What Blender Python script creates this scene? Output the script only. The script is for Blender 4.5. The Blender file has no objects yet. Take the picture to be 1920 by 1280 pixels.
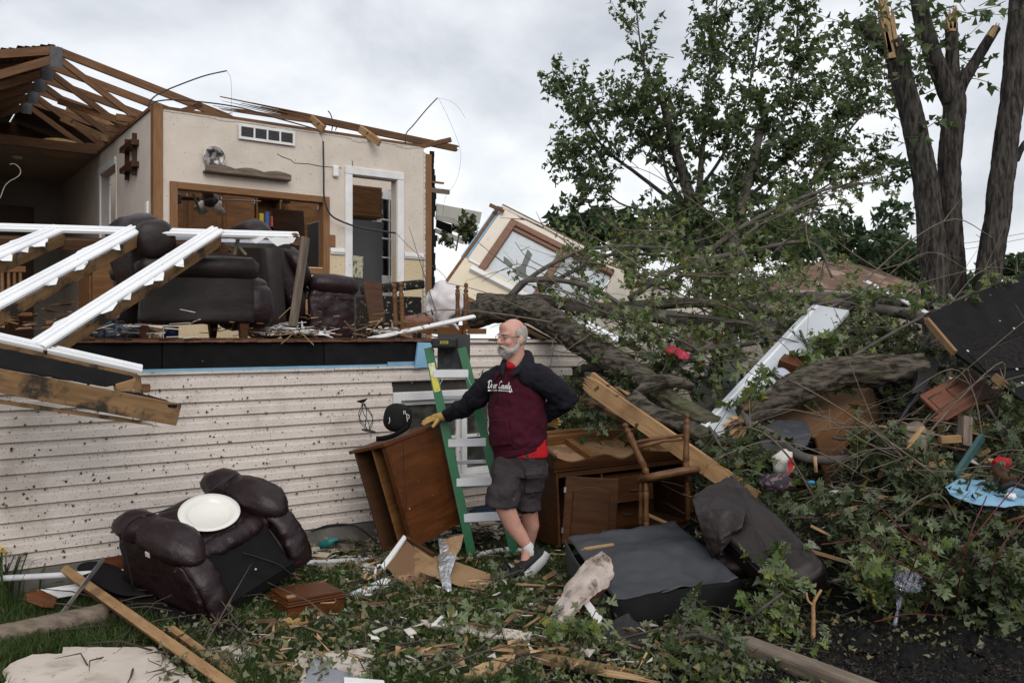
import bpy, bmesh, math, random
import numpy as np
from mathutils import Vector, Matrix, noise as mnoise
from mathutils.bvhtree import BVHTree
R = math.radians
random.seed(11)
rng = np.random.default_rng(7)
scene = bpy.context.scene
COL = scene.collection
# ------------------------------------------------------------------ camera
F, CX, HY, CAMH = 1620.0, 960.0, 630.0, 1.65
cam_d = bpy.data.cameras.new('camera'); cam = bpy.data.objects.new('camera', cam_d); COL.objects.link(cam)
cam.location = (0, 0, CAMH); cam.rotation_euler = (R(90), 0, 0)
cam_d.sensor_width = 36; cam_d.lens = F / 1920 * 36; cam_d.shift_y = -10 / 1920
cam_d.clip_start = .05; cam_d.clip_end = 3000
scene.camera = cam
# ------------------------------------------------------------------ sky and sun
SUN_EL, SUN_AZ = R(36), R(162)          # azimuth measured from +Y clockwise
W = bpy.data.worlds.new('World'); scene.world = W; W.use_nodes = True
nt = W.node_tree; N = nt.nodes; L = nt.links
bg = N['Background']; bg.inputs[1].default_value = .10
sky = N.new('ShaderNodeTexSky'); sky.sky_type = 'NISHITA'; sky.sun_disc = False
sky.sun_elevation = SUN_EL; sky.sun_rotation = SUN_AZ; sky.air_density = 1.2; sky.dust_density = 2.5
tc = N.new('ShaderNodeTexCoord'); mp = N.new('ShaderNodeMapping'); mp.inputs['Scale'].default_value = (1, 1, 1.7)
mp.inputs['Location'].default_value = (3.3, 1.2, .55)
L.new(tc.outputs['Generated'], mp.inputs[0])
n1 = N.new('ShaderNodeTexNoise'); n1.inputs['Scale'].default_value = 3.0; n1.inputs['Detail'].default_value = 6; n1.inputs['Roughness'].default_value = .52; n1.inputs['Distortion'].default_value = .15
L.new(mp.outputs[0], n1.inputs['Vector'])
cr = N.new('ShaderNodeValToRGB'); L.new(n1.outputs[0], cr.inputs[0])
e = cr.color_ramp.elements
e[0].position = .36; e[0].color = (5.0, 5.2, 5.6, 1)
e[1].position = .60; e[1].color = (9.0, 9.1, 9.3, 1)
x = e.new(.47); x.color = (6.9, 7.1, 7.45, 1)
mx = N.new('ShaderNodeMix'); mx.data_type = 'RGBA'; mx.inputs[0].default_value = .88
L.new(sky.outputs[0], mx.inputs[6]); L.new(cr.outputs[0], mx.inputs[7]); L.new(mx.outputs[2], bg.inputs[0])
sun_d = bpy.data.lights.new('sun', 'SUN'); sun_d.energy = 1.25; sun_d.angle = R(40); sun_d.color = (1, .96, .9)
sun = bpy.data.objects.new('sun', sun_d); COL.objects.link(sun)
sdir = Vector((math.sin(SUN_AZ) * math.cos(SUN_EL), math.cos(SUN_AZ) * math.cos(SUN_EL), math.sin(SUN_EL)))
sun.rotation_euler = sdir.to_track_quat('Z', 'Y').to_euler(); sun.location = sdir * 40
scene.view_settings.view_transform = 'Standard'; scene.view_settings.look = 'None'
scene.view_settings.exposure = .35; scene.view_settings.gamma = 1; scene.view_settings.use_curve_mapping = False
scene.render.engine = 'CYCLES'
cy = scene.cycles
cy.use_denoising = True; cy.max_bounces = 6; cy.diffuse_bounces = 3; cy.glossy_bounces = 3; cy.transmission_bounces = 4; cy.transparent_max_bounces = 6
cy.use_adaptive_sampling = True; cy.adaptive_threshold = .015

# ------------------------------------------------------------------ points in the place
def P(px, py, z): return Vector(((px - CX) / F * z, z, CAMH - (py - HY) / F * z))
def G(px, py, h=0):
    z = (CAMH - h) * F / (py - HY); return Vector(((px - CX) / F * z, z, h))
HO = Vector(((700 - CX) / F * 6.94, 6.94, 0)); HD = Vector((.809, .588, 0)).normalized(); HM = Vector((-HD.y, HD.x, 0))
HANG = math.atan2(HD.y, HD.x)
HMAT = Matrix.Translation(HO) @ Matrix.Rotation(HANG, 4, 'Z')
def HW(px, py, v):      # house plane at depth v behind the siding -> (u, h)
    a = (px - CX) / F; t = (v + HO.dot(HM)) / (a * HM.x + HM.y)
    p = Vector((a * t, t, 0)); return ((p - HO).dot(HD), CAMH - (py - HY) / F * t)
def HP(px, py, v):
    u, h = HW(px, py, v); return HMAT @ Vector((u, v, h))
def HL(u, v, h): return HMAT @ Vector((u, v, h))

# ------------------------------------------------------------------ mesh builder
class B:
    def __init__(s): s.v = []; s.f = []
    def add(s, vs, fs, M=None):
        n = len(s.v)
        s.v += [tuple(M @ Vector(p)) if M else tuple(p) for p in vs]
        s.f += [tuple(i + n for i in f) for f in fs]; return s
    def box(s, x0, x1, y0, y1, z0, z1, M=None):
        return s.add([(x0,y0,z0),(x1,y0,z0),(x1,y1,z0),(x0,y1,z0),(x0,y0,z1),(x1,y0,z1),(x1,y1,z1),(x0,y1,z1)],
                     [(3,2,1,0),(4,5,6,7),(0,1,5,4),(1,2,6,5),(2,3,7,6),(3,0,4,7)], M)
    def hexa(s, c):  # 8 corners, box order
        return s.add(c, [(3,2,1,0),(4,5,6,7),(0,1,5,4),(1,2,6,5),(2,3,7,6),(3,0,4,7)])
    def prism(s, poly, z0, z1, M=None):
        n = len(poly)
        vs = [(x, y, z0) for x, y in poly] + [(x, y, z1) for x, y in poly]
        a = sum(poly[i][0]*poly[(i+1)%n][1]-poly[(i+1)%n][0]*poly[i][1] for i in range(n))
        fs = [tuple(range(n))[::-1], tuple(range(n, 2*n))] + [(i, (i+1)%n, n+(i+1)%n, n+i) for i in range(n)]
        if a < 0: fs = [f[::-1] for f in fs]
        return s.add(vs, fs, M)
    def lathe(s, prof, n=12, M=None):
        vs = []; fs = []
        for r, z in prof:
            for k in range(n):
                t = 2*math.pi*k/n; vs.append((r*math.cos(t), r*math.sin(t), z))
        for i in range(len(prof)-1):
            for k in range(n): fs.append((i*n+k, i*n+(k+1)%n, (i+1)*n+(k+1)%n, (i+1)*n+k))
        fs += [tuple(range(n))[::-1], tuple((len(prof)-1)*n+k for k in range(n))]
        return s.add(vs, fs, M)
    def tube(s, pts, r, n=8, caps=True, rough=0, flat=None):
        pts = [Vector(p) for p in pts]; m = len(pts)
        if not hasattr(r, '__len__'): r = [r]*m
        elif len(r) != m: r = list(np.interp(np.linspace(0, 1, m), np.linspace(0, 1, len(r)), r))
        up = Vector((0, 0, 1)); vs = []; fs = []; nrm = None
        for i in range(m):
            t = (pts[min(i+1, m-1)] - pts[max(i-1, 0)])
            t = t.normalized() if t.length > 1e-9 else Vector((0,0,1))
            if nrm is None:
                nrm = t.cross(up if abs(t.z) < .95 else Vector((1,0,0))).normalized()
            nrm = (nrm - t*nrm.dot(t)).normalized(); bn = t.cross(nrm)
            for k in range(n):
                a = 2*math.pi*k/n; rr = r[i]*(1+(random.uniform(-rough, rough) if rough else 0))
                q = nrm*math.cos(a)*rr + bn*math.sin(a)*rr*(flat or 1)
                vs.append(pts[i]+q)
        for i in range(m-1):
            for k in range(n): fs.append((i*n+k, i*n+(k+1)%n, (i+1)*n+(k+1)%n, (i+1)*n+k))
        if caps: fs += [tuple(range(n))[::-1], tuple((m-1)*n+k for k in range(n))]
        return s.add(vs, fs)
    def ell(s, c, r, M=None, nu=14, nv=9, e=1.0):   # superellipsoid
        def pw(x): return math.copysign(abs(x)**e, x)
        vs = []; fs = []
        for i in range(nv+1):
            ph = -math.pi/2 + math.pi*i/nv
            for k in range(nu):
                th = 2*math.pi*k/nu
                q = Vector((r[0]*pw(math.cos(ph))*pw(math.cos(th)), r[1]*pw(math.cos(ph))*pw(math.sin(th)), r[2]*pw(math.sin(ph))))
                if M: q = M.to_3x3() @ q
                vs.append(Vector(c)+q)
        for i in range(nv):
            for k in range(nu): fs.append((i*nu+k, i*nu+(k+1)%nu, (i+1)*nu+(k+1)%nu, (i+1)*nu+k))
        return s.add(vs, fs)
    def cap(s, p0, r0, p1, r1, n=14):       # tapered capsule
        p0 = Vector(p0); p1 = Vector(p1); d = (p1-p0); l = d.length; d = d/l if l > 1e-6 else Vector((0,0,1))
        pts = []; rr = []
        for k in range(5):
            a = math.pi/2*(k/4); pts.append(p0-d*r0*math.cos(a)); rr.append(max(r0*math.sin(a), .001))
        for k in range(5):
            a = math.pi/2*(k/4); pts.append(p1+d*r1*math.sin(a)); rr.append(max(r1*math.cos(a), .001))
        return s.tube(pts, rr, n)
    def chain(s, pr, n=14):
        for (a, ra), (b, rb) in zip(pr, pr[1:]): s.cap(a, ra, b, rb, n)
        return s
    def sheet(s, fn, nu, nv, th=0):
        vs = [Vector(fn(i/nu, j/nv)) for j in range(nv+1) for i in range(nu+1)]
        fs = [(j*(nu+1)+i, j*(nu+1)+i+1, (j+1)*(nu+1)+i+1, (j+1)*(nu+1)+i) for j in range(nv) for i in range(nu)]
        return s.add(vs, fs)

WM = {}
def finish(o, M, parent):
    if parent is not None:
        o.parent = parent; o.matrix_basis = WM[parent.name].inverted() @ M
    else: o.matrix_basis = M
    WM[o.name] = M.copy()
def tag(o, label=None, cat=None, group=None, kind=None):
    if label: o['label'] = label
    if cat: o['category'] = cat
    if group: o['group'] = group
    if kind: o['kind'] = kind
    return o
def mk(name, b, mat, parent=None, M=None, smooth=False, bevel=0, label=None, cat=None, group=None, kind=None, sub=0, solid=0, remesh=0, smo=0):
    me = bpy.data.meshes.new(name); vs = b.v
    if M is None:
        M = Matrix.Identity(4)
        if vs:   # own origin at the base of the piece
            a = np.array(vs); c = (a.min(0)+a.max(0))/2; c[2] = a.min(0)[2]
            vs = (a - c).tolist(); M = Matrix.Translation(Vector(c))
    me.from_pydata(vs, [], b.f); me.update()
    if smooth: me.polygons.foreach_set('use_smooth', [True]*len(me.polygons))
    o = bpy.data.objects.new(name, me); COL.objects.link(o)
    for m_ in (mat if isinstance(mat, (list, tuple)) else [mat]): me.materials.append(m_)
    finish(o, M, parent)
    if remesh:
        m = o.modifiers.new('r', 'REMESH'); m.mode = 'VOXEL'; m.voxel_size = remesh; m.use_smooth_shade = True
    if smo:
        m = o.modifiers.new('s', 'SMOOTH'); m.factor = .5; m.iterations = smo
    if solid:
        m = o.modifiers.new('t', 'SOLIDIFY'); m.thickness = solid; m.offset = 0
    if bevel:
        m = o.modifiers.new('b', 'BEVEL'); m.width = bevel; m.segments = 1 if bevel < .015 else 3; m.limit_method = 'ANGLE'; m.angle_limit = R(40)
    if sub:
        m = o.modifiers.new('u', 'SUBSURF'); m.levels = m.render_levels = sub
    return tag(o, label, cat, group, kind)
def empty(name, loc, label=None, cat=None, group=None, kind=None, M=None):
    o = bpy.data.objects.new(name, None); COL.objects.link(o); o.empty_display_size = .1
    finish(o, M if M is not None else Matrix.Translation(Vector(loc)), None)
    return tag(o, label, cat, group, kind)
def axes(o, x, y, z):
    m = Matrix.Identity(4)
    for i, a in enumerate((x, y, z)): m[0][i], m[1][i], m[2][i] = a
    m.translation = o; return m
def frame3(A, Bp, C):   # origin A, local x towards Bp, local z towards C (made square), y = z cross x
    x = (Bp-A).normalized(); z = C-A; z = (z - x*z.dot(x)).normalized(); return axes(A, x, z.cross(x), z)
def along(p0, p1, up=(0, 0, 1)):   # local x along p0->p1, z near up
    p0 = Vector(p0); x = (Vector(p1)-p0).normalized(); up = Vector(up); z = up - x*up.dot(x)
    if z.length < 1e-3: z = Vector((0, 1, 0)) - x*x.y
    z.normalize(); return axes(p0, x, z.cross(x), z)
def beam(name, p0, p1, w, h, mat, parent=None, up=(0, 0, 1), sp0=0, sp1=0, bevel=.003, **k):
    """timber of width w (sideways) and height h (along up); sp0/sp1 = length of splintered ends"""
    p0 = Vector(p0); p1 = Vector(p1); M = along(p0, p1, up); l = (p1-p0).length; b = B()
    b.box(sp0, l-sp1, -w/2, w/2, -h/2, h/2)
    for s, e0, sg in ((sp0, sp0, -1), (sp1, l-sp1, 1)):
        if s:
            n = 5 if h > w else 3; m_ = 2 if h > w else 4
            for i in range(n):
                for j in range(m_):
                    za, zb = -h/2+h*i/n, -h/2+h*(i+1)/n; ya, yb = -w/2+w*j/m_, -w/2+w*(j+1)/m_
                    q = s*random.uniform(.15, 1.0); t = random.uniform(.1, .6); yc, zc = ya+(yb-ya)*random.random(), za+(zb-za)*random.random()
                    e = e0 - sg*.004
                    def lerp(a, c): return a+(c-a)*(1-t)
                    b.hexa([(e,ya,za),(e+sg*q,lerp(ya,yc),lerp(za,zc)),(e+sg*q,lerp(yb,yc),lerp(za,zc)),(e,yb,za),(e,ya,zb),(e+sg*q,lerp(ya,yc),lerp(zb,zc)),(e+sg*q,lerp(yb,yc),lerp(zb,zc)),(e,yb,zb)])
    return mk(name, b, mat, parent, M, bevel=bevel, **k)
def wire(name, pts, r, mat, parent=None, n=6, res=6, **k):
    return mk(name, B().tube(spline(pts, res), r, n), mat, parent, smooth=True, **k)
def spline(pts, res=6):
    pts = [Vector(p) for p in pts]
    if len(pts) < 3: return pts
    q = [pts[0]*2-pts[1]] + pts + [pts[-1]*2-pts[-2]]; out = []
    for i in range(1, len(q)-2):
        for k in range(res):
            t = k/res; a, b_, c, d = q[i-1], q[i], q[i+1], q[i+2]
            out.append(.5*((2*b_)+(c-a)*t+(2*a-5*b_+4*c-d)*t*t+(3*b_-a-3*c+d)*t**3))
    return out + [pts[-1]]
def wob(p, s, a): return Vector(p) + mnoise.noise_vector(Vector(p)*s)*a

# ------------------------------------------------------------------ materials
MATS = {}
def M_(name, base, rough=.6, c2=None, scale=6, st=(1, 1, 1), bump=0, bs=None, spec=.25, metal=0, specks=None, rnd=0, detail=5, lo=.35, hi=.65, coat=0, trans=0, co='Object', dist=0, island=0, blotch=None, specks2=None):
    m = bpy.data.materials.new(name); m.use_nodes = True; nt = m.node_tree; N = nt.nodes; L = nt.links; MATS[name] = m
    bs_ = N['Principled BSDF']; bs_.inputs['Roughness'].default_value = rough; bs_.inputs['Metallic'].default_value = metal; bs_.inputs['Specular IOR Level'].default_value = spec
    if coat: bs_.inputs['Coat Weight'].default_value = coat; bs_.inputs['Coat Roughness'].default_value = .25
    if trans: bs_.inputs['Transmission Weight'].default_value = trans
    tc = N.new('ShaderNodeTexCoord'); mp = N.new('ShaderNodeMapping'); mp.inputs['Scale'].default_value = st; L.new(tc.outputs[co], mp.inputs[0])
    oi = N.new('ShaderNodeObjectInfo'); vm = N.new('ShaderNodeVectorMath'); vm.operation = 'ADD'
    sc = N.new('ShaderNodeMath'); sc.operation = 'MULTIPLY'; sc.inputs[1].default_value = 37; L.new(oi.outputs['Random'], sc.inputs[0])
    L.new(mp.outputs[0], vm.inputs[0]); L.new(sc.outputs[0], vm.inputs[1])
    def noise(s, d=detail, v=vm.outputs[0]):
        n = N.new('ShaderNodeTexNoise'); n.inputs['Scale'].default_value = s; n.inputs['Detail'].default_value = d; n.inputs['Roughness'].default_value = .6; n.inputs['Distortion'].default_value = dist; L.new(v, n.inputs['Vector']); return n
    def ramp(src, a, b, c0, c1):
        r = N.new('ShaderNodeValToRGB'); r.color_ramp.elements[0].position = a; r.color_ramp.elements[1].position = b
        r.color_ramp.elements[0].color = (*c0, 1); r.color_ramp.elements[1].color = (*c1, 1); L.new(src, r.inputs[0]); return r.outputs[0]
    def mix(f, a, b, t='MIX'):
        x = N.new('ShaderNodeMix'); x.data_type = 'RGBA'; x.blend_type = t
        for s, i in ((f, 0), (a, 6), (b, 7)):
            if isinstance(s, (int, float)): x.inputs[i].default_value = s
            elif isinstance(s, tuple): x.inputs[i].default_value = (*s, 1)
            else: L.new(s, x.inputs[i])
        return x.outputs[2]
    n0 = noise(scale)
    c2 = c2 or tuple(c*.75 for c in base)
    col = ramp(n0.outputs[0], lo, hi, c2, base)
    if blotch:  # (colour, scale, threshold, softness)
        n = noise(blotch[1], 4, tc.outputs[co]); col = mix(ramp(n.outputs[0], blotch[2], blotch[2]+blotch[3], (0,0,0), (1,1,1)), col, blotch[0])
    for sp in (specks, specks2):
        if sp:  # (colour, scale, threshold)
            n = noise(sp[1], 2, tc.outputs[co]); col = mix(ramp(n.outputs[0], sp[2], sp[2]+.03, (0,0,0), (1,1,1)), col, sp[0])
    if rnd or island:
        hs = N.new('ShaderNodeHueSaturation'); mr = N.new('ShaderNodeMapRange'); mr.inputs[3].default_value = 1-(rnd or island); mr.inputs[4].default_value = 1+(rnd or island)
        if island: gi = N.new('ShaderNodeNewGeometry'); L.new(gi.outputs['Random Per Island'], mr.inputs[0])
        else: L.new(oi.outputs['Random'], mr.inputs[0])
        L.new(mr.outputs[0], hs.inputs['Value']); L.new(col, hs.inputs['Color']); col = hs.outputs[0]
    L.new(col, bs_.inputs['Base Color'])
    if bump:
        bp = N.new('ShaderNodeBump'); bp.inputs['Strength'].default_value = 1; bp.inputs['Distance'].default_value = bump
        L.new((noise(bs).outputs[0] if bs else n0.outputs[0]), bp.inputs['Height']); L.new(bp.outputs[0], bs_.inputs['Normal'])
    return m
def leaf_mat(name, a, b, back, tr=.28):
    m = bpy.data.materials.new(name); m.use_nodes = True; nt = m.node_tree; N = nt.nodes; L = nt.links; MATS[name] = m
    p = N['Principled BSDF']; p.inputs['Roughness'].default_value = .5; p.inputs['Specular IOR Level'].default_value = .22
    g = N.new('ShaderNodeNewGeometry'); r = N.new('ShaderNodeValToRGB'); L.new(g.outputs['Random Per Island'], r.inputs[0])
    r.color_ramp.elements[0].color = (*a, 1); r.color_ramp.elements[1].color = (b[0]*1.7, b[1]*1.15, b[2]*.9, 1); q = r.color_ramp.elements.new(.82); q.color = (*b, 1)
    x = N.new('ShaderNodeMix'); x.data_type = 'RGBA'; L.new(g.outputs['Backfacing'], x.inputs[0]); L.new(r.outputs[0], x.inputs[6]); x.inputs[7].default_value = (*back, 1)
    L.new(x.outputs[2], p.inputs['Base Color'])
    t = N.new('ShaderNodeBsdfTranslucent'); L.new(r.outputs[0], t.inputs[0])
    s = N.new('ShaderNodeMixShader'); s.inputs[0].default_value = tr; L.new(p.outputs[0], s.inputs[1]); L.new(t.outputs[0], s.inputs[2]); L.new(s.outputs[0], N['Material Output'].inputs[0])
    return m
def glass_mat(name, tint=(.8, .85, .86), rough=.03, dirt=None):
    m = bpy.data.materials.new(name); m.use_nodes = True; nt = m.node_tree; N = nt.nodes; L = nt.links; MATS[name] = m
    t = N.new('ShaderNodeBsdfTransparent'); t.inputs[0].default_value = (*tint, 1); g = N.new('ShaderNodeBsdfGlossy'); g.inputs['Roughness'].default_value = rough
    f = N.new('ShaderNodeFresnel'); f.inputs[0].default_value = 1.5; s = N.new('ShaderNodeMixShader'); L.new(f.outputs[0], s.inputs[0]); L.new(t.outputs[0], s.inputs[1]); L.new(g.outputs[0], s.inputs[2])
    out = s.outputs[0]
    if dirt:
        d = N.new('ShaderNodeBsdfDiffuse'); d.inputs[0].default_value = (*dirt[0], 1); n = N.new('ShaderNodeTexNoise'); n.inputs['Scale'].default_value = dirt[1]; n.inputs['Detail'].default_value = 5
        tc = N.new('ShaderNodeTexCoord'); L.new(tc.outputs['Object'], n.inputs['Vector']); r = N.new('ShaderNodeMapRange'); r.inputs[1].default_value = .4; r.inputs[2].default_value = .65; r.inputs[3].default_value = dirt[2]; r.inputs[4].default_value = dirt[3]
        L.new(n.outputs[0], r.inputs[0]); q = N.new('ShaderNodeMixShader'); L.new(r.outputs[0], q.inputs[0]); L.new(out, q.inputs[1]); L.new(d.outputs[0], q.inputs[2]); out = q.outputs[0]
    L.new(out, N['Material Output'].inputs[0]); return m

GR = (1, 9, 9)      # grain along local x
m_siding = M_('siding_vinyl', (.61, .55, .505), .5, (.54, .48, .44), 3, (1, 3, 3), specks=((.11, .09, .062), 85, .635), specks2=((.13, .105, .07), 34, .69), blotch=((.40, .35, .31), 2.2, .52, .2), bump=.0006, bs=40)
m_siding_in = M_('siding_gap', (.05, .045, .04), .9)
m_cream = M_('wallpaper_cream', (.60, .535, .465), .75, (.55, .485, .42), 5, specks=((.28, .24, .2), 42, .68), bump=.0015, bs=28, blotch=((.49, .43, .365), 1.4, .53, .2))
m_cream2 = M_('wallpaper_lower', (.60, .49, .33), .75, (.55, .45, .30), 5, specks=((.2, .17, .12), 34, .66), bump=.001, bs=28)
m_white = M_('white_paint', (.74, .74, .74), .4, (.62, .62, .61), 4, specks=((.12, .1, .08), 26, .71), rnd=.05)
m_vinyl = M_('white_vinyl', (.78, .79, .81), .35, (.70, .71, .73), 3, specks=((.2, .18, .15), 30, .74))
m_sheath = M_('black_sheathing', (.0125, .0115, .012), .85, (.008, .0075, .008), 7, specks=((.20, .19, .18), 22, .76), bump=.001, bs=60, spec=.1, rnd=.15)
m_foam = M_('blue_foam_board', (.22, .40, .55), .7, (.17, .32, .46), 6, rnd=.12)
m_trim = M_('oak_trim', (.225, .115, .05), .5, (.16, .077, .033), 5, (1.2, 14, 14), bump=.0006, rnd=.06)
m_trimv = M_('oak_trim_upright', (.225, .115, .05), .5, (.16, .077, .033), 5, (14, 14, 1.2), bump=.0006, rnd=.06)
m_lumber = M_('lumber_fresh', (.37, .23, .115), .7, (.25, .14, .062), 4, GR, bump=.0015, rnd=.18, specks=((.07, .035, .016), 9, .70), blotch=((.17, .10, .05), 3, .52, .2))
m_lumbold = M_('lumber_aged', (.155, .080, .040), .8, (.085, .042, .021), 4, GR, bump=.0015, rnd=.2)
m_lumdirty = M_('lumber_dirty', (.235, .14, .065), .75, (.14, .078, .035), 4, GR, bump=.0015, rnd=.1, blotch=((.03, .022, .016), 7, .50, .12))
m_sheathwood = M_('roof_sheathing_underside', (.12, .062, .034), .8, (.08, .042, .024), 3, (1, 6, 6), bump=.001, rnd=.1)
m_subfloor = M_('subfloor_edge', (.17, .085, .05), .8, (.09, .045, .03), 9, (1, 3, 6), bump=.003)
m_plate = M_('gang_plate_steel', (.09, .09, .095), .5, metal=.6, scale=20)
m_furn = M_('cherry_furniture', (.105, .034, .009), .45, (.058, .018, .005), 3.2, (1, 8, 8), rnd=.1, spec=.22, coat=0, specks=((.34, .27, .2), 26, .72), blotch=((.045, .015, .005), 2.5, .52, .2))
m_furnd = M_('dark_furniture', (.068, .027, .010), .42, (.036, .014, .005), 3.2, (1, 8, 8), rnd=.12, spec=.25, specks=((.25, .2, .15), 28, .73))
m_furnl = M_('honey_furniture', (.165, .078, .028), .45, (.10, .044, .016), 3.2, (1, 9, 9), rnd=.1, spec=.25)
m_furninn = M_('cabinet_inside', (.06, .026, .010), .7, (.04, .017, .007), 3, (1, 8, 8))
m_parti = M_('fiberboard', (.26, .16, .085), .75, (.21, .125, .065), 12, rnd=.12, blotch=((.15, .085, .045), 3.0, .5, .02))
m_leather = M_('oxblood_leather', (.019, .0088, .0105), .40, (.011, .005, .006), 6, bump=.007, bs=13, spec=.32, rnd=.12, dist=.6, specks=((.20, .17, .13), 34, .73))
m_leatherd = M_('dark_brown_leather', (.017, .0105, .0098), .5, (.011, .0068, .0064), 6, bump=.005, bs=12, spec=.35, specks=((.25, .23, .2), 20, .78))
m_blackfab = M_('black_dust_cover', (.008, .008, .0088), .8, (.005, .005, .0055), 10, bump=.0015, bs=80, spec=.12, specks=((.3, .29, .27), 16, .79))
m_greyfab = M_('grey_dust_cover', (.042, .044, .050), .6, (.034, .036, .041), 6, bump=.003, bs=6, spec=.35, specks=((.32, .3, .27), 15, .77))
m_black = M_('black_plastic', (.012, .012, .013), .45, spec=.4)
m_cable = M_('cable_jacket', (.035, .038, .045), .45)
m_chrome = M_('bare_metal', (.55, .56, .58), .3, metal=.9, scale=14, bump=.001)
m_foil = M_('crumpled_foil', (.72, .73, .76), .28, metal=.85, scale=8, bump=.012, bs=26)
m_galv = M_('galvanised_steel', (.40, .42, .46), .45, metal=.6, scale=3, st=(1, 5, 1), bump=.001)
m_plaster = M_('plasterboard_cream', (.58, .51, .445), .85, (.50, .43, .37), 4, specks=((.17, .13, .09), 26, .68), bump=.0015, rnd=.05, blotch=((.34, .28, .22), 4, .54, .16))
m_plastercore = M_('plasterboard_core', (.56, .53, .48), .9, (.46, .43, .38), 9)
m_insul = M_('yellow_insulation', (.46, .31, .12), .95, (.31, .19, .065), 14, bump=.02, bs=30)
m_bark = M_('tree_bark', (.112, .096, .078), .95, (.022, .019, .015), 30, (.25, 1, 1), bump=.025, bs=34, detail=7, spec=.1, lo=.40, hi=.60, blotch=((.10, .105, .055), 1.6, .52, .25))
m_barkg = M_('grey_bark', (.115, .103, .092), .88, (.062, .054, .047), 9, bump=.010, bs=22, detail=6)
m_barks = M_('standing_bark', (.082, .074, .066), .95, (.022, .020, .018), 26, (1, 1, .2), bump=.03, bs=30, detail=7, spec=.1, lo=.40, hi=.60)
m_splint = M_('split_wood', (.42, .285, .155), .75, (.26, .155, .075), 6, (1, 6, 6), bump=.003)
m_twig = M_('twig_bark', (.085, .068, .052), .85, (.05, .04, .03), 10)
m_redtwig = M_('red_stems', (.11, .020, .022), .6, (.06, .012, .013), 10)
m_post = M_('weathered_post', (.19, .15, .115), .85, (.10, .078, .06), 4, (1, 8, 8), bump=.004)
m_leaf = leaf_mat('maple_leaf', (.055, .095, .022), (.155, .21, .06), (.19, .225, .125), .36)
m_leafd = leaf_mat('maple_leaf_shaded', (.010, .019, .005), (.068, .098, .028), (.10, .125, .07), .25)  # leaf colour lowered to carry the shade over the pile
m_leafbg = leaf_mat('background_leaf', (.045, .078, .026), (.105, .150, .055), (.10, .135, .07), .42)
m_leaffar = leaf_mat('far_leaf', (.034, .062, .028), (.058, .095, .042), (.06, .09, .05), .25)
m_grass = leaf_mat('grass_blade', (.022, .043, .010), (.068, .100, .028), (.05, .085, .025), .3)
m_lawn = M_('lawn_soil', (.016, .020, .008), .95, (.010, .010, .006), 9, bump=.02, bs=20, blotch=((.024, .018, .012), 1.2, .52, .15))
m_mulch = M_('black_mulch', (.010, .0088, .008), .9, (.005, .0045, .004), 30, bump=.02, bs=45, specks=((.07, .06, .05), 40, .72))
m_glass = glass_mat('window_glass'); m_glassb = glass_mat('dirty_glass', (.55, .6, .62), .05, ((.18, .17, .15), 7, .15, .6))
m_glassc = glass_mat('cracked_glass', (.82, .86, .88), .05, ((.62, .64, .66), 5, .35, .75))
# ================================================================== ground
b = B(); b.sheet(lambda s, t: (-150+300*s, -60+360*t, 0), 60, 60)
mk('ground', b, m_lawn, M=Matrix.Identity(4), kind='structure')
def bedfn(s, t):
    p = G(1180+s*1100, 1420-t*330); return (p.x, p.y, .006+.03*mnoise.noise(p*3)*min(1, 6*min(s, 1-s, t, 1-t)) + .02*min(1, 8*min(s, 1-s, t, 1-t)))
mk('mulch_bed', B().sheet(bedfn, 40, 24), m_mulch, smooth=True, kind='structure')

# ================================================================== the house
FL = 1.625
house = empty('damaged_house', HO, 'torn-open house with siding below and roofless rooms above', 'house', M=HMAT)
def hp(name, b, mat, parent=house, **k): return mk(name, b, mat, parent, HMAT, **k)
UL, UR, WL, WR = -5.2, 2.42, .17, 1.62       # wall ends, window ends
fw = hp('front_wall', B().box(UL, WL+.05, .03, .16, -.3, 1.39).box(WR-.05, 2.05, .03, .16, -.3, 1.2).box(WL+.05, WR-.05, .03, .16, 1.16, 1.6).box(WL+.05, WR-.05, .03, .16, -.3, .44).box(WL+.05, WR-.05, .9, .93, .3, 1.4), m_siding_in)
hp('foundation', B().box(UL, 2.3, -.012, .03, -.3, .165), M_('concrete', (.17, .16, .145), .9, (.12, .11, .1), 6, bump=.002, bs=30), fw)
# each siding course is a board of its own (double lap profile)
def course(u0, u1, h0, parent, hh=.1015, sag=0):
    n = max(2, int((u1-u0)/.5)); vs = []; fs = []
    prof = [(.030, hh+.012), (.006, hh-.004), (.002, hh*.62), (-.010, hh*.52), (-.013, .014), (-.015, .004), (-.004, -.004), (.03, -.004)]
    for i in range(n+1):
        u = u0+(u1-u0)*i/n; w = .0009*mnoise.noise(Vector((u*1.3, h0*9, 2)))
        for v, h in prof: vs.append((u, v+w, h0+h+w*.7 - sag*(i/n)**2))
    m = len(prof)
    for i in range(n):
        for k in range(m-1): fs.append((i*m+k, (i+1)*m+k, (i+1)*m+k+1, i*m+k+1))
    fs = [f[::-1] for f in fs]
    return hp('siding_board', B().add(vs, fs), m_siding, parent)
for i in range(12):
    h0 = .172+i*.1008
    if h0 < .36 or h0 > 1.20: segs = [(UL, .62 if i % 2 else 1.18), (.625 if i % 2 else 1.185, 2.05+.14*math.sin(i*2.3))]
    else: segs = [(UL, WL-.002), (WR+.002, 2.02+.16*math.sin(i*1.7))]
    for a, c in segs: course(a, c, h0, fw)
for i in range(12, 14): course(.56, 2.28-.1*(i-12), .172+i*.1008, fw, sag=.02)
hp('siding_channel', B().box(UL, -.35, -.022, .028, 1.383, 1.401).box(-.343, .40, -.022, .028, 1.386, 1.404), m_siding, fw)
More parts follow.
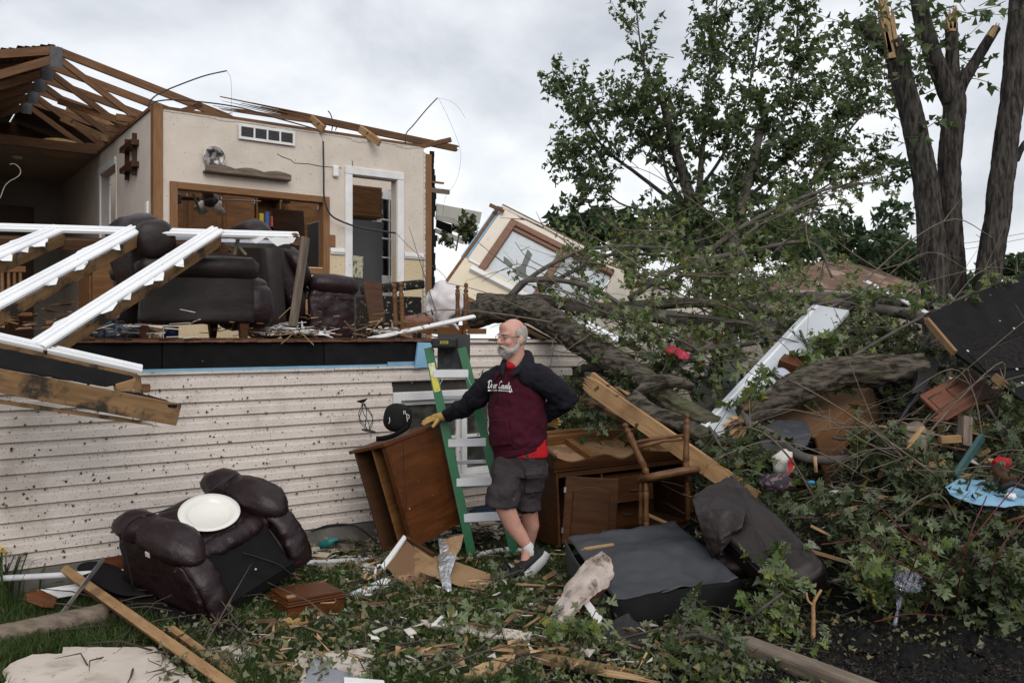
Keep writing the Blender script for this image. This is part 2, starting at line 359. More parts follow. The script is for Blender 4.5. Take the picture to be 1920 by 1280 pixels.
hp('siding_channel', B().box(.56, 2.28, -.024, .028, 1.592, 1.618), m_siding, fw)
hp('foam_strip', B().box(UL, .12, -.006, .03, 1.4015, 1.422).box(.13, .43, -.004, .03, 1.4045, 1.44), m_foam, fw)
# basement window behind the ladder
bw = hp('basement_window', B().box(WL, WL+.07, -.03, .09, .40, 1.19).box(WR-.07, WR, -.03, .09, .40, 1.19).box(WL+.07, WR-.07, -.03, .09, 1.12, 1.19).box(WL+.07, WR-.07, -.03, .09, .40, .47), m_white, bevel=.004)
hp('window_sill', B().box(WL-.02, WR+.02, -.055, -.031, .375, .42), m_white, bw, bevel=.004)
for a, c in ((WL+.072, WL+.66), (WL+.70, WL+1.0), (WL+1.04, WR-.072)):
    hp('sash', B().box(a, a+.035, .012, .06, .472, 1.118).box(c-.035, c, .012, .06, .472, 1.118).box(a+.035, c-.035, .012, .06, 1.08, 1.118).box(a+.035, c-.035, .012, .06, .472, .51).box(a+.035, c-.035, .014, .058, .775, .80), m_white, bw)
    hp('pane', B().box(a+.036, c-.036, .034, .038, .511, 1.079), m_glassb, bw)
hp('mullion', B().box(WL+.662, WL+.698, -.022, .085, .472, 1.118).box(WL+1.002, WL+1.038, -.022, .085, .472, 1.118), m_white, bw)
# rim joist with black board panels, subfloor
rim = hp('rim_joist', B().box(UL, 2.1, .06, .10, 1.40, 1.60), m_lumbold)
for a, c in ((UL, -2.45), (-2.444, -1.62), (-1.612, -.42), (-.412, .43)):
    hp('sheathing_panel', B().box(a, c, .012+random.uniform(0, .006), .058, 1.424, 1.602+random.uniform(-.004, .004)), m_sheath, rim)
def deckfn(s, t): return (UL+(2.25-UL)*s, .0+8.6*t, FL)
fl = hp('floor_deck', B().box(UL, 2.3, .10, 9.5, 1.60, FL), m_subfloor)
vs = []; b = B(); n = 130
for i in range(n):   # torn subfloor lip
    u0 = UL+(2.25-UL)*i/n; u1 = UL+(2.25-UL)*(i+1)/n; e = -.02+.03*mnoise.noise(Vector((u0*4, 0, 0)))+random.uniform(-.008, .008)
    b.box(u0, u1-.0005, e, .099, 1.604+random.uniform(0, .004), FL+random.uniform(-.006, .004))
hp('subfloor_edge', b, m_subfloor, fl)
hp('floor_edging', B().box(UL, -.9, -.012, .10, FL+.001, FL+.012).box(-.7, .5, .02, .14, FL+.001, FL+.012), m_furnd, fl)
# interior wall with the serving hatch and the doorway
v0, v1 = 3.32, 3.43; T = 4.05
iw = hp('interior_wall', B().box(-.80, -.70, v0, v1, FL, T).box(-.70, 1.02, v0, v1, 3.27, T).box(1.02, 1.40, v0, v1, 2.66, T).box(1.40, 2.0, v0, v1, 3.59, T).box(2.0, 2.40, v0, v1, 2.66, T), m_cream)
hp('lower_wallpaper', B().box(-.70, 1.02, v0, v1, FL, 2.46).box(1.02, 1.40, v0, v1, FL, 2.655).box(2.0, 2.38, v0, v1, FL, 2.655), m_cream2, iw)
hp('chair_rail', B().box(1.115, 1.296, v0-.022, v0, 2.625, 2.70).box(1.115, 1.296, v0-.032, v0-.022, 2.645, 2.68), m_white, iw, bevel=.004)
hp('chair_rail', B().box(2.11, 2.39, v0-.022, v0, 2.625, 2.70).box(2.11, 2.39, v0-.032, v0-.022, 2.645, 2.68), m_white, iw, bevel=.004)
hp('top_plate', B().box(-.88, 2.42, v0-.004, v1+.02, T, T+.04), m_lumbold, iw)
b = B()
for i in range(46):   # torn paper edge at the wall head
    u = -.78+i*.068; b.box(u, u+.066, v0-.006, v0-.001, T-.012-.05*max(0, mnoise.noise(Vector((u*3.1, 5, 1)))), T+.004)
hp('torn_paper_edge', b, m_plastercore, iw, kind='stuff')
for q in (((520, 288), (528, 294), (545, 300), (552, 306), (578, 308), (600, 312), (640, 316)), ((660, 300), (664, 330)), ((405, 208), (420, 214), (436, 212))):
    hp('wall_crack', B().tube([Vector((HW(x, y, v0)[0], v0-.002, HW(x, y, v0)[1]+random.uniform(-.006, .006))) for x, y in q], .004, 4), m_siding_in, iw)
ht = hp('hatch_trim', B().box(-.72, -.64, v0-.025, v1, 2.38, 3.30), m_trimv, iw, bevel=.004); hp('trim_stile', B().box(1.02, 1.10, v0-.025, v1, 2.38, 3.30), m_trimv, ht, bevel=.004)
hp('trim_rail', B().box(-.64, 1.02, v0-.022, v1, 3.225, 3.30), m_trim, ht, bevel=.004)
hp('trim_rail', B().box(-.64, 1.02, v0-.022, v1, 2.38, 2.45), m_trim, ht, bevel=.004)
df = hp('door_frame', B().box(1.30, 1.395, v0-.03, v0+.15, FL, 3.60).box(2.005, 2.10, v0-.03, v0+.15, FL, 3.60), m_white, bevel=.006)
hp('head_casing', B().box(1.30, 2.10, v0-.032, v0+.15, 3.60, 3.695), m_white, df, bevel=.006)
cp = hp('corner_post', B().box(-.888, -.79, v0-.02, v0+.10, FL, T+.045), m_trimv, bevel=.004)
# the broken end of the wall: stud, torn sheathing and felt
en = hp('broken_wall_end', B().box(2.42, 2.51, v0-.01, v0+.09, FL, 3.98), m_trimv, bevel=.003)
hp('stud', B().box(2.405, 2.418, v0+.002, v0+.11, FL, 3.3), m_lumbold, en)
b = B()
for i in range(30):
    h = FL+.1+i*.077; w = .05+.05*mnoise.noise(Vector((h*4, 1, 3)))+random.uniform(-.01, .02); b.box(2.511, 2.53+w, v0+.03, v0+.05, h, h+.076)
hp('torn_felt', b, m_sheath, en)
b = B()
for i in range(36):
    h = FL+i*.066; w = .02*random.random()+.015; b.box(2.40-.01, 2.40+w, v0-.005, v0+.012, h, h+.06)
hp('torn_plaster_edge', b, m_plastercore, en)
hp('splintered_lath', B().box(2.52, 2.70, v0, v0+.02, 3.62, 3.645, Matrix.Rotation(-.0, 4, 'Y')), m_lumbold, en)
hp('splintered_lath', B().box(2.50, 2.80, v0+.02, v0+.05, 3.50, 3.56), m_post, en)
# left partition running back, with a doorway
u0, u1 = -.886, -.79
sw = hp('side_partition', B().box(u0, u1, v0+.101, 5.10, FL, T).box(u0, u1, 5.10, 6.0, 3.74, T).box(u0, u1, 6.0, 9.0, FL, T), M_('wall_paint_plain', (.60, .54, .48), .8, (.55, .49, .43), 4, bump=.0008, bs=20))
hp('top_plate', B().box(u0-.02, u1, v0+.101, 6.1, T, T+.035), m_lumbold, sw)
hp('doorway_casing', B().box(u0-.02, u1+.02, 6.0, 6.09, FL, 3.84).box(u0-.02, u1+.02, 5.10, 6.0, 3.75, 3.84), m_white, sw)
hp('torn_jamb', B().box(u0-.012, u1+.01, 5.075, 5.098, FL, 3.8), m_plastercore, sw)
# back rooms
hp('kitchen_back_wall', B().box(u1, 3.3, 6.9, 7.0, FL, 3.95).box(2.55, 2.62, v1+.9, 6.9, FL, 3.7), m_cream)
bk = hp('living_room_back_wall', B().box(-5.2, u0, 9.0, 9.1, FL, T).box(-3.3, -3.2, 3.9, 9.0, FL, T), M_('wall_paint_shaded', (.22, .20, .17), .85, (.18, .16, .14), 3))  # paint darkened for the room's shade; unseen left wall added for darkness
hp('back_door', B().box(-2.05, -1.3, 8.95, 8.998, FL, 3.65), m_furnd, bk)
hp('door_panel', B().box(-1.95, -1.72, 8.935, 8.949, 1.9, 2.6).box(-1.63, -1.4, 8.935, 8.949, 1.9, 2.6).box(-1.95, -1.72, 8.935, 8.949, 2.7, 3.5).box(-1.63, -1.4, 8.935, 8.949, 2.7, 3.5), m_furnd, bk, kind='stuff')
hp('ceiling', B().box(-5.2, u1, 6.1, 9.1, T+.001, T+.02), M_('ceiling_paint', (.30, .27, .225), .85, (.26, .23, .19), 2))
hp('ceiling_joist', B().box(-5.2, u0-.03, 6.05, 6.098, T-.03, T+.09), m_lumbold)
hp('torn_insulation', B().ell((-2.2, 6.4, 4.12), (.25, .2, .1)).ell((-1.3, 6.5, 4.14), (.3, .2, .12)), m_insul, kind='stuff')
# roof trusses
PU, PH = -1.66, 4.77
def tru(v, rb=None):
    r = hp('roof_truss', B().box(-1.05, .9 if v > 4.4 else -.60, v-.019, v+.019, 4.09, 4.17), m_lumbold)
    def mem(name, a, c, hgt=.089, **k):
        return beam(name, HL(a[0], v, a[1]), HL(c[0], v, c[1]), .038, hgt, m_lumbold, r, up=HM.cross(HL(c[0], v, c[1])-HL(a[0], v, a[1])), bevel=0, **k)
    ru = rb or 1.0
    mem('rafter', (PU, PH), (ru, PH-.242*(ru-PU)), sp1=.25 if v < 4.4 else 0)
    mem('rafter', (PU, PH), (-4.4, PH-.27*(PU+4.4)*1.0+.0))
    mem('web', (PU+.02, PH-.08), (-.78, 4.12), .07); mem('web', (PU+.02, PH-.08), (PU-1.1, 4.12), .085)
    mem('web', (-.1, 4.42), (-.72, 4.12), .06)
    hp('gang_plate', B().box(PU-.06, PU+.06, v-.026, v-.020, PH-.19, PH+.035), m_plate, r)
for i, (v, rb) in enumerate(((4.3, .42), (4.91, .75), (5.52, .9), (6.13, 1.1), (6.74, 1.1))): tru(v, rb)
b = B()
vs = [(PU-.02, 4.32, PH+.05), (PU-.02, 8.8, PH+.05), (-4.6, 8.8, PH+.05-.27*2.94), (-4.6, 4.9, PH+.05-.27*2.94)]
b.add(vs + [(x, y, z+.02) for x, y, z in vs], [(0, 1, 2, 3), (7, 6, 5, 4), (0, 4, 5, 1), (1, 5, 6, 2), (2, 6, 7, 3), (3, 7, 4, 0)])
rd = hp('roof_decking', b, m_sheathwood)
b = B()
for i in range(40):
    t = i/40; b.box(-4.6+t*2.94, -4.6+t*2.94+.072, 4.8-.5*t-random.uniform(0, .1), 5.5, PH+.072-.27*(2.94*(1-t)), PH+.08-.27*(2.94*(1-t)))
hp('shingle_edge', b, m_sheath, rd, kind='stuff')
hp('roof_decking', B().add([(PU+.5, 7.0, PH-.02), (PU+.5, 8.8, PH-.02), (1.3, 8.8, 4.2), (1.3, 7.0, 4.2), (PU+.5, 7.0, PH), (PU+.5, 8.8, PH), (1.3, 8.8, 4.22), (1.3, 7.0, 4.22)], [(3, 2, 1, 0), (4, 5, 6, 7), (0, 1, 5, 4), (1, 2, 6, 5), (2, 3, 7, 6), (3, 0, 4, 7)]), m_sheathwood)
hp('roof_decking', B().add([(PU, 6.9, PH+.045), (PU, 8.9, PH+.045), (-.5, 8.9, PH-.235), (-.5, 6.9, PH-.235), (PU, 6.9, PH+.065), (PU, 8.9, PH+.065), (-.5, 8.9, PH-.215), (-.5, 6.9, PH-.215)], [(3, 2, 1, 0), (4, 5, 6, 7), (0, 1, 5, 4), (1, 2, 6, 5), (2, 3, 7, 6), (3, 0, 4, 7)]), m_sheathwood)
hp('attic_dark_panel', B().add([(-5.2, 8.2, 4.08), (-.9, 8.2, 4.08), (-.9, 8.2, 4.55), (PU, 8.2, PH), (-5.2, 8.2, 3.85), (-5.2, 8.24, 4.08), (-.9, 8.24, 4.08), (-.9, 8.24, 4.55), (PU, 8.24, PH), (-5.2, 8.24, 3.85)], [(0, 1, 2, 3), (8, 7, 6, 5)]), m_sheathwood)  # dark panel added to stand for the attic's darkness
# fallen web pieces across the wall head
for a, c, vv in (((110, 190), (250, 235), 5.2), ((115, 222), (205, 262), 5.6), ((125, 205), (240, 240), 5.9)):
    beam('loose_truss_web', HP(*a, vv), HP(*c, vv-.5), .038, .07, m_lumber if vv > 5.3 else m_lumbold, house, bevel=0)
# long split rafter lying over the wall head
rl = [HP(412, 186, 3.5), HP(520, 212, 3.5), HP(862, 280, 3.55)]
beam('split_rafter', rl[0], rl[2]+(rl[2]-rl[0])*0, .038, .085, m_lumbold, house, up=(0, 0, 1), sp0=1.0, sp1=.06)
beam('split_rafter', HP(395, 200, 3.42), HP(610, 232, 3.42), .03, .04, m_lumbold, house, sp0=.4, sp1=.3)
beam('rafter_block', HP(583, 222, 3.45), HP(607, 243, 3.25), .04, .085, m_lumber, house)
beam('rafter_block', HP(675, 242, 3.45), HP(712, 268, 3.12), .04, .09, m_lumber, house)
beam('rafter_block', HP(792, 274, 3.45), HP(846, 262, 3.3), .04, .06, m_lumbold, house)
beam('wall_head_board', HP(285, 205, 3.38), HP(400, 218, 3.38), .09, .03, m_lumbold, house)

# ================================================================== fittings on the house walls
vt = hp('wall_vent', B().box(.02, .66, v0-.02, v0-.001, 3.86, 4.005), m_siding_in)
M = HMAT
tilt = HMAT @ Matrix.Translation((.34, v0, 3.93)) @ Matrix.Rotation(.0, 4, 'Y')
vf = B().box(-.33, .33, -.032, -.021, .055, .085).box(-.33, .33, -.032, -.021, -.085, -.055).box(-.33, -.30, -.032, -.021, -.055, .055).box(.30, .33, -.032, -.021, -.055, .055)
for x in (-.15, 0, .15): vf.box(x-.01, x+.01, -.032, -.021, -.055, .055)
mk('grille_frame', vf, m_white, vt, tilt, bevel=.002)
for i in range(7):
    mk('louver', B().box(-.30, .30, -.026, -.0215, -.05+i*.0155, -.042+i*.0155), m_plate, vt, tilt)
tag(vt)
# decorative plate, scalloped shelf, ladder rack
cx_, ch_ = HW(400, 296, v0)
pl = empty('decorative_plate', HL(cx_, v0-.03, ch_-.11), 'round patterned pewter plate propped above the scalloped wall shelf', 'plate')
mp_ = HMAT @ Matrix.Translation((cx_, v0-.02, ch_)) @ Matrix.Rotation(R(90), 4, 'X')
m_pewter = M_('pewter_plate', (.32, .30, .29), .35, (.05, .045, .045), 16, metal=.5, spec=.5, bump=.004, lo=.45, hi=.55)
mk('plate_dish', B().lathe([(.001, .0), (.07, .0), (.085, .012), (.118, .018), (.12, .014), (.09, .004), (.07, -.006), (.001, -.006)], 28), m_pewter, pl, mp_, smooth=True)
mk('plate_rim', B().tube([mp_ @ Vector((.118*math.cos(t*.2244), .118*math.sin(t*.2244), .018)) for t in range(29)], .004, 6, False), m_chrome, pl, smooth=True)
ua, ha = HW(380, 314, v0); uc_, hc = HW(540, 332, v0)
poly = [(ua, 0), (uc_, 0)] + [(uc_-(uc_-ua)*k/24, .055+.028*abs(math.sin(k/24*math.pi*3))) for k in range(25)]
sh = empty('scalloped_shelf', HL(ua, v0, ha), 'narrow brown scalloped wooden shelf under the round plate', 'shelf')
MS = HMAT @ Matrix.Translation((0, v0-.10, 3.435)) @ Matrix.Rotation(R(90), 4, 'X')
mk('scalloped_lip', B().prism(poly, -.012, .004), m_post, sh, MS)
mk('shelf_board', B().box(ua, uc_, v0-.088, v0-.001, 3.425, 3.445), m_post, sh, HMAT)
rk = empty('wall_rack', HL(u0-.02, 4.1, 3.4), 'small dark wooden ladder rack hung on the side partition', 'rack')
va, vb = 4.05, 4.42
for v in (va, vb): mk('upright', B().box(u0-.045, u0-.001, v-.02, v+.02, 3.45, 3.92), m_furnd, rk, HMAT)
for h in (3.56, 3.80): mk('rung', B().box(u0-.085, u0-.003, va-.12, vb+.10, h-.03, h+.03), m_furnd, rk, HMAT)
def wallbit(name, px, py, v, w, h, d, mat, label, cat, side=False):
    if side:
        return
    u, hh = HW(px, py, v)
    return mk(name, B().box(u-w/2, u+w/2, v-d, v-.001, hh-h/2, hh+h/2), mat, None, HMAT, bevel=min(w, h)*.3, label=label, cat=cat)
wallbit('door_chime', 628, 322, v0, .075, .14, .05, m_white, 'small white door chime box beside the doorway head', 'chime')
wallbit('switch_plate', 622, 452, v0, .09, .15, .012, m_trim, 'wooden switch plate between the serving hatch and the doorway', 'switch')
mk('thermostat', B().box(u0-.03, u0-.001, 3.46, 3.56, 2.95, 3.09), m_white, None, HMAT, bevel=.012, label='white oval thermostat on the side partition by the corner post', cat='thermostat')
sd = HW(150, 287, 7.0)
mk('smoke_detector', B().lathe([(.001, 0), (.07, 0), (.075, .02), (.06, .04), (.001, .045)], 20), m_plastercore, None, HMAT @ Matrix.Translation((-1.75, 6.9, T-.001)) @ Matrix.Rotation(math.pi, 4, 'X'), smooth=True, label='pale round smoke detector on the dim living room ceiling', cat='detector')
# conduits and wires
def hwire(name, pts, r, label, mat=m_cable, v=3.3, cat='cable'):
    return wire(name, [HP(x, y, v) for x, y in pts], r, mat, label=label, cat=cat)
hwire('bent_conduit', [(279, 200), (283, 188), (300, 175), (340, 158), (385, 142), (425, 133)], .0075, 'grey conduit curving up over the corner post into the sky')
hwire('thin_wire', [(425, 133), (433, 150), (434, 200), (432, 215)], .0016, 'thin wire hanging from the tip of the corner conduit')
hwire('bent_conduit', [(284, 197), (295, 190), (340, 188), (440, 200), (520, 222), (595, 243)], .008, 'long grey conduit running along the wall head to the split rafter', v=3.25)
hwire('hanging_conduit', [(606, 265), (607, 330), (608, 370), (618, 400), (640, 415), (680, 428), (742, 437)], .011, 'grey conduit drooping down the wall and across the doorway', v=3.22)
hwire('thin_wire', [(606, 265), (600, 250), (597, 243)], .002, 'short bare wire above the drooping conduit', v=3.23)
hwire('bent_conduit', [(760, 268), (762, 250), (775, 235), (800, 205), (820, 184)], .0075, 'dark conduit sticking up over the doorway end of the wall')
hwire('thin_wire', [(822, 184), (840, 220), (860, 270), (864, 300), (855, 340), (835, 370), (830, 405)], .0016, 'thin wire drooping from the conduit tip past the broken wall end')
hwire('thin_wire', [(822, 184), (845, 190), (862, 205), (872, 222)], .0013, 'short thin wire curling right from the conduit tip')
hwire('bent_conduit', [(622, 245), (624, 230), (620, 215), (615, 208)], .007, 'short upright black cable behind the split rafter', v=3.55)
hwire('bent_conduit', [(612, 238), (608, 234), (604, 237)], .006, 'stub of black cable curling left behind the rafter block', v=3.55)
hwire('bent_conduit', [(629, 245), (632, 237), (637, 232)], .006, 'stub of black cable curling right behind the split rafter', v=3.55)
hwire('twin_wire', [(742, 437), (770, 465), (800, 490), (835, 520), (850, 560)], .003, 'tan wires trailing from the conduit end to the fallen wall', mat=m_post, v=2.9)
hwire('hanging_cable', [(0, 372), (12, 345), (35, 330), (38, 318), (28, 308), (18, 308)], .005, 'pale looped cable dangling in the open living room', mat=m_plastercore, v=5.5)
# blue torn foam hanging by the ladder
mk('foam_scrap', B().prism([(0, 0), (.16, .01), (.165, .17), (.15, .21), (.03, .215), (.02, .14)], -.01, .01), m_foam, None, HMAT @ Matrix.Translation((.36, -.03, 1.385)) @ Matrix.Rotation(R(90), 4, 'X'), label='torn blue foam board scrap beside the ladder top', cat='foam board')
# ================================================================== kitchen seen through the openings
fr = empty('refrigerator', HL(1.6, 4.2, FL), 'dark grey refrigerator side seen through the doorway', 'refrigerator')
m_fridge = M_('grey_enamel', (.075, .078, .083), .42, (.066, .069, .074), 3)
mk('cabinet_body', B().box(1.47, 2.16, 4.0, 4.7, FL, 3.16), m_fridge, fr, HMAT, bevel=.01)
mk('door', B().box(1.40, 1.468, 4.0, 4.7, FL+.02, 3.15), m_fridge, fr, HMAT, bevel=.01)
MF = HMAT @ Matrix.Translation((1.80, 3.992, 2.55)) @ Matrix.Rotation(R(3), 4, 'Y')
mk('fridge_notice', B().box(-.075, .075, -.004, 0, -.14, .14), M_('printed_paper', (.52, .50, .38), .8, (.16, .16, .10), 24, lo=.42, hi=.5), None, MF, label='printed notice with a leafy pattern stuck on the refrigerator', cat='paper')
def cab(name, u0, u1, v, h0, h1, label, nd=1, mat=m_furnl):
    r = empty(name, HL((u0+u1)/2, v, h0), label, 'cabinet')
    mk('carcass', B().box(u0, u1, v, v+.33, h0, h1), mat, r, HMAT)
    w = (u1-u0)/nd
    for i in range(nd):
        a, c = u0+i*w+.012, u0+(i+1)*w-.012
        d = mk('door', B().box(a, c, v-.02, v-.001, h0+.012, h1-.012), mat, r, HMAT, bevel=.004)
        pts = [(a+.05, h0+.06), (c-.05, h0+.06), (c-.05, h1-.12)] + [(c-.05-(c-a-.10)*k/10, h1-.12+.06*math.sin(math.pi*k/10)) for k in range(1, 10)] + [(a+.05, h1-.12)]
        mk('raised_panel', B().prism(pts, 0, .008), mat, d, HMAT @ Matrix.Translation((0, v-.0205, 0)) @ Matrix.Rotation(R(90), 4, 'X'), bevel=.004)
        mk('hinge', B().box(c-.004, c+.01, v-.03, v-.0205, h1-.12, h1-.06).box(c-.004, c+.01, v-.03, v-.0205, h0+.06, h0+.12), m_chrome, d, HMAT)
    return r
cab('overhead_cabinet', 1.47, 2.18, 4.05, 3.21, 3.62, 'oak overhead cabinet above the refrigerator', 1)
cab('wall_cabinet', -.2, 1.25, 6.3, 2.9, 3.72, 'row of oak wall cabinets seen through the left of the serving hatch', 3)
cab('wall_cabinet', 1.70, 2.7, 6.2, 2.85, 3.7, 'oak wall cabinet seen at the right of the serving hatch', 2)
cab('base_cabinet', -.3, 2.7, 6.0, FL, 2.5, 'oak base cabinets far inside the kitchen', 4)
oc = empty('open_cabinet', HL(1.45, 6.3, 2.95), 'open oak cabinet with cans between the wall cabinets', 'cabinet')
mk('carcass', B().box(.56, .58, 6.3, 6.6, 2.9, 3.72).box(.92, .94, 6.3, 6.6, 2.9, 3.72).box(.58, .92, 6.58, 6.6, 2.9, 3.72).box(.58, .92, 6.3, 6.58, 2.9, 2.92).box(.58, .92, 6.3, 6.58, 3.28, 3.3).box(.58, .92, 6.3, 6.58, 3.70, 3.72), m_furnl, oc, HMAT @ Matrix.Translation((.72, 0, 0)))
for i, (u, c, h) in enumerate(((.66, (.55, .38, .03), .17), (.75, (.06, .12, .3), .2), (.84, (.5, .1, .05), .14))):
    mk('food_can', B().lathe([(.001, 0), (.04, 0), (.04, h), (.036, h+.006), (.001, h+.006)], 14), M_('can_label%d' % i, c, .5), None, HMAT @ Matrix.Translation((u+.72, 6.38, 3.302)), smooth=False, label=('yellow', 'blue', 'red')[i]+' can on the upper shelf of the open kitchen cabinet', cat='can')
m_shadeglass = M_('frosted_shade', (.55, .52, .47), .5, (.45, .42, .38), 6)
cf = empty('ceiling_fan', HL(.2, 4.9, 3.3), 'fallen ceiling fan with frosted shades behind the serving hatch', 'fan')
MF = HMAT @ Matrix.Translation((.06, 4.5, 3.33))
mk('motor_housing', B().lathe([(.001, -.10), (.05, -.09), (.10, -.04), (.10, .04), (.04, .09), (.001, .09)], 18), m_plate, cf, MF, smooth=True)
for k in range(4):
    A = MF @ Matrix.Rotation(R(25+90*k), 4, 'Z') @ Matrix.Translation((.15, 0, -.10)) @ Matrix.Rotation(R(-30+60*(k % 2)), 4, 'Y')
    mk('lamp_shade', B().lathe([(.018, .07), (.03, .04), (.045, 0), (.062, -.06), (.058, -.06), (.04, 0), (.001, .05)], 14), m_shadeglass, cf, A, smooth=True)
for k in range(4):
    A = MF @ Matrix.Rotation(R(-20+90*k), 4, 'Z') @ Matrix.Rotation(R(12), 4, 'X')
    mk('fan_blade', B().box(.12, .60, -.06, .06, -.005, .005), m_furnd, cf, A)
for i, px in enumerate((331, 537)):
    A = HMAT @ Matrix.Translation((HW(px, 372, 4.3)[0], 4.3, HW(px, 372, 4.3)[1]))
    lf = empty('lantern_fitting', A.translation, ('dark metal lantern hanging at the corner post end of the hatch', 'dark metal lantern hanging at the right of the hatch')[i], 'lamp')
    mk('lantern_cage', B().lathe([(.001, .07), (.035, .06), (.06, .04), (.055, -.05), (.04, -.06), (.001, -.06)], 10), m_plate, lf, A)
    mk('stem', B().tube([A @ Vector((0, 0, .07)), A @ Vector((.02, 0, .13)), A @ Vector((.25, .1, .16))], .008, 6), m_plate, lf)
beam('hanging_lath', HP(362, 362, 4.2), HP(375, 398, 4.2), .05, .02, m_post, None, label='splintered lath dangling behind the serving hatch', cat='lath')
# panel and wires inside the right of the hatch
mk('leaning_board', B().box(.75, 1.15, 0, .03, 0, .8), m_furnd, None, HMAT @ Matrix.Translation((0, 4.1, 2.45)) @ Matrix.Rotation(R(-8), 4, 'X'), label='dark board leaning inside the right of the hatch', cat='board')
# white glazed door standing open inside the doorway
dr = empty('glazed_door', HL(2.0, 3.9, FL), 'white half-glazed door standing open inside the doorway', 'door')
MD = HMAT @ Matrix.Translation((2.24, 4.35, FL+.01)) @ Matrix.Rotation(R(20), 4, 'Z')
lf_ = B().box(0, .10, -.02, .02, 0, 2.02).box(.62, .74, -.02, .02, 0, 2.02).box(.10, .62, -.02, .02, 0, .85).box(.10, .62, -.02, .02, 1.9, 2.02)
mk('door_leaf', lf_, m_white, dr, MD, bevel=.003)
mk('muntins', B().box(.10, .62, -.014, .014, 1.09, 1.11).box(.10, .62, -.014, .014, 1.35, 1.37).box(.10, .62, -.014, .014, 1.61, 1.63).box(.26, .28, -.013, .013, .851, 1.899).box(.44, .46, -.013, .013, .851, 1.899), m_white, dr, MD)
mk('pane', B().box(.101, .619, -.003, .003, .851, 1.899), m_glass, dr, MD)
mk('hinge', B().box(-.015, 0, -.03, -.021, .3, .4).box(-.015, 0, -.03, -.021, 1.6, 1.7), m_plate, dr, MD)
mk('wall_return', B().box(1.9, 3.4, 4.95, 5.03, FL, 3.98), m_cream, house, HMAT)
# ================================================================== helpers for furniture and debris
def plate(name, pts, th, mat, parent=None, jag=0, label=None, cat=None, group=None, bevel=.002, seed=1, curl=0, **k):
    """flat sheet from an outline of world points, with real thickness and torn edges"""
    pts = [Vector(p) for p in pts]; c = sum(pts, Vector())/len(pts); n = Vector()
    for i in range(len(pts)): n += (pts[i]-c).cross(pts[(i+1) % len(pts)]-c)
    n.normalize(); x = (pts[1]-pts[0]).normalized(); x = (x-n*x.dot(n)).normalized(); M = axes(c, x, n.cross(x), n); I = M.inverted()
    q = [I @ p for p in pts]; out = []; rr = random.Random(seed)
    for i in range(len(q)):
        a, d = q[i], q[(i+1) % len(q)]; l = (d-a).length; m = max(1, int(l/.035)) if jag else 1
        for j in range(m):
            p = a.lerp(d, j/m); out.append((p.x+(rr.uniform(-jag, jag) if j else 0), p.y+(rr.uniform(-jag, jag) if j else 0)))
    if n.z < 0: pass
    return mk(name, B().prism(out, -th/2, th/2), mat, parent, M, bevel=bevel, label=label, cat=cat, group=group, **k)
def gsheet(name, rows, mat, parent=None, solid=.01, sub=2, nz=0, smooth=True, simple=0, **k):
    g = [[P(*p) for p in r] for r in rows]; nv, nu = len(g)-1, len(g[0])-1; b = B()
    b.add([wob(p, 9, nz) for r in g for p in r], [(j*(nu+1)+i, j*(nu+1)+i+1, (j+1)*(nu+1)+i+1, (j+1)*(nu+1)+i) for j in range(nv) for i in range(nu)])
    o = mk(name, b, mat, parent, smooth=smooth, **k)
    if sub: m = o.modifiers.new('u', 'SUBSURF'); m.levels = m.render_levels = sub
    if simple:
        o.modifiers['u'].subdivision_type = 'SIMPLE'; t = bpy.data.textures.new('creases', 'CLOUDS'); t.noise_scale = simple; t.noise_depth = 3
        m = o.modifiers.new('d', 'DISPLACE'); m.texture = t; m.strength = simple*.45; m.mid_level = .5; m.texture_coords = 'LOCAL'
    m = o.modifiers.new('t', 'SOLIDIFY'); m.thickness = solid; m.offset = 0
    return o
def crumple(name, c, r, mat, parent=None, amp=.35, s=4, seed=0, res=3, flat=1, smooth=True, **k):
    bm = bmesh.new(); bmesh.ops.create_icosphere(bm, subdivisions=res, radius=1); b = B()
    off = Vector((seed*7.3, seed*3.1, seed)); vs = []
    for v in bm.verts:
        n = v.co.normalized(); a = 1+amp*(mnoise.noise(n*s+off)+.5*mnoise.noise(n*s*2.3+off)+.25*mnoise.noise(n*s*5+off)); q = n*a
        vs.append(Vector((q.x*r[0], q.y*r[1], max(q.z*r[2], -r[2]*flat))) + Vector(c))
    b.add(vs, [tuple(v.index for v in f.verts) for f in bm.faces]); bm.free()
    return mk(name, b, mat, parent, smooth=smooth, **k)
def pbeam(name, p0, p1, prof, mat, parent=None, up=(0, 0, 1), **k):     # profile (y,z) extruded along p0->p1
    M = along(p0, p1, up); l = (Vector(p1)-Vector(p0)).length; n = len(prof)
    b = B().add([(0, y, z) for y, z in prof]+[(l, y, z) for y, z in prof], [tuple(range(n)), tuple(range(n, 2*n))[::-1]]+[(i, n+i, n+(i+1) % n, (i+1) % n) for i in range(n)])
    return mk(name, b, mat, parent, M, **k)
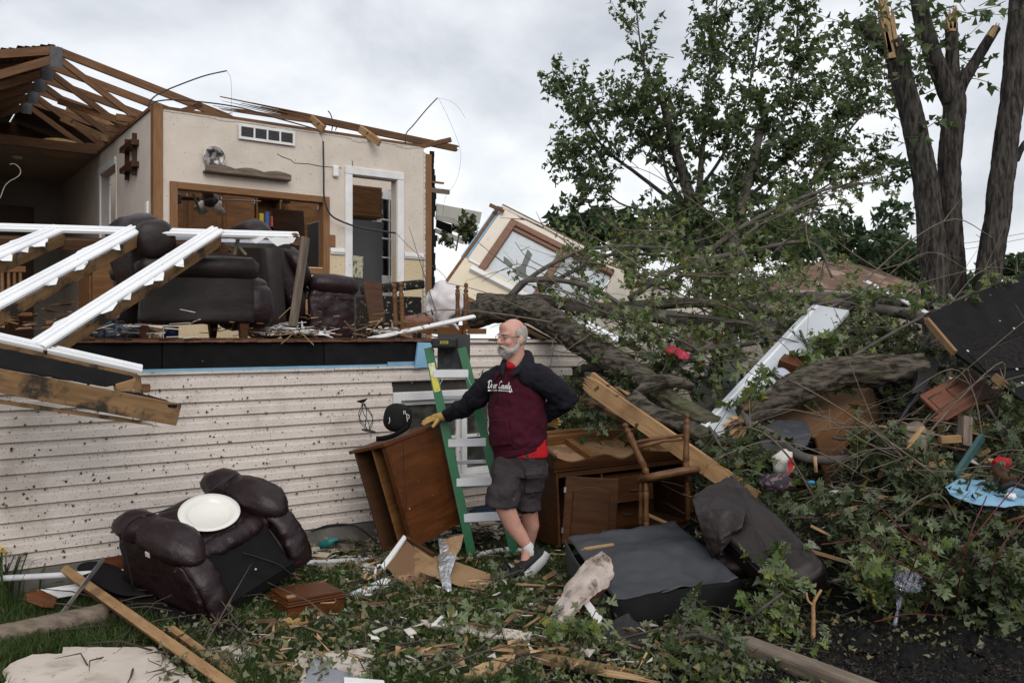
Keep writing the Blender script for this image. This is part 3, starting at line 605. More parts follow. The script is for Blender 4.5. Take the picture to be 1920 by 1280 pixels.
def post(parent, p0, p1, r, mat, name='spindle', knob=True):   # turned wooden post
    p0, p1 = Vector(p0), Vector(p1); l = (p1-p0).length; M = axes(p0, *[a for a in (lambda z: (z.orthogonal().normalized(), z.cross(z.orthogonal().normalized()), z))((p1-p0).normalized())])
    pr = [(.001, 0), (r*.7, 0), (r*.8, .04*l), (r*1.1, .10*l), (r*.75, .13*l), (r*1.15, .16*l), (r*1.0, .3*l), (r*.85, .5*l), (r*1.0, .7*l), (r*1.15, .78*l), (r*.7, .81*l), (r*1.15, .84*l), (r*.8, .88*l)]
    pr += [(r*.55, .91*l), (r*.95, .94*l), (r*.9, .975*l), (r*.4, l), (.001, l)] if knob else [(r*.8, .95*l), (r*.7, l), (.001, l)]
    return mk(name, B().lathe(pr, 10, M), mat, parent, smooth=True)

# ================================================================== fallen white porch frame
pf = empty('porch_frame', P(200, 560, 5.4), 'fallen white grid frame of vinyl rails leaning on the floor edge', 'frame')
TA, TB = P(-90, 423, 5.55), P(560, 441, 6.45); BA, BB = P(-120, 606, 4.62), P(266, 692, 5.15)
fn = (TB-TA).cross(BA-TA).normalized()
if fn.y > 0: fn = -fn
RP = [(-.055, -.012), (-.055, .006), (-.045, .012), (-.032, .012), (-.027, .004), (-.019, .004), (-.015, .014), (.005, .014), (.009, .004), (.017, .004), (.022, .012), (.046, .012), (.055, .004), (.055, -.012)]
pbeam('top_rail', TA, TB, [(y*.75, z) for y, z in RP], m_vinyl, pf, fn)
beam('wood_stud', TA-fn*.05+Vector((0, 0, -.05)), P(440, 452, 6.3)-fn*.05, .05, .07, m_lumbold, pf, fn, sp1=.12)
for tp, bt, zt, zb in (((112, 428), (-260, 585), 5.83, 4.35), ((256, 429), (-92, 615), 6.02, 4.62), ((408, 431), (70, 648), 6.22, 4.86)):
    a, c = P(*tp, zt), P(*bt, zb)
    pbeam('cross_rail', a+fn*.006, c+fn*.006, RP, m_vinyl, pf, fn)
    side = (c-a).normalized().cross(fn); side = side if side.z < 0 else -side
    beam('wood_stud', a.lerp(c, .02)-fn*.055+side*.02, c-fn*.055+side*.02, .075, .085, m_lumdirty, pf, fn)
    for k in range(9):  # torn vinyl flaps along the lower edge
        t = random.uniform(.1, .9); l = random.uniform(.05, .16); w = random.uniform(.02, .055); q = a.lerp(c, t); d = (c-a).normalized()
        sd = side if k % 3 else -side
        plate('torn_flap', [q+sd*.05+fn*.004, q+d*l+sd*.05+fn*.003, q+d*l*.9+sd*(.05+w*.4)-fn*.01, q+d*l*.5+sd*(.05+w)-fn*random.uniform(0, .03), q+d*.01+sd*(.055+w*.3)], .0018, m_vinyl, pf, jag=.004, seed=k)
    b = B()
    for k in range(26):
        q = a.lerp(c, random.uniform(.08, .95)); d = (c-a).normalized(); q = q+side*random.uniform(.045, .07)-fn*random.uniform(0, .03)
        b.tube([q, q+d*random.uniform(.02, .09)+side*random.uniform(-.01, .02)], .003, 4)
    mk('torn_screen_shreds', b, m_plate, pf, kind='stuff')
pbeam('bottom_rail', BA, BB, [(y*.6, z*1.2) for y, z in RP], m_vinyl, pf, fn)
beam('trim_board', BA+Vector((.0, -.02, -.045)), BB+Vector((-.02, -.02, -.03)), .02, .035, m_lumdirty, pf)
plate('sheathing_strip', [P(-120, 632, 4.55), P(262, 706, 5.1), P(250, 712, 5.05), P(195, 731, 4.97), P(-120, 664, 4.45)], .012, m_sheath, pf, jag=.003)
beam('header_beam', P(-120, 690, 4.42), P(334, 777, 4.98), .07, .125, m_lumdirty, pf, sp0=0)
plate('felt_remnant', [P(205, 733, 4.93), P(262, 738, 4.98), P(333, 757, 4.95), P(330, 765, 4.93), P(230, 742, 4.9)], .012, m_sheath, pf, jag=.008)
beam('end_block', P(216, 729, 5.0), P(258, 717, 5.1), .04, .06, m_lumber, pf); beam('end_block', P(256, 704, 5.1), P(262, 742, 5.05), .03, .04, m_lumdirty, pf, up=(0, 1, 0)); beam('end_block', P(262, 728, 5.1), P(277, 727, 5.15), .05, .05, m_lumbold, pf)
beam('lower_lath', P(-120, 735, 4.44), P(302, 797, 4.96), .05, .02, m_lumdirty, pf, sp1=.2)
pbeam('gutter_piece', P(415, 455, 6.4), P(545, 459, 6.55), [(-.03, -.02), (-.03, .02), (.03, .02), (.03, -.02)], m_chrome, pf, fn)
for i, q in enumerate((((420, 442), (470, 441), (500, 444), (480, 457), (462, 449), (430, 447)), ((500, 445), (555, 446), (550, 455), (520, 462)))):
    plate('torn_flap', [P(x, y, 6.3) for x, y in q], .002, m_vinyl, pf, jag=.006, seed=i)
beam('broken_stud_end', P(548, 448, 6.4), P(578, 455, 6.5), .06, .09, m_lumdirty, pf, sp1=.12)
beam('prop_post', P(573, 445, 6.45), P(549, 612, 6.40), .075, .035, m_post, None, up=(1, -.3, 0), label='weathered grey post propped between the frame end and the floor', cat='post')
beam('prop_lath', P(448, 440, 6.35), P(440, 478, 6.35), .035, .02, m_post, None, up=(1, 0, 0), label='short grey lath standing under the frame top rail', cat='lath')
beam('prop_lath', P(447, 462, 6.35), P(462, 478, 6.35), .012, .02, m_post, None, up=(1, 0, 0), label='thin grey lath slanting beside the armchair top', cat='lath')

# ================================================================== furniture on the floor deck
def hmk(name, b, mat, parent, **k): return mk(name, b, mat, parent, HMAT, **k)
ac = empty('leather_armchair', HL(-1.35, .5, FL), 'dark leather armchair standing side-on at the floor edge', 'armchair')
for v in (.10, .92):
    hmk('side_panel', B().box(-1.74, -.93, v, v+.10, 1.745, 2.16), m_leatherd, ac, bevel=.03, smooth=True)
    hmk('arm_roll', B().tube([(-1.76, v+.05, 2.12), (-1.70, v+.05, 2.135), (-1.2, v+.05, 2.15), (-.95, v+.05, 2.15), (-.90, v+.05, 2.14)], [.04, .085, .09, .09, .05], 14), m_leatherd, ac, smooth=True)
for u in (-1.70, -1.0):
    for v in (.16, .90):
        hmk('leg', B().add([(u-.035, v-.035, 1.76), (u+.035, v-.035, 1.76), (u+.035, v+.035, 1.76), (u-.035, v+.035, 1.76), (u-.022, v-.022, 1.63-.03*(u > -1.2)*(v < .5)), (u+.022, v-.022, 1.63-.03*(u > -1.2)*(v < .5)), (u+.022, v+.022, 1.63), (u-.022, v+.022, 1.63)], [(3, 2, 1, 0), (4, 5, 6, 7), (0, 1, 5, 4), (1, 2, 6, 5), (2, 3, 7, 6), (3, 0, 4, 7)][::1]), m_furnd, ac)
hmk('seat_cushion', B().ell((-1.22, .56, 2.0), (.50, .36, .13), e=.5, nu=24, nv=14), m_leather, ac, smooth=True)
hmk('front_apron', B().ell((-.86, .56, 1.88), (.14, .40, .18), e=.5, nu=24, nv=14), m_leather, ac, smooth=True)
hmk('backrest', B().ell((-1.66, .55, 2.28), (.15, .44, .26), Matrix.Rotation(R(-12), 4, 'Y'), e=.55, nu=24, nv=14), m_leather, ac, smooth=True)
hmk('back_wing', B().ell((-1.64, .14, 2.33), (.14, .10, .14), Matrix.Rotation(R(-12), 4, 'Y'), e=.7, nu=20, nv=12), m_leatherd, ac, smooth=True)
crumple('plastic_sheet', HP(335, 462, .25), (.16, .10, .09), M_('cloudy_plastic', (.36, .37, .40), .35, (.27, .28, .31), 5), amp=.3, label='crumpled grey plastic lying on the armchair seat', cat='plastic sheet', res=3)
# recliner behind it
uA, _ = HW(585, 560, 1.5); uB, _ = HW(663, 560, 1.5)
rc = empty('recliner', HL((uA+uB)/2, 1.9, FL), 'oxblood leather recliner in front of the doorway, tipped back', 'recliner')
for v in (1.45, 2.15):
    hmk('side_panel', B().ell(((uA+uB)/2-.02, v+.07, 1.86), ((uB-uA)/2+.02, .08, .27), e=.45, nu=24, nv=14), m_leather, rc, smooth=True)
    hmk('arm_pad', B().tube([(uA-.02, v+.06, 2.14), (uA+.05, v+.06, 2.15), ((uA+uB)/2, v+.06, 2.145), (uB-.03, v+.06, 2.13), (uB+.03, v+.06, 2.10)], [.05, .10, .105, .10, .05], 14), m_leather, rc, smooth=True)
hmk('seat', B().ell(((uA+uB)/2, 1.9, 2.0), (.32, .36, .14), e=.5, nu=24, nv=14), m_leather, rc, smooth=True)
Mb = Matrix.Rotation(R(-28), 4, 'Y')
hmk('backrest', B().ell((uA-.28, 1.9, 2.25), (.13, .43, .55), Mb, e=.5, nu=28, nv=18).ell((uA-.13, 1.75, 2.30), (.10, .34, .22), Mb, e=.7, nu=24, nv=12), m_leather, rc, smooth=True)
hmk('back_panel', B().ell((uA-.42, 1.72, 2.12), (.10, .40, .50), Matrix.Rotation(R(-6), 4, 'Y'), e=.4, nu=24, nv=14), m_leatherd, rc, smooth=True)
# black laundry hamper, leaning board, wooden chair parts, pillow
hmp = empty('laundry_hamper', HL(1.9, 2.55, FL), 'black wicker hamper speckled with grit in the doorway', 'hamper')
ha_, hb_ = HW(692, 560, 2.6)[0], HW(788, 560, 2.6)[0]
m_wick = M_('black_wicker', (.014, .013, .013), .6, (.008, .008, .008), 30, bump=.006, bs=45, specks=((.33, .28, .2), 24, .62))
hmk('basket', B().box(ha_, hb_, 2.55, 2.95, FL, 2.11), m_wick, hmp, bevel=.02)
mk('lid', B().box(-.02, .62, -.02, .42, 0, .11), m_wick, hmp, HMAT @ Matrix.Translation((ha_+.06, 2.5, 2.13)) @ Matrix.Rotation(R(-7), 4, 'Y'), bevel=.03)
plate('brown_board', [HP(680, 524, 2.45), HP(714, 530, 2.45), HP(722, 603, 2.3), HP(694, 612, 2.3)], .02, m_furnd, label='dark brown board leaning against the hamper', cat='board')
wc = empty('broken_dining_chair', HP(820, 625, .35), 'broken wooden dining chair frame lying at the floor edge above the ladder', 'chair')
for (x0, y0), (x1, y1), v in (((743, 628), (739, 532), .42), ((756, 628), (751, 528), .35), ((858, 600), (858, 535), .45), ((871, 632), (874, 530), .30)):
    post(wc, HP(x0, y0, v), HP(x1, y1, v), .021, m_furnl, 'post')
beam('seat_rail', HP(758, 612, .36), HP(868, 622, .33), .03, .085, m_furnl, wc); beam('side_rail', HP(876, 621, .30), HP(912, 621, .2), .03, .05, m_furnl, wc)
hmk('seat_panel', B().prism([(HW(765, 600, .5)[0], .45), (HW(870, 600, .5)[0], .40), (HW(860, 600, .9)[0], .95), (HW(775, 600, .9)[0], .95)], 1.72, 1.75), m_furn, wc)
cs = empty('brown_suitcase', HP(785, 600, .55), 'small brown case with a black handle on the broken chair', 'case')
mk('case_body', B().ell(HP(785, 603, .6), (.14, .12, .06), e=.6, nu=20, nv=10), M_('case_vinyl', (.20, .085, .06), .5), cs, smooth=True)
mk('handle', B().tube([HP(782, 592, .5), HP(787, 588, .5), HP(797, 588, .5), HP(802, 593, .5)], .008, 6), m_black, cs, smooth=True)
pw = crumple('white_pillow', HP(836, 573, .95), (.20, .16, .22), M_('pillow_cotton', (.62, .59, .60), .85, (.52, .49, .50), 4, bump=.004, bs=5), amp=.26, s=2.4, label='dirty white pillow slumped between the chair posts', cat='pillow', res=4)
beam('white_lath', HP(690, 636, .22), HP(893, 592, .12), .05, .012, m_white, None, up=(0, -.6, 1), sp1=.02, label='long white lath slanting over the broken chair', cat='lath')
beam('white_lath', HP(700, 632, .28), HP(845, 607, .16), .035, .01, m_white, None, up=(0, -.5, 1), sp1=.05, label='second white lath under the long slanting one', cat='lath')
beam('white_lath', HP(848, 602, .14), HP(862, 619, .12), .025, .01, m_white, None, up=(0, -.5, 1), sp1=.03, label='short white lath crossing the chair seat rail', cat='lath')
def shards(name, c, r, n, mats, label, lmin=.05, lmax=.25, w=.02, parent=None, zs=.4, cat='debris'):
    b = B()
    for i in range(n):
        a = random.uniform(0, 6.28); rr = r*math.sqrt(random.random()); p = Vector(c)+Vector((rr*math.cos(a), rr*math.sin(a)*.5, abs(random.gauss(0, zs*r*.4))))
        d = Vector((random.gauss(0, 1), random.gauss(0, .6), random.gauss(0, .10)+.02)).normalized()*random.uniform(lmin, lmax); M = along(p, p+d, (random.gauss(0, .4), random.gauss(0, .4), 1)); l = d.length; ww = w*random.uniform(.3, 1)
        b.add([(0, -ww/2, 0), (l, -ww/2*random.random(), 0), (l*.95, ww/2*random.random(), .002), (0, ww/2, 0), (0, -ww/2, .004), (l, -ww/2*.4, .004), (l*.95, ww/2*.4, .006), (0, ww/2, .004)], [(3, 2, 1, 0), (4, 5, 6, 7), (0, 1, 5, 4), (1, 2, 6, 5), (2, 3, 7, 6), (3, 0, 4, 7)], M)
    return mk(name, b, mats, parent, label=label, cat=cat, kind='stuff')
shards('white_splinters', HP(545, 628, .25), .22, 70, m_white, 'heap of white splinters beside the armchair on the floor edge', .03, .13, .045)
shards('white_splinters', HP(585, 628, .2), .12, 30, m_white, 'white vinyl shreds below the recliner', .04, .14, .03)
shards('white_splinters', HP(735, 626, .3), .16, 40, m_white, 'white splinters around the hamper foot', .03, .12, .04)
shards('tan_splinters', HP(500, 630, .2), .5, 50, m_lumber, 'tan wood chips strewn along the floor edge', .04, .16, .02)
shards('tan_splinters', HP(80, 618, .6), .5, 60, m_parti, 'tan debris heaped inside the left of the open room', .04, .14, .06)
shards('tan_splinters', HP(700, 630, .15), .6, 50, m_parti, 'brown chips along the floor edge by the ladder', .04, .2, .03)
shards('white_splinters', HP(250, 634, .12), .5, 40, m_plastercore, 'pale plaster scraps under the armchair', .04, .16, .04)
# sideboard and railing deeper in the room
sb = empty('oak_sideboard', HP(220, 620, 2.6), 'honey oak sideboard behind the fallen frame rails', 'sideboard')
sa, sc_ = HW(174, 560, 2.3)[0], HW(262, 560, 2.3)[0]
hmk('carcass', B().box(sa, sc_, 2.3, 3.0, FL, 2.42), m_furnl, sb, bevel=.006); hmk('top', B().box(sa-.03, sc_+.03, 2.27, 3.03, 2.42, 2.45), m_furnl, sb, bevel=.006)
hmk('door', B().box(sa-.02, sa-.001, 2.34, 2.66, FL+.05, 2.2), m_furnl, sb, bevel=.004); hmk('drawer', B().box(sa-.02, sa-.001, 2.34, 2.66, 2.22, 2.39), m_furnl, sb, bevel=.004)
sp = empty('spindle_chair', HP(25, 620, 2.2), 'pale wooden spindle-back chair at the left of the open room', 'chair')
beam('top_rail', HP(0, 505, 2.2), HP(48, 505, 2.2), .03, .05, m_furnl, sp)
for px in (4, 16, 27, 38): mk('spindle', B().tube([HP(px, 508, 2.2), HP(px+1, 565, 2.2), HP(px, 615, 2.2)], [.012, .018, .012], 8), m_furnl, sp, smooth=True)
beam('seat', HP(-5, 590, 2.2), HP(55, 590, 2.2), .4, .03, m_furnl, sp)
mk('shoe_pile', B().ell(HP(225, 622, .35), (.22, .10, .06), e=.8).ell(HP(202, 616, .4), (.08, .1, .09), e=.8), M_('plaid_cloth', (.07, .085, .11), .8, (.012, .015, .02), 24, lo=.48, hi=.52), None, smooth=True, label='dark plaid cloth heaped beside the armchair leg', cat='cloth', kind='stuff')
mk('blue_mug', B().lathe([(.001, 0), (.05, 0), (.052, .085), (.047, .085), (.045, .01), (.001, .01)], 18), M_('blue_glaze', (.02, .03, .09), .3), None, Matrix.Translation(HP(321, 634, .35)), smooth=True, label='dark blue bowl under the armchair', cat='bowl')

# ================================================================== step ladder
ld = empty('step_ladder', G(905, 1040), 'green fibreglass step ladder with a black top cap beside the man', 'ladder')
m_green = M_('green_fibreglass', (.010, .125, .045), .38, (.008, .10, .036), 5, spec=.5, specks=((.2, .18, .12), 22, .76))
m_alu = M_('ladder_aluminium', (.62, .63, .65), .4, (.52, .53, .55), 5)
lt, rt, lb, rb = P(803, 652, 6.55), P(866, 652, 6.55), P(886, 1045, 6.36), P(966, 1040, 6.36)
ln = (rt-lt).cross(lb-lt).normalized(); ln = ln if ln.y < 0 else -ln
RC = [(-.036, -.013), (-.036, .013), (.036, .013), (.036, -.013), (.030, -.013), (.030, .007), (-.030, .007), (-.030, -.013)]
for a, c, s in ((lt, lb, 1), (rt, rb, -1)): pbeam('side_rail', a, c, [(y*.9, z*1.3) for y, z in RC], m_green, ld, ln)
for i, yy in enumerate((702, 832, 905, 970)):
    t = (yy-652)/(1042-652); a, c = lt.lerp(lb, t), rt.lerp(rb, t); s = mk('step', B().box(.0, (c-a).length, -.045, .045, -.03, .03), m_alu, ld, along(a-ln*.02, c-ln*.02, (lt-lb)), bevel=.003)
mk('cap', B().add([], []).box(-.215, .215, -.07, .10, 0, .075), m_black, ld, along(lt.lerp(rt, .5)+Vector((0, -.02, -.0)), rt+Vector((0, -.02, 0)), (0, 0, 1)), bevel=.014)
CM = along(lt.lerp(rt, .5)+Vector((0, -.02, 0)), rt+Vector((0, -.02, 0)), (0, 0, 1))
for v in [o for o in ld.children if o.name.startswith('cap')]:
    v.scale = (.43, 1, 1)
mk('cap_emblem', B().box(-.03, .03, -.0745, -.0715, .032, .052), M_('yellow_label', (.55, .48, .06), .5), ld, CM)
mk('emblem_lettering', B().box(-.024, -.016, -.0765, -.0747, .036, .048).box(-.012, -.006, -.0765, -.0747, .036, .048).box(-.002, .006, -.0765, -.0747, .036, .048).box(.010, .016, -.0765, -.0747, .036, .048).box(.019, .025, -.0765, -.0747, .036, .048), m_black, ld, CM, kind='stuff')
d_ = (lb-lt).normalized(); LM = along(lt+d_*.12+ln*.018, lt+d_*.40+ln*.018, ln)
mk('warning_label', B().box(0, .22, -.024, .024, 0, .0015), M_('warning_label_print', (.62, .62, .55), .5, (.55, .50, .08), 7, (1, 1, 1), lo=.45, hi=.55, specks=((.03, .03, .03), 90, .62)), ld, LM)
bl0, br0 = P(806, 655, 6.68), P(864, 655, 6.68); bl1, br1 = P(868, 1000, 7.1), P(948, 996, 7.1)
for a, c in ((bl0, bl1), (br0, br1)): beam('rear_leg', a, c, .05, .022, m_green, ld, up=(1, 0, 0))
for t in (.25, .6): beam('rear_brace', bl0.lerp(bl1, t), br0.lerp(br1, t), .012, .03, m_alu, ld)
mk('tool_shelf', B().box(0, .25, 0, .02, 0, .27), m_black, ld, along(P(820, 692, 6.64), P(868, 692, 6.64), (0, .12, 1)))
mk('shelf_rib', B().tube([P(838, 672, 6.6)+Vector((.042*math.cos(k*.349), .0, .05*math.sin(k*.349))) for k in range(19)], .004, 5), m_black, ld)
for a, c in ((P(824, 722, 6.5), P(834, 704, 6.5)), (P(884, 722, 6.5), P(874, 704, 6.5))): beam('step_brace', a, c, .012, .004, m_alu, ld)

# ================================================================== leaning bookcase with things on top
A = P(722, 834, 6.12); MC = frame3(A, P(828, 793, 6.62), P(777, 1026, 6.12))
cw, chh = .62, .76; cd = .34
sgn = 1 if (MC.to_3x3() @ Vector((0, 1, 0))).x < 0 else -1
bc = empty('leaning_bookcase', P(760, 1020, 6.4), 'cherry wood bookcase tilted against the siding under the gloved hand', 'bookcase')
def cb(name, x0, x1, y0, y1, z0, z1, mat=m_furn, **k): return mk(name, B().box(x0, x1, min(y0*sgn, y1*sgn), max(y0*sgn, y1*sgn), z0, z1), mat, bc, MC, bevel=.003, **k)
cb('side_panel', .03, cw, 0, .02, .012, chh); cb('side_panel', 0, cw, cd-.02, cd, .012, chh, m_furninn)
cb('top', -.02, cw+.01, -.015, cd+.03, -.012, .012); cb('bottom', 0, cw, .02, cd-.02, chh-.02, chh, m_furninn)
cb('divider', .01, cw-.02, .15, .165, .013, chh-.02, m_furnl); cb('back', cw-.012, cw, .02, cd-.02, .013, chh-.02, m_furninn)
cb('face_stile', 0, .028, -.004, .045, .013, chh, m_furn)
cbw = MC @ Vector((.10, .12*sgn, -.012)); upc = (MC.to_3x3() @ Vector((0, 0, -1)))
mk('lamp_cable', B().tube(spline([P(738, 822, 6.1), P(755, 830, 6.1), P(757, 880, 6.13), P(762, 930, 6.11), P(759, 970, 6.11)]), .0022, 5), m_black, label='thin black cord hanging down the bookcase side', cat='cord', smooth=True)
lw = empty('wire_stand', P(690, 812, 6.45), 'black twisted wire candle stand on the bookcase top', 'candle stand')
base, top_ = P(691, 808, 6.5), P(680, 752, 6.5)
mk('base_disc', B().lathe([(.001, 0), (.055, 0), (.055, .006), (.02, .012), (.001, .012)], 16), m_black, lw, Matrix.Translation(base) @ Matrix.Rotation(R(12), 4, 'Y'), smooth=True)
for k in range(6):
    a = k*1.047; pts = [base.lerp(top_, t)+Vector((math.cos(a+t*1.6), math.sin(a+t*1.6), 0))*(.008+.048*math.sin(math.pi*min(1, t*1.12))**1.2*(t < .9)) for t in np.linspace(0.03, .93, 10)]
    mk('wire', B().tube(pts, .003, 5), m_black, lw, smooth=True)
mk('dish', B().lathe([(.001, 0), (.012, 0), (.045, .022), (.043, .025), (.001, .006)], 14), m_black, lw, Matrix.Translation(top_-Vector((0, 0, .012))) @ Matrix.Rotation(R(-14), 4, 'Y'), smooth=True)
hat = empty('baseball_cap', P(748, 795, 6.3), 'black cap with white lettering lying on the bookcase', 'cap')
cpc = P(746, 783, 6.32)
mk('crown', B().ell(cpc, (.105, .10, .105), Matrix.Rotation(R(10), 4, 'Y'), e=.8, nu=22, nv=14), M_('cap_cotton', (.010, .010, .011), .85, bump=.002, bs=30, spec=.2), hat, smooth=True)
mk('brim', B().sheet(lambda s, t: P(705+60*s, 818-22*s*s+9*t, 6.2+.05*t)+Vector((0, 0, -.012*math.sin(math.pi*t))), 8, 4), MATS['cap_cotton'], hat, smooth=True, solid=.004)
def strokes(segs, r): 
    b = B()
    for s in segs: b.tube([P(x, y, z) for x, y, z in s], r, 5)
    return b
zc = 6.205
mk('cap_lettering', strokes([[(762, 776, zc), (763, 783, zc+.002), (764, 790, zc+.005)], [(762, 776, zc), (767, 778, zc), (767, 784, zc+.002), (763, 785, zc+.003)], [(757, 770, zc), (757, 776, zc)], [(757, 770, zc), (760, 771, zc), (760, 776, zc)]], .0022), m_white, hat, kind='stuff')
mk('cap_piping', strokes([[(730, 782, 6.225), (731, 789, 6.22), (729, 794, 6.222)]], .002), m_white, hat)

# ================================================================== hutch base, tray and chair
hu = empty('tipped_buffet', G(1080, 1040), 'dark wooden buffet with a door hanging open behind the man', 'buffet')
A = P(1012, 1018, 6.75); MB = frame3(A, P(1050, 1026, 6.42), A+Vector((.03, .06, 1)))
A2 = P(1048, 1026, 6.42); MB = frame3(A2, P(1300, 985, 7.0), A2+Vector((-.03, .02, 1))); bw_, bh_, bd_ = 1.22, .56, .45
def bb(name, x0, x1, y0, y1, z0, z1, mat=m_furnd, par=None, **k): return mk(name, B().box(x0, x1, y0, y1, z0, z1), mat, par or hu, MB, bevel=.003, **k)
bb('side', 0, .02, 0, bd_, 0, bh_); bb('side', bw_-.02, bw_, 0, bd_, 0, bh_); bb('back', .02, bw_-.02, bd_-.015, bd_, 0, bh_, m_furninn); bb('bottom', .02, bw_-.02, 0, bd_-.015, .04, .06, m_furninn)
bb('divider', .40, .42, .01, bd_-.016, .06, bh_-.021); bb('divider', .80, .82, .01, bd_-.016, .06, bh_-.021); bb('top', -.02, bw_+.02, -.02, bd_+.01, bh_, bh_+.025)
bb('top_rail', .02, bw_-.02, 0, .02, bh_-.05, bh_-.001); bb('kick_board', .02, bw_-.02, .012, .03, 0, .039)
for i in range(2):
    d = bb('drawer', .425, .795, -.018-.10*(i == 1), -.001 if i == 0 else .15, .07+.22*i, .28+.20*i)
    bb('pull', .57, .65, -.035-.10*(i == 1), -.019-.10*(i == 1), .17+.20*i, .18+.20*i, m_plate, d)
MDR = MB @ Matrix.Translation((.02, -.002, .03)) @ Matrix.Rotation(R(-24), 4, 'Z') @ Matrix.Rotation(R(6), 4, 'Y')
dd = mk('door', B().box(0, .40, -.02, 0, 0, .50), m_furnd, hu, MDR, bevel=.004)
mk('raised_panel', B().prism([(.06, .06), (.34, .06), (.34, .40)]+[(.34-.28*k/8, .40+.035*math.sin(math.pi*k/8)) for k in range(1, 8)]+[(.06, .40)], 0, .010), m_furnd, dd, MDR @ Matrix.Translation((0, -.0205, 0)) @ Matrix.Rotation(R(90), 4, 'X'), bevel=.006)
mk('hinge', B().box(-.008, .008, -.026, -.005, .38, .42), m_chrome, dd, MDR); mk('hinge', B().box(-.008, .008, -.026, -.005, .08, .12), m_chrome, dd, MDR)
tr_ = empty('hutch_top', P(1160, 870, 6.6), 'oak hutch top with a scalloped edge lying on the buffet', 'hutch')
MT = MB @ Matrix.Translation((-.04, -.02, bh_+.03)) @ Matrix.Rotation(R(16), 4, 'X')
def tb(name, x0, x1, y0, y1, z0, z1, mat=m_furnl): return mk(name, B().box(x0, x1, y0, y1, z0, z1), mat, tr_, MT, bevel=.003)
tb('back_panel', .03, 1.20, .03, .46, 0, .012, m_parti); tb('long_rail', 0, 1.23, .46, .50, 0, .10); tb('long_rail', .02, 1.21, .40, .43, .0125, .09); tb('end_rail', 0, .03, 0, .46, 0, .10, m_furnd); tb('end_rail', 1.20, 1.23, 0, .46, 0, .10, m_furnd)
tb('cross_rail', .34, .40, .03, .40, .0125, .06); tb('cross_rail', .85, .90, .03, .40, .0125, .06)
sc_p = [(0, 0), (1.23, 0), (1.23, .10)] + [(1.23-1.23*k/40, .055+.035*math.cos(k/40*math.pi*6)*(.6+.4*math.cos(k*.31))) for k in range(1, 40)] + [(0, .10)]
mk('scalloped_rail', B().prism(sc_p, 0, .02), m_furnd, tr_, MT @ Matrix.Rotation(R(90), 4, 'X'))
wch = empty('mates_chair', P(1250, 985, 6.0), 'brown wooden armchair with turned posts lying on the buffet', 'chair')
zs = 5.95
m_chairw = M_('chair_maple', (.13, .060, .024), .45, (.08, .035, .014), 5, (4, 4, 4))
sc1 = P(1252, 890, zs)
MSx = along(sc1, P(1306, 880, zs+.02), (0, .25, 1))
mk('seat', B().ell((0, 0, 0), (.205, .20, .030), e=.42, nu=32, nv=10), m_chairw, wch, MSx, smooth=True)
post(wch, P(1214, 890, zs-.12), P(1170, 793, zs-.06), .024, m_chairw, 'back_post'); post(wch, P(1286, 880, zs-.1), P(1288, 775, zs-.04), .022, m_chairw, 'back_post')
mk('cross_rail', B().tube([P(1197, 838, zs-.08), P(1220, 832, zs-.07), P(1245, 826, zs-.06), P(1287, 823, zs-.06)], [.010, .016, .012, .010], 8), m_chairw, wch, smooth=True)
mk('cross_rail', B().tube([P(1185, 830, zs+.1), P(1230, 822, zs+.12), P(1288, 815, zs+.1)], [.010, .015, .010], 8), m_chairw, wch, smooth=True)
post(wch, P(1201, 985, zs-.02), P(1202, 905, zs-.02), .015, m_chairw, 'leg', False); post(wch, P(1212, 988, zs-.12), P(1211, 905, zs-.12), .019, m_chairw, 'leg', False)
post(wch, P(1290, 975, zs+.2), P(1288, 905, zs+.1), .018, m_chairw, 'leg', False); post(wch, P(1296, 960, zs+.3), P(1292, 895, zs+.2), .018, m_chairw, 'leg', False)
beam('pale_stick', P(1214, 964, 6.2), P(1258, 984, 6.15), .03, .02, m_lumber, label='short pale stick under the wooden armchair', cat='stick')
beam('long_plank', P(1092, 712, 6.75), P(1418, 938, 5.72), .045, .125, m_lumber, up=(.55, -.35, .75), sp0=.12, label='long fresh plank slanting down behind the wooden armchair', cat='plank')
beam('long_plank', P(1108, 704, 6.95), P(1190, 768, 6.75), .04, .07, m_lumber, up=(.5, -.3, .8), label='short fresh board sticking up beside the long plank top', cat='plank')
beam('thin_plank', P(1082, 742, 6.8), P(1182, 792, 6.55), .05, .035, m_lumdirty, up=(0, -.3, 1), sp0=.1, label='thin reddish plank below the long slanting plank', cat='plank')
# ================================================================== overturned recliner in the foreground
_rr = Matrix.Rotation(R(57), 4, 'Z') @ Matrix.Rotation(R(-15), 4, 'Y') @ Matrix.Rotation(R(11), 4, 'X') @ Matrix.Diagonal((.95, .90, .76, 1))
RM = Matrix.Translation(P(412, 1156, 5.02) - _rr @ Vector((-.35, -.47, .02))) @ _rr
orc = empty('tipped_recliner', RM.translation, 'overturned oxblood leather recliner base on the grass by the siding', 'recliner')
def om(name, b, mat, parent=orc, **k): return mk(name, b, mat, parent, RM, **k)
def wrink(b, c, amp, n=26, y0=.40):   # gathers radiating where leather is pulled in
    out = []
    for p in b.v:
        p = Vector(p); d = p-Vector(c); a = math.atan2(d.z, d.x); k = math.exp(-max(0, (p.y+y0))*8)
        out.append(tuple(p + Vector((d.x, 0, d.z))*amp*k*math.sin(a*n+3*mnoise.noise(p*5))))
    b.v = out; return b
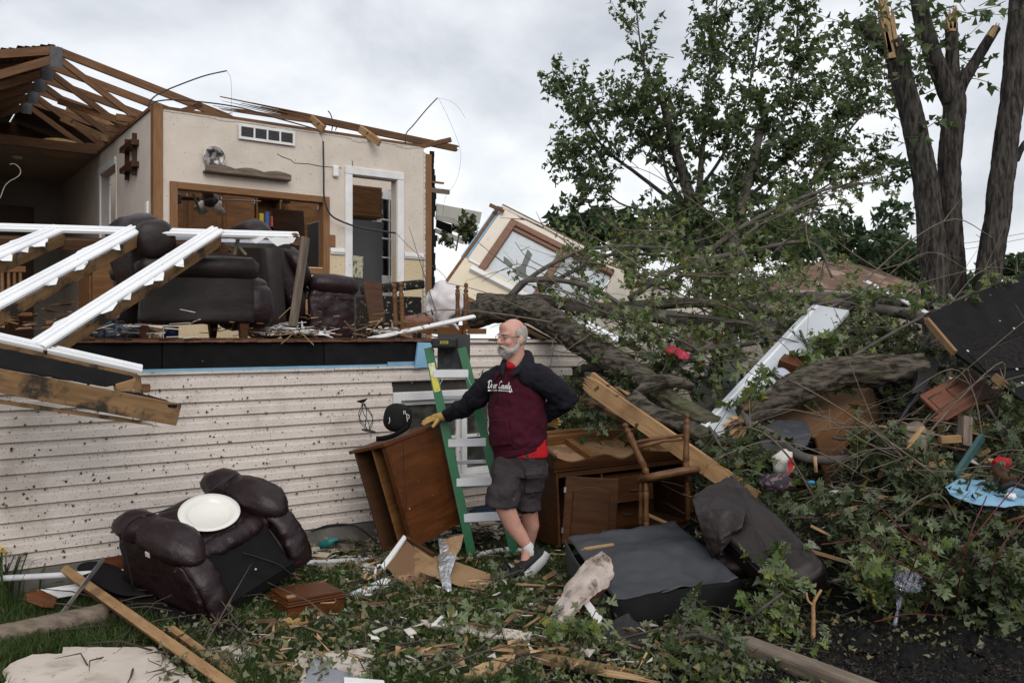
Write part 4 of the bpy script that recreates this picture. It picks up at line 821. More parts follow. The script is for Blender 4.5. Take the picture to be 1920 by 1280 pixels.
for s in (-1, 1):
    x = .345*s
    b = B()
    for sx in (-.075, .085):
        pass
    prof = [(.40, .02), (-.44, .02), (-.42, .16), (-.36, .30), (-.26, .42), (-.10, .47), (.40, .47)]
    om('side_panel', B().prism(prof, -.08, .08, Matrix(((0, 0, 1, x+.015*s), (1, 0, 0, 0), (0, 1, 0, 0), (0, 0, 0, 1)))), m_leather, bevel=.03, smooth=True)
    pts = [(x, .43, .40), (x, .41, .46), (x, .32, .50), (x, .22, .505), (x, .17, .495), (x, .12, .505), (x, .0, .515), (x, -.12, .50), (x, -.21, .465), (x, -.27, .42), (x, -.29, .39)]
    om('arm_pillow', wrink(B().tube(spline(pts, 4), [r for r in np.interp(np.linspace(0, 10, 41), range(11), [.03, .10, .125, .118, .106, .122, .138, .138, .118, .075, .03])], 34), (x, -.25, .44), .055, 17, .24), m_leather, smooth=True)
    fr_ = spline([(x, -.22, .44), (x, -.33, .36), (x, -.41, .25), (x, -.46, .13), (x, -.475, .03)], 7)
    om('arm_front', B().tube(fr_, [.088+.003*math.sin(i*1.3)+.0025*math.sin(i*3.1) for i in range(len(fr_))], 20, flat=.5), m_leather, smooth=True)
om('seat', B().ell((0, .12, .34), (.28, .34, .13), e=.55, nu=30, nv=16), m_leather, smooth=True)
lp = spline([(-.29, -.17, .36), (-.1, -.20, .375), (.1, -.20, .375), (.29, -.17, .36)], 10)
om('seat_lip', B().tube(lp, [.078+.005*math.sin(i*2.1)+.004*math.sin(i*5) for i in range(len(lp))], 16), m_leather, smooth=True)
b = B(); b.add([(-.25, -.235, .39), (.25, -.235, .39), (.25, -.47, .10), (-.25, -.47, .10), (-.25, -.20, .37), (.25, -.20, .37), (.25, -.43, .10), (-.25, -.43, .10)], [(3, 2, 1, 0), (4, 5, 6, 7), (0, 1, 5, 4), (1, 2, 6, 5), (2, 3, 7, 6), (3, 0, 4, 7)])
om('footrest_board', b, m_blackfab, bevel=.012)
om('base_apron', B().box(-.27, .27, -.49, -.36, .0, .11), m_blackfab, bevel=.01); om('base_frame', B().box(-.34, .34, -.30, .38, .02, .24), m_blackfab)
om('mechanism', B().tube([(-.26, -.22, .34), (-.26, -.36, .20), (-.26, -.42, .06)], .012, 6), m_plate); om('mechanism', B().tube([(.26, -.22, .34), (.26, -.36, .20), (.26, -.42, .06)], .012, 6), m_plate)
om('rivet', B().lathe([(.001, 0), (.009, 0), (.008, .004), (.001, .005)], 10, Matrix.Translation((.0, -.41, .175)) @ Matrix.Rotation(R(52), 4, 'X')), m_chrome)
om('care_tag', B().box(-.487, -.482, -.02, .02, .44, .48), m_plastercore)
wire('draped_cable', [RM @ Vector(q) for q in ((.36, .16, .625), (.30, .16, .63), (.0, .2, .56), (-.25, .2, .61), (-.38, .24, .63), (-.47, .26, .54), (-.49, .22, .33), (-.51, .16, .10))], .004, m_black, label='black cord draped over both arms of the overturned recliner', cat='cord')
wire('loose_cable', [RM @ Vector(q) for q in ((-.02, -.32, .30), (.06, -.39, .23), (.14, -.47, .15), (.2, -.54, .04), (.3, -.58, -.02))], .004, m_black, label='short black cord on the recliner footrest board', cat='cord')
pt = mk('white_platter', B().lathe([(.001, .004), (.115, .004), (.125, .012), (.14, .028), (.178, .034), (.180, .030), (.145, .020), (.125, .0), (.001, .0)], 44), M_('glazed_white', (.72, .70, .66), .25, (.68, .66, .62), 3, spec=.5), None, RM @ Matrix.Translation((-.0, .02, .50)) @ Matrix.Rotation(R(15), 4, 'X') @ Matrix.Diagonal((1.14, 1.08, 1.1, 1)), smooth=True, label='oval white platter lying on the overturned recliner', cat='platter')

TL_ = bpy.data.textures.new('leather_creases', 'CLOUDS'); TL_.noise_scale = .10; TL_.noise_depth = 3
for r_ in (orc, bpy.data.objects['leather_armchair'], bpy.data.objects['recliner']):
    for o in r_.children:
        if o.type == 'MESH' and o.data.materials[0] in (m_leather, m_leatherd):
            if o.name.startswith('side_panel'): m = o.modifiers.new('u', 'SUBSURF'); m.subdivision_type = 'SIMPLE'; m.levels = m.render_levels = 3
            m = o.modifiers.new('d', 'DISPLACE'); m.texture = TL_; m.strength = .035; m.mid_level = .5; m.texture_coords = 'LOCAL'
b = B(); rn = random.Random(5)
for i in range(110):   # grit and leaf crumbs stuck on the chair
    q = RM @ Vector((rn.uniform(-.40, .40), rn.uniform(-.45, .3), rn.uniform(.3, .62))); s = rn.uniform(.003, .009)
# ================================================================== overturned grey-bottomed recliner on the lawn
A = P(1150, 1122, 4.82); MG = frame3(A, P(1392, 1082, 4.98), P(1115, 1000, 5.76)); up_ = (MG.to_3x3() @ Vector((0, 1, 0))); sg = -1 if up_.z > 0 else 1
gr_ = empty('upturned_recliner', G(1240, 1160), 'upturned recliner showing its grey dust cover on the lawn', 'recliner')
def gtop(s, t):
    x, z = .76*s, .93*t; e = min(s, 1-s)*min(t, 1-t)*16
    d = .05*mnoise.noise(Vector((x*3.2, z*3.2, 1)))*min(1, e*2+.25) + .015*mnoise.noise(Vector((x*11, z*11, 4))) - .05*math.exp(-((s-.8)**2+(t-.12)**2)*60) - .025*math.exp(-((s-.25)**2*30+(t)**2*200))
    return MG @ Vector((x, -sg*(d+.004), z))
mk('dust_cover', B().sheet(gtop, 40, 40), m_greyfab, gr_, smooth=True, solid=.004)
def gside(s, t):
    x = .80*s-.02; y = -.005-.27*t; bul = .06*math.sin(math.pi*t)*(1+.6*math.sin(s*5)) + .05*mnoise.noise(Vector((x*5, y*4, 3))) + .02*mnoise.noise(Vector((x*14, y*9, 3)))
    return MG @ Vector((x, sg*(-y), .0-bul))
mk('front_skirt', B().sheet(gside, 30, 10), m_blackfab, gr_, smooth=True, solid=.004)
mk('frame_box', B().box(.02, .74, min(sg*.10, sg*.28), max(sg*.10, sg*.28), .03, .90), m_blackfab, gr_, MG, bevel=.02)
mk('side_cover', B().sheet(lambda s, t: MG @ Vector((-.015-.03*math.sin(math.pi*s), sg*(.004+.22*t), .93*s)), 16, 8), m_greyfab, gr_, smooth=True, solid=.004)
_c, _x = P(1418, 1012, 5.28), (P(1515, 1102, 4.9)-P(1345, 938, 5.55)).normalized(); MK = along(_c, _c+_x, (-.35, -.35, .85))
lbk = mk('leather_back', B().ell((0, 0, 0), (.46, .17, .12), e=.28, nu=64, nv=40), m_leatherd, gr_, MK, smooth=True)
m = lbk.modifiers.new('d', 'DISPLACE'); m.texture = TL_; m.strength = .06; m.mid_level = .5; m.texture_coords = 'LOCAL'
mk('back_seam', B().tube([MK @ Vector((t, -.165, .075)) for t in np.linspace(-.42, .42, 16)], .006, 6), m_leather, lbk, smooth=True)
gsheet('leather_flap', [[(1298, 938, 5.5), (1340, 922, 5.56), (1388, 926, 5.5)], [(1304, 962, 5.34), (1346, 955, 5.30), (1398, 962, 5.25)], [(1318, 1005, 5.30), (1350, 1012, 5.2), (1392, 985, 5.2)], [(1334, 1046, 5.28), (1352, 1034, 5.2), (1380, 1000, 5.22)]], m_leatherd, gr_, solid=.014, nz=.01, sub=4, simple=.06)
mk('torn_padding', B().ell(P(1400, 1010, 5.45), (.10, .12, .12)).ell(P(1380, 1060, 5.35), (.14, .12, .08)), m_leather, gr_, smooth=True, kind='stuff')
beam('back_frame', P(1400, 935, 5.62), P(1540, 1110, 5.05), .05, .04, m_leatherd, gr_, bevel=.01)
plate('bracket', [P(1086, 1120, 4.75), P(1098, 1118, 4.75), P(1130, 1158, 4.66), P(1122, 1172, 4.64), P(1112, 1160, 4.66)], .02, m_white, gr_)
gsheet('torn_liner', [[(1120, 1178, 4.62), (1150, 1160, 4.66), (1178, 1152, 4.7), (1205, 1175, 4.66)], [(1130, 1205, 4.5), (1158, 1195, 4.52), (1190, 1190, 4.55), (1214, 1200, 4.5)], [(1142, 1230, 4.42), (1165, 1240, 4.36), (1195, 1232, 4.4), (1222, 1228, 4.42)]], M_('charcoal_liner', (.022, .021, .022), .7, (.016, .015, .016), 8, bump=.002, bs=50), None, solid=.004, nz=.01, sub=4, simple=.07, label='torn charcoal liner hanging onto the leaves below the grey recliner', cat='cloth')
m_dirtyfab = M_('dirty_upholstery', (.46, .40, .36), .9, (.30, .245, .21), 8, bump=.004, bs=24, blotch=((.10, .075, .06), 6, .50, .10))
gsheet('seat_pad', [[(1130, 1034, 4.95), (1146, 1050, 4.9), (1150, 1075, 4.85), (1140, 1100, 4.8)], [(1100, 1055, 4.92), (1118, 1070, 4.83), (1125, 1090, 4.78), (1118, 1112, 4.74)], [(1072, 1090, 4.85), (1090, 1105, 4.72), (1098, 1118, 4.68), (1090, 1135, 4.66)], [(1050, 1130, 4.72), (1060, 1140, 4.62), (1064, 1150, 4.58), (1060, 1165, 4.56)], [(1028, 1170, 4.58), (1030, 1182, 4.5), (1033, 1188, 4.48), (1022, 1196, 4.48)]], m_dirtyfab, None, solid=.03, nz=.01, sub=4, simple=.08, label='dirty white seat pad folded against the grey recliner', cat='cushion')
gsheet('pad_lining', [[(1143, 1060, 4.93), (1150, 1080, 4.92), (1140, 1106, 4.88)], [(1105, 1115, 4.82), (1112, 1122, 4.82), (1100, 1130, 4.8)], [(1075, 1150, 4.74), (1080, 1158, 4.73), (1060, 1176, 4.66)]], M_('maroon_lining', (.09, .018, .018), .8), bpy.data.objects['seat_pad'], solid=.02)

# ================================================================== lumber and scraps, lower left
beam('dirty_joist', P(138, 1082, 5.42), P(486, 1330, 3.86), .05, .20, m_lumber, up=(-.62, -.25, .75), label='long muddy joist running from the siding to the lawn corner', cat='joist')
beam('pale_strip', P(318, 1180, 4.68), P(540, 1345, 3.80), .035, .07, m_lumber, up=(-.3, -.2, .9), sp0=.05, label='pale wooden strip nailed beside the muddy joist', cat='strip')
plate('thin_ply', [P(395, 1215, 4.44), P(420, 1225, 4.4), P(490, 1290, 4.0), P(470, 1300, 3.97)], .006, m_lumber, jag=.008, label='thin torn plywood edge beside the pale strip', cat='plywood')
def gplate(name, q, h, th, mat, label, cat, jag=.008, tilt=0, **k): return plate(name, [G(x, y, h+tilt*i) for i, (x, y) in enumerate(q)], th, mat, jag=jag, label=label, cat=cat, seed=len(label), **k)
gplate('plasterboard_sheet', [(4, 1262), (18, 1246), (60, 1228), (116, 1226), (118, 1214), (290, 1214), (345, 1262), (400, 1300), (20, 1300)], .035, .012, m_plaster, 'large torn cream plasterboard sheet in the lawn corner', 'plasterboard')
gplate('plasterboard_sheet', [(388, 1218), (430, 1211), (470, 1212), (478, 1230), (450, 1243), (420, 1248)], .03, .012, m_plaster, 'small cream plasterboard scrap beside the pale strip', 'plasterboard')
plate('roofing_felt', [P(165, 1100, 5.4), P(250, 1068, 5.75), P(330, 1105, 5.5), P(420, 1160, 5.05), P(556, 1208, 4.72), P(548, 1220, 4.65), P(430, 1205, 4.65), P(300, 1158, 4.95)], .01, m_sheath, jag=.012, label='black roofing felt spread under the overturned recliner', cat='felt')
gsheet('roofing_felt', [[(135, 1062, 5.6), (175, 1050, 5.65), (215, 1058, 5.6)], [(170, 1090, 5.35), (215, 1080, 5.4), (255, 1090, 5.4)], [(220, 1118, 5.15), (260, 1112, 5.2), (290, 1118, 5.2)]], m_sheath, None, solid=.008, nz=.05, label='curled black felt flap beside the white pipe', cat='felt')
plate('sheathing_scrap', [P(415, 1165, 5.0), P(470, 1172, 4.9), P(556, 1205, 4.7), P(540, 1218, 4.62), P(440, 1202, 4.72)], .025, m_sheath, jag=.006, label='black splintered board below the recliner front', cat='board')
mk('white_pipe', B().tube([P(-40, 1086, 5.22), P(280, 1069, 5.62), P(730, 1047, 6.32)], .0185, 14), M_('pvc_pipe', (.66, .67, .69), .35, (.58, .59, .6), 3), None, smooth=True, label='long white pipe lying behind the overturned recliner', cat='pipe')
for q, r, lb in ((((-60, 1205, 4.55), (60, 1180, 4.72), (200, 1150, 4.95)), .062, 'weathered round post lying along the left lawn edge'), (((110, 1180, 4.85), (160, 1172, 4.9), (215, 1160, 5.0)), .05, 'shorter weathered post beside the muddy joist')):
    mk('round_post', B().tube(spline([P(*p) for p in q], 14), r, 26, rough=.035), m_post, None, smooth=True, label=lb, cat='post')
beam('metal_strip', P(195, 1046, 5.35), P(165, 1085, 5.15), .03, .004, m_chrome, None, up=(1, -.4, .3), label='bent shiny metal strip, upper piece leaning on the pipe', cat='metal strip')
beam('metal_strip', P(170, 1078, 5.14), P(68, 1215, 4.62), .025, .004, m_chrome, None, up=(1, -.4, .4), label='bent shiny metal strip, lower piece reaching the grass', cat='metal strip')
plate('wood_panel', [P(190, 1046, 5.62), P(268, 1034, 5.8), P(285, 1064, 5.8), P(200, 1076, 5.6)], .015, m_furn, label='reddish wood panel between the siding and the white pipe', cat='panel')
gsheet('curved_veneer', [[(48, 1112, 5.0), (75, 1106, 5.05), (108, 1120, 5.05)], [(50, 1128, 4.98), (78, 1138, 4.95), (100, 1140, 5.0)]], m_furn, None, solid=.012, sub=3, simple=.01, label='curved reddish veneer piece beside the flowers', cat='veneer')
beam('gutter_length', P(72, 1116, 5.15), P(145, 1104, 5.3), .08, .05, m_vinyl, label='short white gutter length behind the metal strip', cat='gutter')
plate('dark_scrap', [P(45, 1190, 4.75), P(95, 1150, 4.85), P(115, 1165, 4.8), P(110, 1195, 4.68), P(60, 1205, 4.65)], .01, m_sheath, jag=.012, label='dark felt scrap over the weathered posts', cat='felt')
# cherry moulded box, downspout, boards, insulation
A = P(541, 1168, 4.93); MX = frame3(A, P(646, 1148, 5.12), A+Vector((0, .05, 1)))
cbx = empty('moulded_plinth', A, 'reddish moulded furniture plinth on the grass beside the recliner', 'plinth')
mk('plinth_body', B().box(0, .34, 0, .33, -.01, .085), m_furn, cbx, MX, bevel=.003)
mk('moulding', B().box(-.012, .352, -.012, .342, .086, .10), m_furn, cbx, MX, bevel=.005); mk('moulding', B().box(-.004, .344, -.004, .334, .1005, .112), m_furn, cbx, MX, bevel=.004); mk('top_board', B().box(.004, .336, .006, .326, .1125, .13), m_furn, cbx, MX, bevel=.004)
mk('block', B().box(.01, .06, .04, .07, .1305, .14), m_lumber, cbx, MX)
RBP = [(-.045, -.03), (-.045, .03)] + [(-.04+.008*k+.0, .03 if k % 2 else .036) for k in range(11)] + [(.045, .03), (.045, -.03)]
ds = pbeam('downspout', P(656, 1128, 5.38), P(736, 1092, 5.72), RBP, m_vinyl, None, (-.1, -.35, .9), label='short white ribbed downspout piece on the grass', cat='downspout')
mk('downspout_mouth_shade', B().box(-.002, .004, -.035, .035, -.024, .024), m_siding_in, ds, along(P(656, 1128, 5.38), P(736, 1092, 5.72), (-.1, -.35, .9)))  # dark plate on the closed end stands for shade inside the spout
m_parti2 = M_('fiberboard_pale', (.30, .195, .105), .75, (.25, .155, .08), 10, rnd=.08)
plate('fibreboard_panel', [P(722, 1066, 5.75), P(762, 1008, 6.05), P(800, 1050, 5.9), P(822, 1082, 5.72), P(792, 1116, 5.5), P(760, 1096, 5.6)], .008, m_parti, jag=.004, label='stained brown fibreboard panel standing below the bookcase', cat='fibreboard')
plate('white_edge_panel', [P(714, 1062, 5.76), P(757, 1004, 6.06), P(762, 1008, 6.03), P(721, 1068, 5.72)], .02, m_white, label='white edged strip behind the stained fibreboard', cat='strip')
plate('fibreboard_panel', [P(784, 1070, 5.6), P(836, 1046, 5.85), P(934, 1082, 5.72), P(908, 1104, 5.5), P(862, 1100, 5.5)], .008, m_parti2, jag=.003, label='tan fibreboard sheet lying toward the man foot', cat='fibreboard')
plate('fibreboard_panel', [P(770, 1010, 6.1), P(805, 1040, 6.0), P(840, 1048, 5.95), P(800, 1075, 5.8)], .008, m_parti2, jag=.003, label='tan fibreboard wedge behind the stained panel', cat='fibreboard')
plate('paper_label', [P(845, 1068, 5.69), P(880, 1080, 5.66), P(870, 1092, 5.58), P(842, 1080, 5.62)], .001, M_('faded_label', (.40, .26, .2), .8), label='faded printed label on the tan fibreboard', cat='label')
beam('drawer_edge', P(756, 1003, 6.1), P(814, 1040, 5.95), .03, .02, m_furnd, label='dark brown drawer edge above the fibreboard', cat='edging')
gsheet('foil_insulation', [[(822, 1012, 6.0), (845, 1008, 6.0), (866, 1005, 6.0)], [(826, 1030, 5.85), (845, 1030, 5.82), (858, 1025, 5.85)], [(820, 1045, 5.75), (840, 1048, 5.7), (852, 1050, 5.7)], [(826, 1072, 5.6), (838, 1078, 5.56), (848, 1076, 5.58)], [(828, 1100, 5.45), (838, 1108, 5.4), (848, 1106, 5.42)]], m_foil, None, solid=.006, nz=.02, sub=4, simple=.07, label='crumpled silver foil insulation hanging over the fibreboard', cat='foil')
gsheet('kraft_paper', [[(826, 1018, 5.95), (850, 1006, 5.98), (868, 1004, 5.98)], [(832, 1036, 5.80), (848, 1032, 5.80), (862, 1028, 5.84)], [(826, 1052, 5.72), (838, 1056, 5.70), (845, 1050, 5.72)]], m_parti2, None, solid=.004, nz=.02, sub=4, simple=.06, label='crumpled brown paper above the foil', cat='paper')
for q, r, lb, sd in (((822, 1140, 5.45), (.12, .10, .05), 'tuft of yellow insulation on the grass below the foil', 1), ((803, 1155, 5.2), (.11, .08, .035), 'flat yellow insulation scrap beside the white strip', 2), ((540, 1176, 4.85), (.09, .07, .04), 'yellow insulation tuft below the moulded plinth', 3), ((715, 1196, 4.75), (.03, .03, .03), 'tiny yellow insulation scrap by the shingle', 4), ((648, 1060, 6.2), (.09, .06, .04), 'yellow insulation bit behind the white pipe', 5)):
    crumple('insulation_tuft', P(*q), r, m_insul, amp=.7, s=3, seed=sd, label=lb, cat='insulation', res=4, smooth=False)
mk('copper_pipe', B().tube([P(716, 1117, 5.42), P(810, 1119, 5.4), P(932, 1126, 5.35)], .010, 10), M_('copper', (.36, .17, .10), .45, metal=.5, scale=8), None, smooth=True, label='thin copper pipe lying on the grass', cat='pipe')
plate('shingle_scrap', [P(722, 1166, 5.0), P(758, 1156, 5.08), P(778, 1178, 4.95), P(803, 1205, 4.76), P(766, 1221, 4.58), P(738, 1196, 4.74)], .012, M_('shingle_granules', (.026, .023, .022), .95, (.018, .016, .015), 60, bump=.003), jag=.006, label='black roofing shingle piece lying on the grass', cat='shingle')
gplate('cream_plank', [(788, 1163), (850, 1166), (998, 1186), (994, 1200), (900, 1192), (800, 1174)], .05, .015, m_plaster, 'long cream board lying in the grass below the man', 'board', jag=.004)
plate('white_strip', [G(808, 1172, .08), G(828, 1153, .08), G(832, 1156, .08), G(818, 1170, .08), G(838, 1170, .08), G(838, 1174, .08)], .01, m_white, label='small bent white vinyl strip on the grass', cat='strip')
gplate('torn_wood_sheet', [(770, 1222), (800, 1210), (840, 1216), (822, 1232), (780, 1228)], .03, .008, m_splint, 'pale split wood sheet beside the shingle', 'wood')
gplate('plasterboard_sheet', [(558, 1226), (562, 1220), (600, 1224), (705, 1214), (698, 1240), (690, 1290), (560, 1300)], .03, .014, m_plaster, 'cream plasterboard under the galvanised sheet', 'plasterboard')
plate('galvanised_sheet', [G(588, 1234, .06), G(612, 1236, .06), G(622, 1254, .05), G(662, 1262, .05), G(656, 1300, .05), G(555, 1310, .05)], .003, m_galv, jag=.006, label='torn galvanised metal sheet in the grass', cat='metal sheet')
gsheet('torn_foil', [[(588, 1216, 4.5), (598, 1212, 4.5)], [(586, 1228, 4.42), (600, 1226, 4.42)], [(584, 1242, 4.36), (604, 1242, 4.34)]], m_foil, None, solid=.003, nz=.05, sub=3, label='torn silver foil spike on the plasterboard', cat='foil')
gsheet('torn_foil', [[(655, 1258, 4.22), (685, 1252, 4.26)], [(650, 1275, 4.16), (684, 1272, 4.16)], [(640, 1286, 4.1), (672, 1290, 4.08)]], m_foil, None, solid=.003, nz=.05, sub=3, label='crumpled silver foil on the galvanised sheet edge', cat='foil')
gplate('white_offcut', [(645, 1270), (720, 1276), (722, 1283), (645, 1280)], .07, .01, m_white, 'short white vinyl offcut at the picture bottom', 'strip', jag=0)
plate('split_wood', [G(868, 1268, .05), G(905, 1246, .06), G(950, 1234, .06), G(962, 1243, .05), G(935, 1258, .05), G(895, 1272, .04)], .03, m_splint, jag=.014, label='bright split wood slab on the grass', cat='wood')
beam('dirty_plank', G(930, 1216, .05), G(1248, 1278, .05), .085, .03, m_lumdirty, sp1=.35, label='dirty brown plank with a splintered end in the leaves', cat='plank')
beam('plank_splinter', G(1120, 1258, .09), G(1246, 1279, .075), .05, .012, m_splint, sp1=.2, sp0=.05, label='fresh splinter peeling off the dirty plank', cat='splinter')
for q, r, lb in ((((705, 1140, 5.2), (700, 1165, 5.0), (692, 1196, 4.8)), .035, 'short thick broken branch beside the shingle'), (((560, 1180, 4.9), (600, 1160, 5.0), (640, 1155, 5.1)), .016, 'thin branch lying before the moulded plinth')):
    mk('broken_branch', B().tube(spline([P(*p) for p in q], 4), [r, r*.8], 9, rough=.08), m_bark, None, smooth=True, label=lb, cat='branch')
for q, lb in ((((790, 1245), (830, 1222), (840, 1212)), 'dry twig lying right of the shingle'), (((830, 1218), (860, 1222), (890, 1240)), 'grey forked twig on the grass below the cream board')):
    wire('dry_twig', [G(x, y, .05) for x, y in q], .008, m_twig, label=lb, cat='twig')
# things against the siding foot
mk('yellow_bracket', B().tube([P(606, 1084, 6.2), P(660, 1050, 6.4), P(705, 1078, 6.2), P(690, 1085, 6.1)], .014, 6), M_('yellow_plastic', (.42, .36, .12), .5), None, label='yellow plastic bracket behind the white pipe', cat='bracket')
plate('foam_sheet', [P(608, 1082, 6.0), P(690, 1074, 6.1), P(700, 1082, 6.0), P(640, 1096, 5.8)], .012, m_foam, jag=.005, label='blue foam sheet on the ground behind the plinth', cat='foam board')
crumple('white_rag', P(690, 1072, 6.0), (.10, .07, .05), M_('rag_cotton', (.5, .47, .42), .9), amp=.5, s=3, seed=9, label='pale crumpled rag beside the downspout', cat='rag')
mk('white_bucket_rim', B().tube([P(712+9*math.sin(k*.35), 1078+20*math.cos(k*.35), 5.8+.08*math.sin(k*.35)) for k in range(19)], .008, 6), m_white, None, label='white bucket rim leaning on the fibreboard', cat='bucket')
mk('teal_bottle', B().lathe([(.001, 0), (.03, 0), (.032, .09), (.012, .12), (.012, .15), (.001, .15)], 12), M_('teal_plastic', (.02, .16, .17), .35), None, Matrix.Translation(P(600, 1022, 6.35)) @ Matrix.Rotation(R(70), 4, 'Y'), smooth=True, label='teal bottle between the recliner and the siding', cat='bottle')
wire('garden_hose', [P(584, 995, 6.55), P(620, 984, 6.7), P(665, 985, 6.75), P(705, 1015, 6.6), P(720, 1040, 6.4)], .008, m_black, label='black hose arching along the siding foot', cat='hose')
gsheet('blue_towel', [[(878, 958, 6.85), (910, 946, 6.9), (948, 960, 6.9)], [(876, 968, 6.75), (912, 958, 6.78), (950, 968, 6.8)], [(878, 978, 6.7), (912, 974, 6.7), (952, 974, 6.75)]], M_('navy_towel', (.022, .035, .065), .9, (.010, .017, .035), 20, bump=.006, bs=40), None, solid=.02, nz=.03, label='dark blue towel bundled behind the ladder foot', cat='towel')
wire('white_hose', [P(890, 1042, 6.4), P(920, 1035, 6.5), P(960, 1030, 6.5), P(985, 1036, 6.4)], .022, m_white, label='pale corrugated pipe in the grass behind the man', cat='pipe')
b = B()
for i in range(240):
    p = P(random.uniform(585, 1000), 0, 1); px = random.uniform(585, 1000); z = HO.dot(HM)/((px-CX)/F*HM.x+HM.y) - random.uniform(.1, .7)
    q = Vector(((px-CX)/F*z, z, .01+abs(random.gauss(0, .03)))); s = random.uniform(.02, .09); M = Matrix.Translation(q) @ Matrix.Rotation(random.uniform(0, 6), 4, 'Z') @ Matrix.Rotation(random.gauss(0, .5), 4, 'X')
    b.box(-s, s, -s*.4, s*.4, -.003, .003, M)
mk('small_rubble', b, M_('mixed_rubble', (.30, .26, .21), .9, (.06, .05, .04), 3, island=.6, lo=.45, hi=.5), None, label='small mixed rubble along the siding foot', cat='rubble', kind='stuff')
# ================================================================== the fallen wall and the pile behind the man
fwl = empty('fallen_wall', P(1000, 600, 9), 'cream wall section with a brown window tipped onto the pile', 'wall')
Bq, Aq, Cq = P(836, 534, 9.2), P(940, 386, 9.9), P(1290, 770, 8.88)
MWL = frame3(Bq, Cq, Aq); wl, wh = (Cq-Bq).length, ((MWL.inverted() @ Aq).z)
wy = MWL.to_3x3() @ Vector((0, 1, 0)); sw_ = 1 if wy.y > 0 else -1     # + = away from us
def wm(name, x0, x1, z0, z1, d0, d1, mat, par=None, bevel=.003, **k): return mk(name, B().box(x0, x1, min(d0*sw_, d1*sw_), max(d0*sw_, d1*sw_), z0, z1), mat, par or fwl, MWL, bevel=bevel, **k)
I = MWL.inverted()
def wpix(px, py):   # pixel -> local x,z on the wall face
    o = Vector((0, 0, CAMH)); d = P(px, py, 1)-o; n = wy; t = (Bq-o).dot(n)/d.dot(n); q = I @ (o+d*t); return q.x, q.z
x0, z1_ = wpix(972, 425); xw1 = wpix(1075, 500)[0]; zb = wpix(905, 508)[1]; zt = z1_; xl = wpix(905, 508)[0]; xr = xl+1.25; zb += .0
m_cream3 = M_('wall_cream_plain', (.62, .56, .48), .7, (.57, .51, .43), 3, specks=((.25, .2, .15), 16, .74)); m_cream4 = M_('wall_yellow_plain', (.61, .545, .42), .75, (.56, .49, .37), 3, specks=((.36, .25, .14), 10, .71))
zm = zb+.06
wm('upper_board', .03, xl, zm, wh, 0, .012, m_cream3); wm('upper_board', xl, xr, zt, wh*.98, 0, .012, m_cream3); wm('upper_board', xr, wl, zm, wh*.97, 0, .012, m_cream3)
wm('lower_board', 0, xl+.5, 0, zm-.006, 0, .012, m_cream4); wm('lower_board', xl+.506, wl, .02, zb-.02, 0, .012, m_cream4)
wm('wall_rail', .05, xl-.03, zm-.03, zm, -.02, -.001, m_white); wm('stud_frame', 0, wl, -.04, -.002, .0, .10, m_lumbold); wm('stud_frame', .0, wl, wh+.002, wh+.04, .0, .10, m_lumbold); wm('stud_frame', -.04, -.002, 0, wh, .02, .10, m_lumbold)
wm('foam_backing', -.055, .02, .45, wh, .03, .05, m_foam); wm('sheathing_back', 0, wl, 0, zb-.03, .10, .112, m_sheath); wm('sheathing_back', 0, xl-.08, zb-.03, wh, .10, .112, m_sheath)
m_brown = M_('brown_window_paint', (.20, .105, .07), .5, (.155, .08, .052), 3, GR)
wf = wm('window_frame', xl-.06, xl+.02, zb-.05, zt+.04, -.035, .08, m_brown); wm('frame_rail', xl+.02, xr, zt-.03, zt+.04, -.035, .08, m_brown, wf); wm('frame_sill', xl-.12, xr, zb-.09, zb-.03, -.06, .08, m_white, wf); wm('frame_mullion', xl+.60, xl+.68, zb-.03, zt-.03, -.03, .08, m_brown, wf); wm('frame_rail', xl+.02, xl+.60, zt-.075, zt-.031, -.01, .05, m_brown, wf)
wm('window_pane', xl+.021, xl+.599, zb-.029, zt-.076, .02, .024, m_glassc, wf); wm('window_pane', xl+.681, xr-.01, zb-.029, zt-.031, .02, .024, m_glassc, wf)
cx0, cz0 = xl+.26, zb+.22
for q in ([(0, 0), (.06, .10), (.02, .34), (.10, .30), (.12, .10), (.16, .02)], [(-.02, .0), (-.12, .02), (-.16, .10), (-.10, .09), (-.02, .06)], [(.16, .02), (.26, .0), (.22, -.04), (.1, -.05), (0, -.02)]):
    mk('broken_gap', B().prism([(cx0+a, cz0+c) for a, c in q], -.003, .0), M_('dark_gap', (.10, .11, .10), .4, spec=.5) if 'dark_gap' not in MATS else MATS['dark_gap'], wf, MWL @ Matrix.Translation((0, .016*sw_, 0)) @ Matrix.Rotation(R(90), 4, 'X'))
b = B()
for i in range(26):
    x = i/26*wl; b.box(x, x+wl/26-.002, min(-.006*sw_, .03*sw_), max(-.006*sw_, .03*sw_), wh-.02+.03*mnoise.noise(Vector((x*4, 2, 0))), wh+.012)
mk('torn_board_edge', b, m_plastercore, fwl, MWL, kind='stuff')
beam('loose_lath', P(918, 384, 9.8), P(945, 397, 9.8), .04, .04, m_lumbold, fwl)
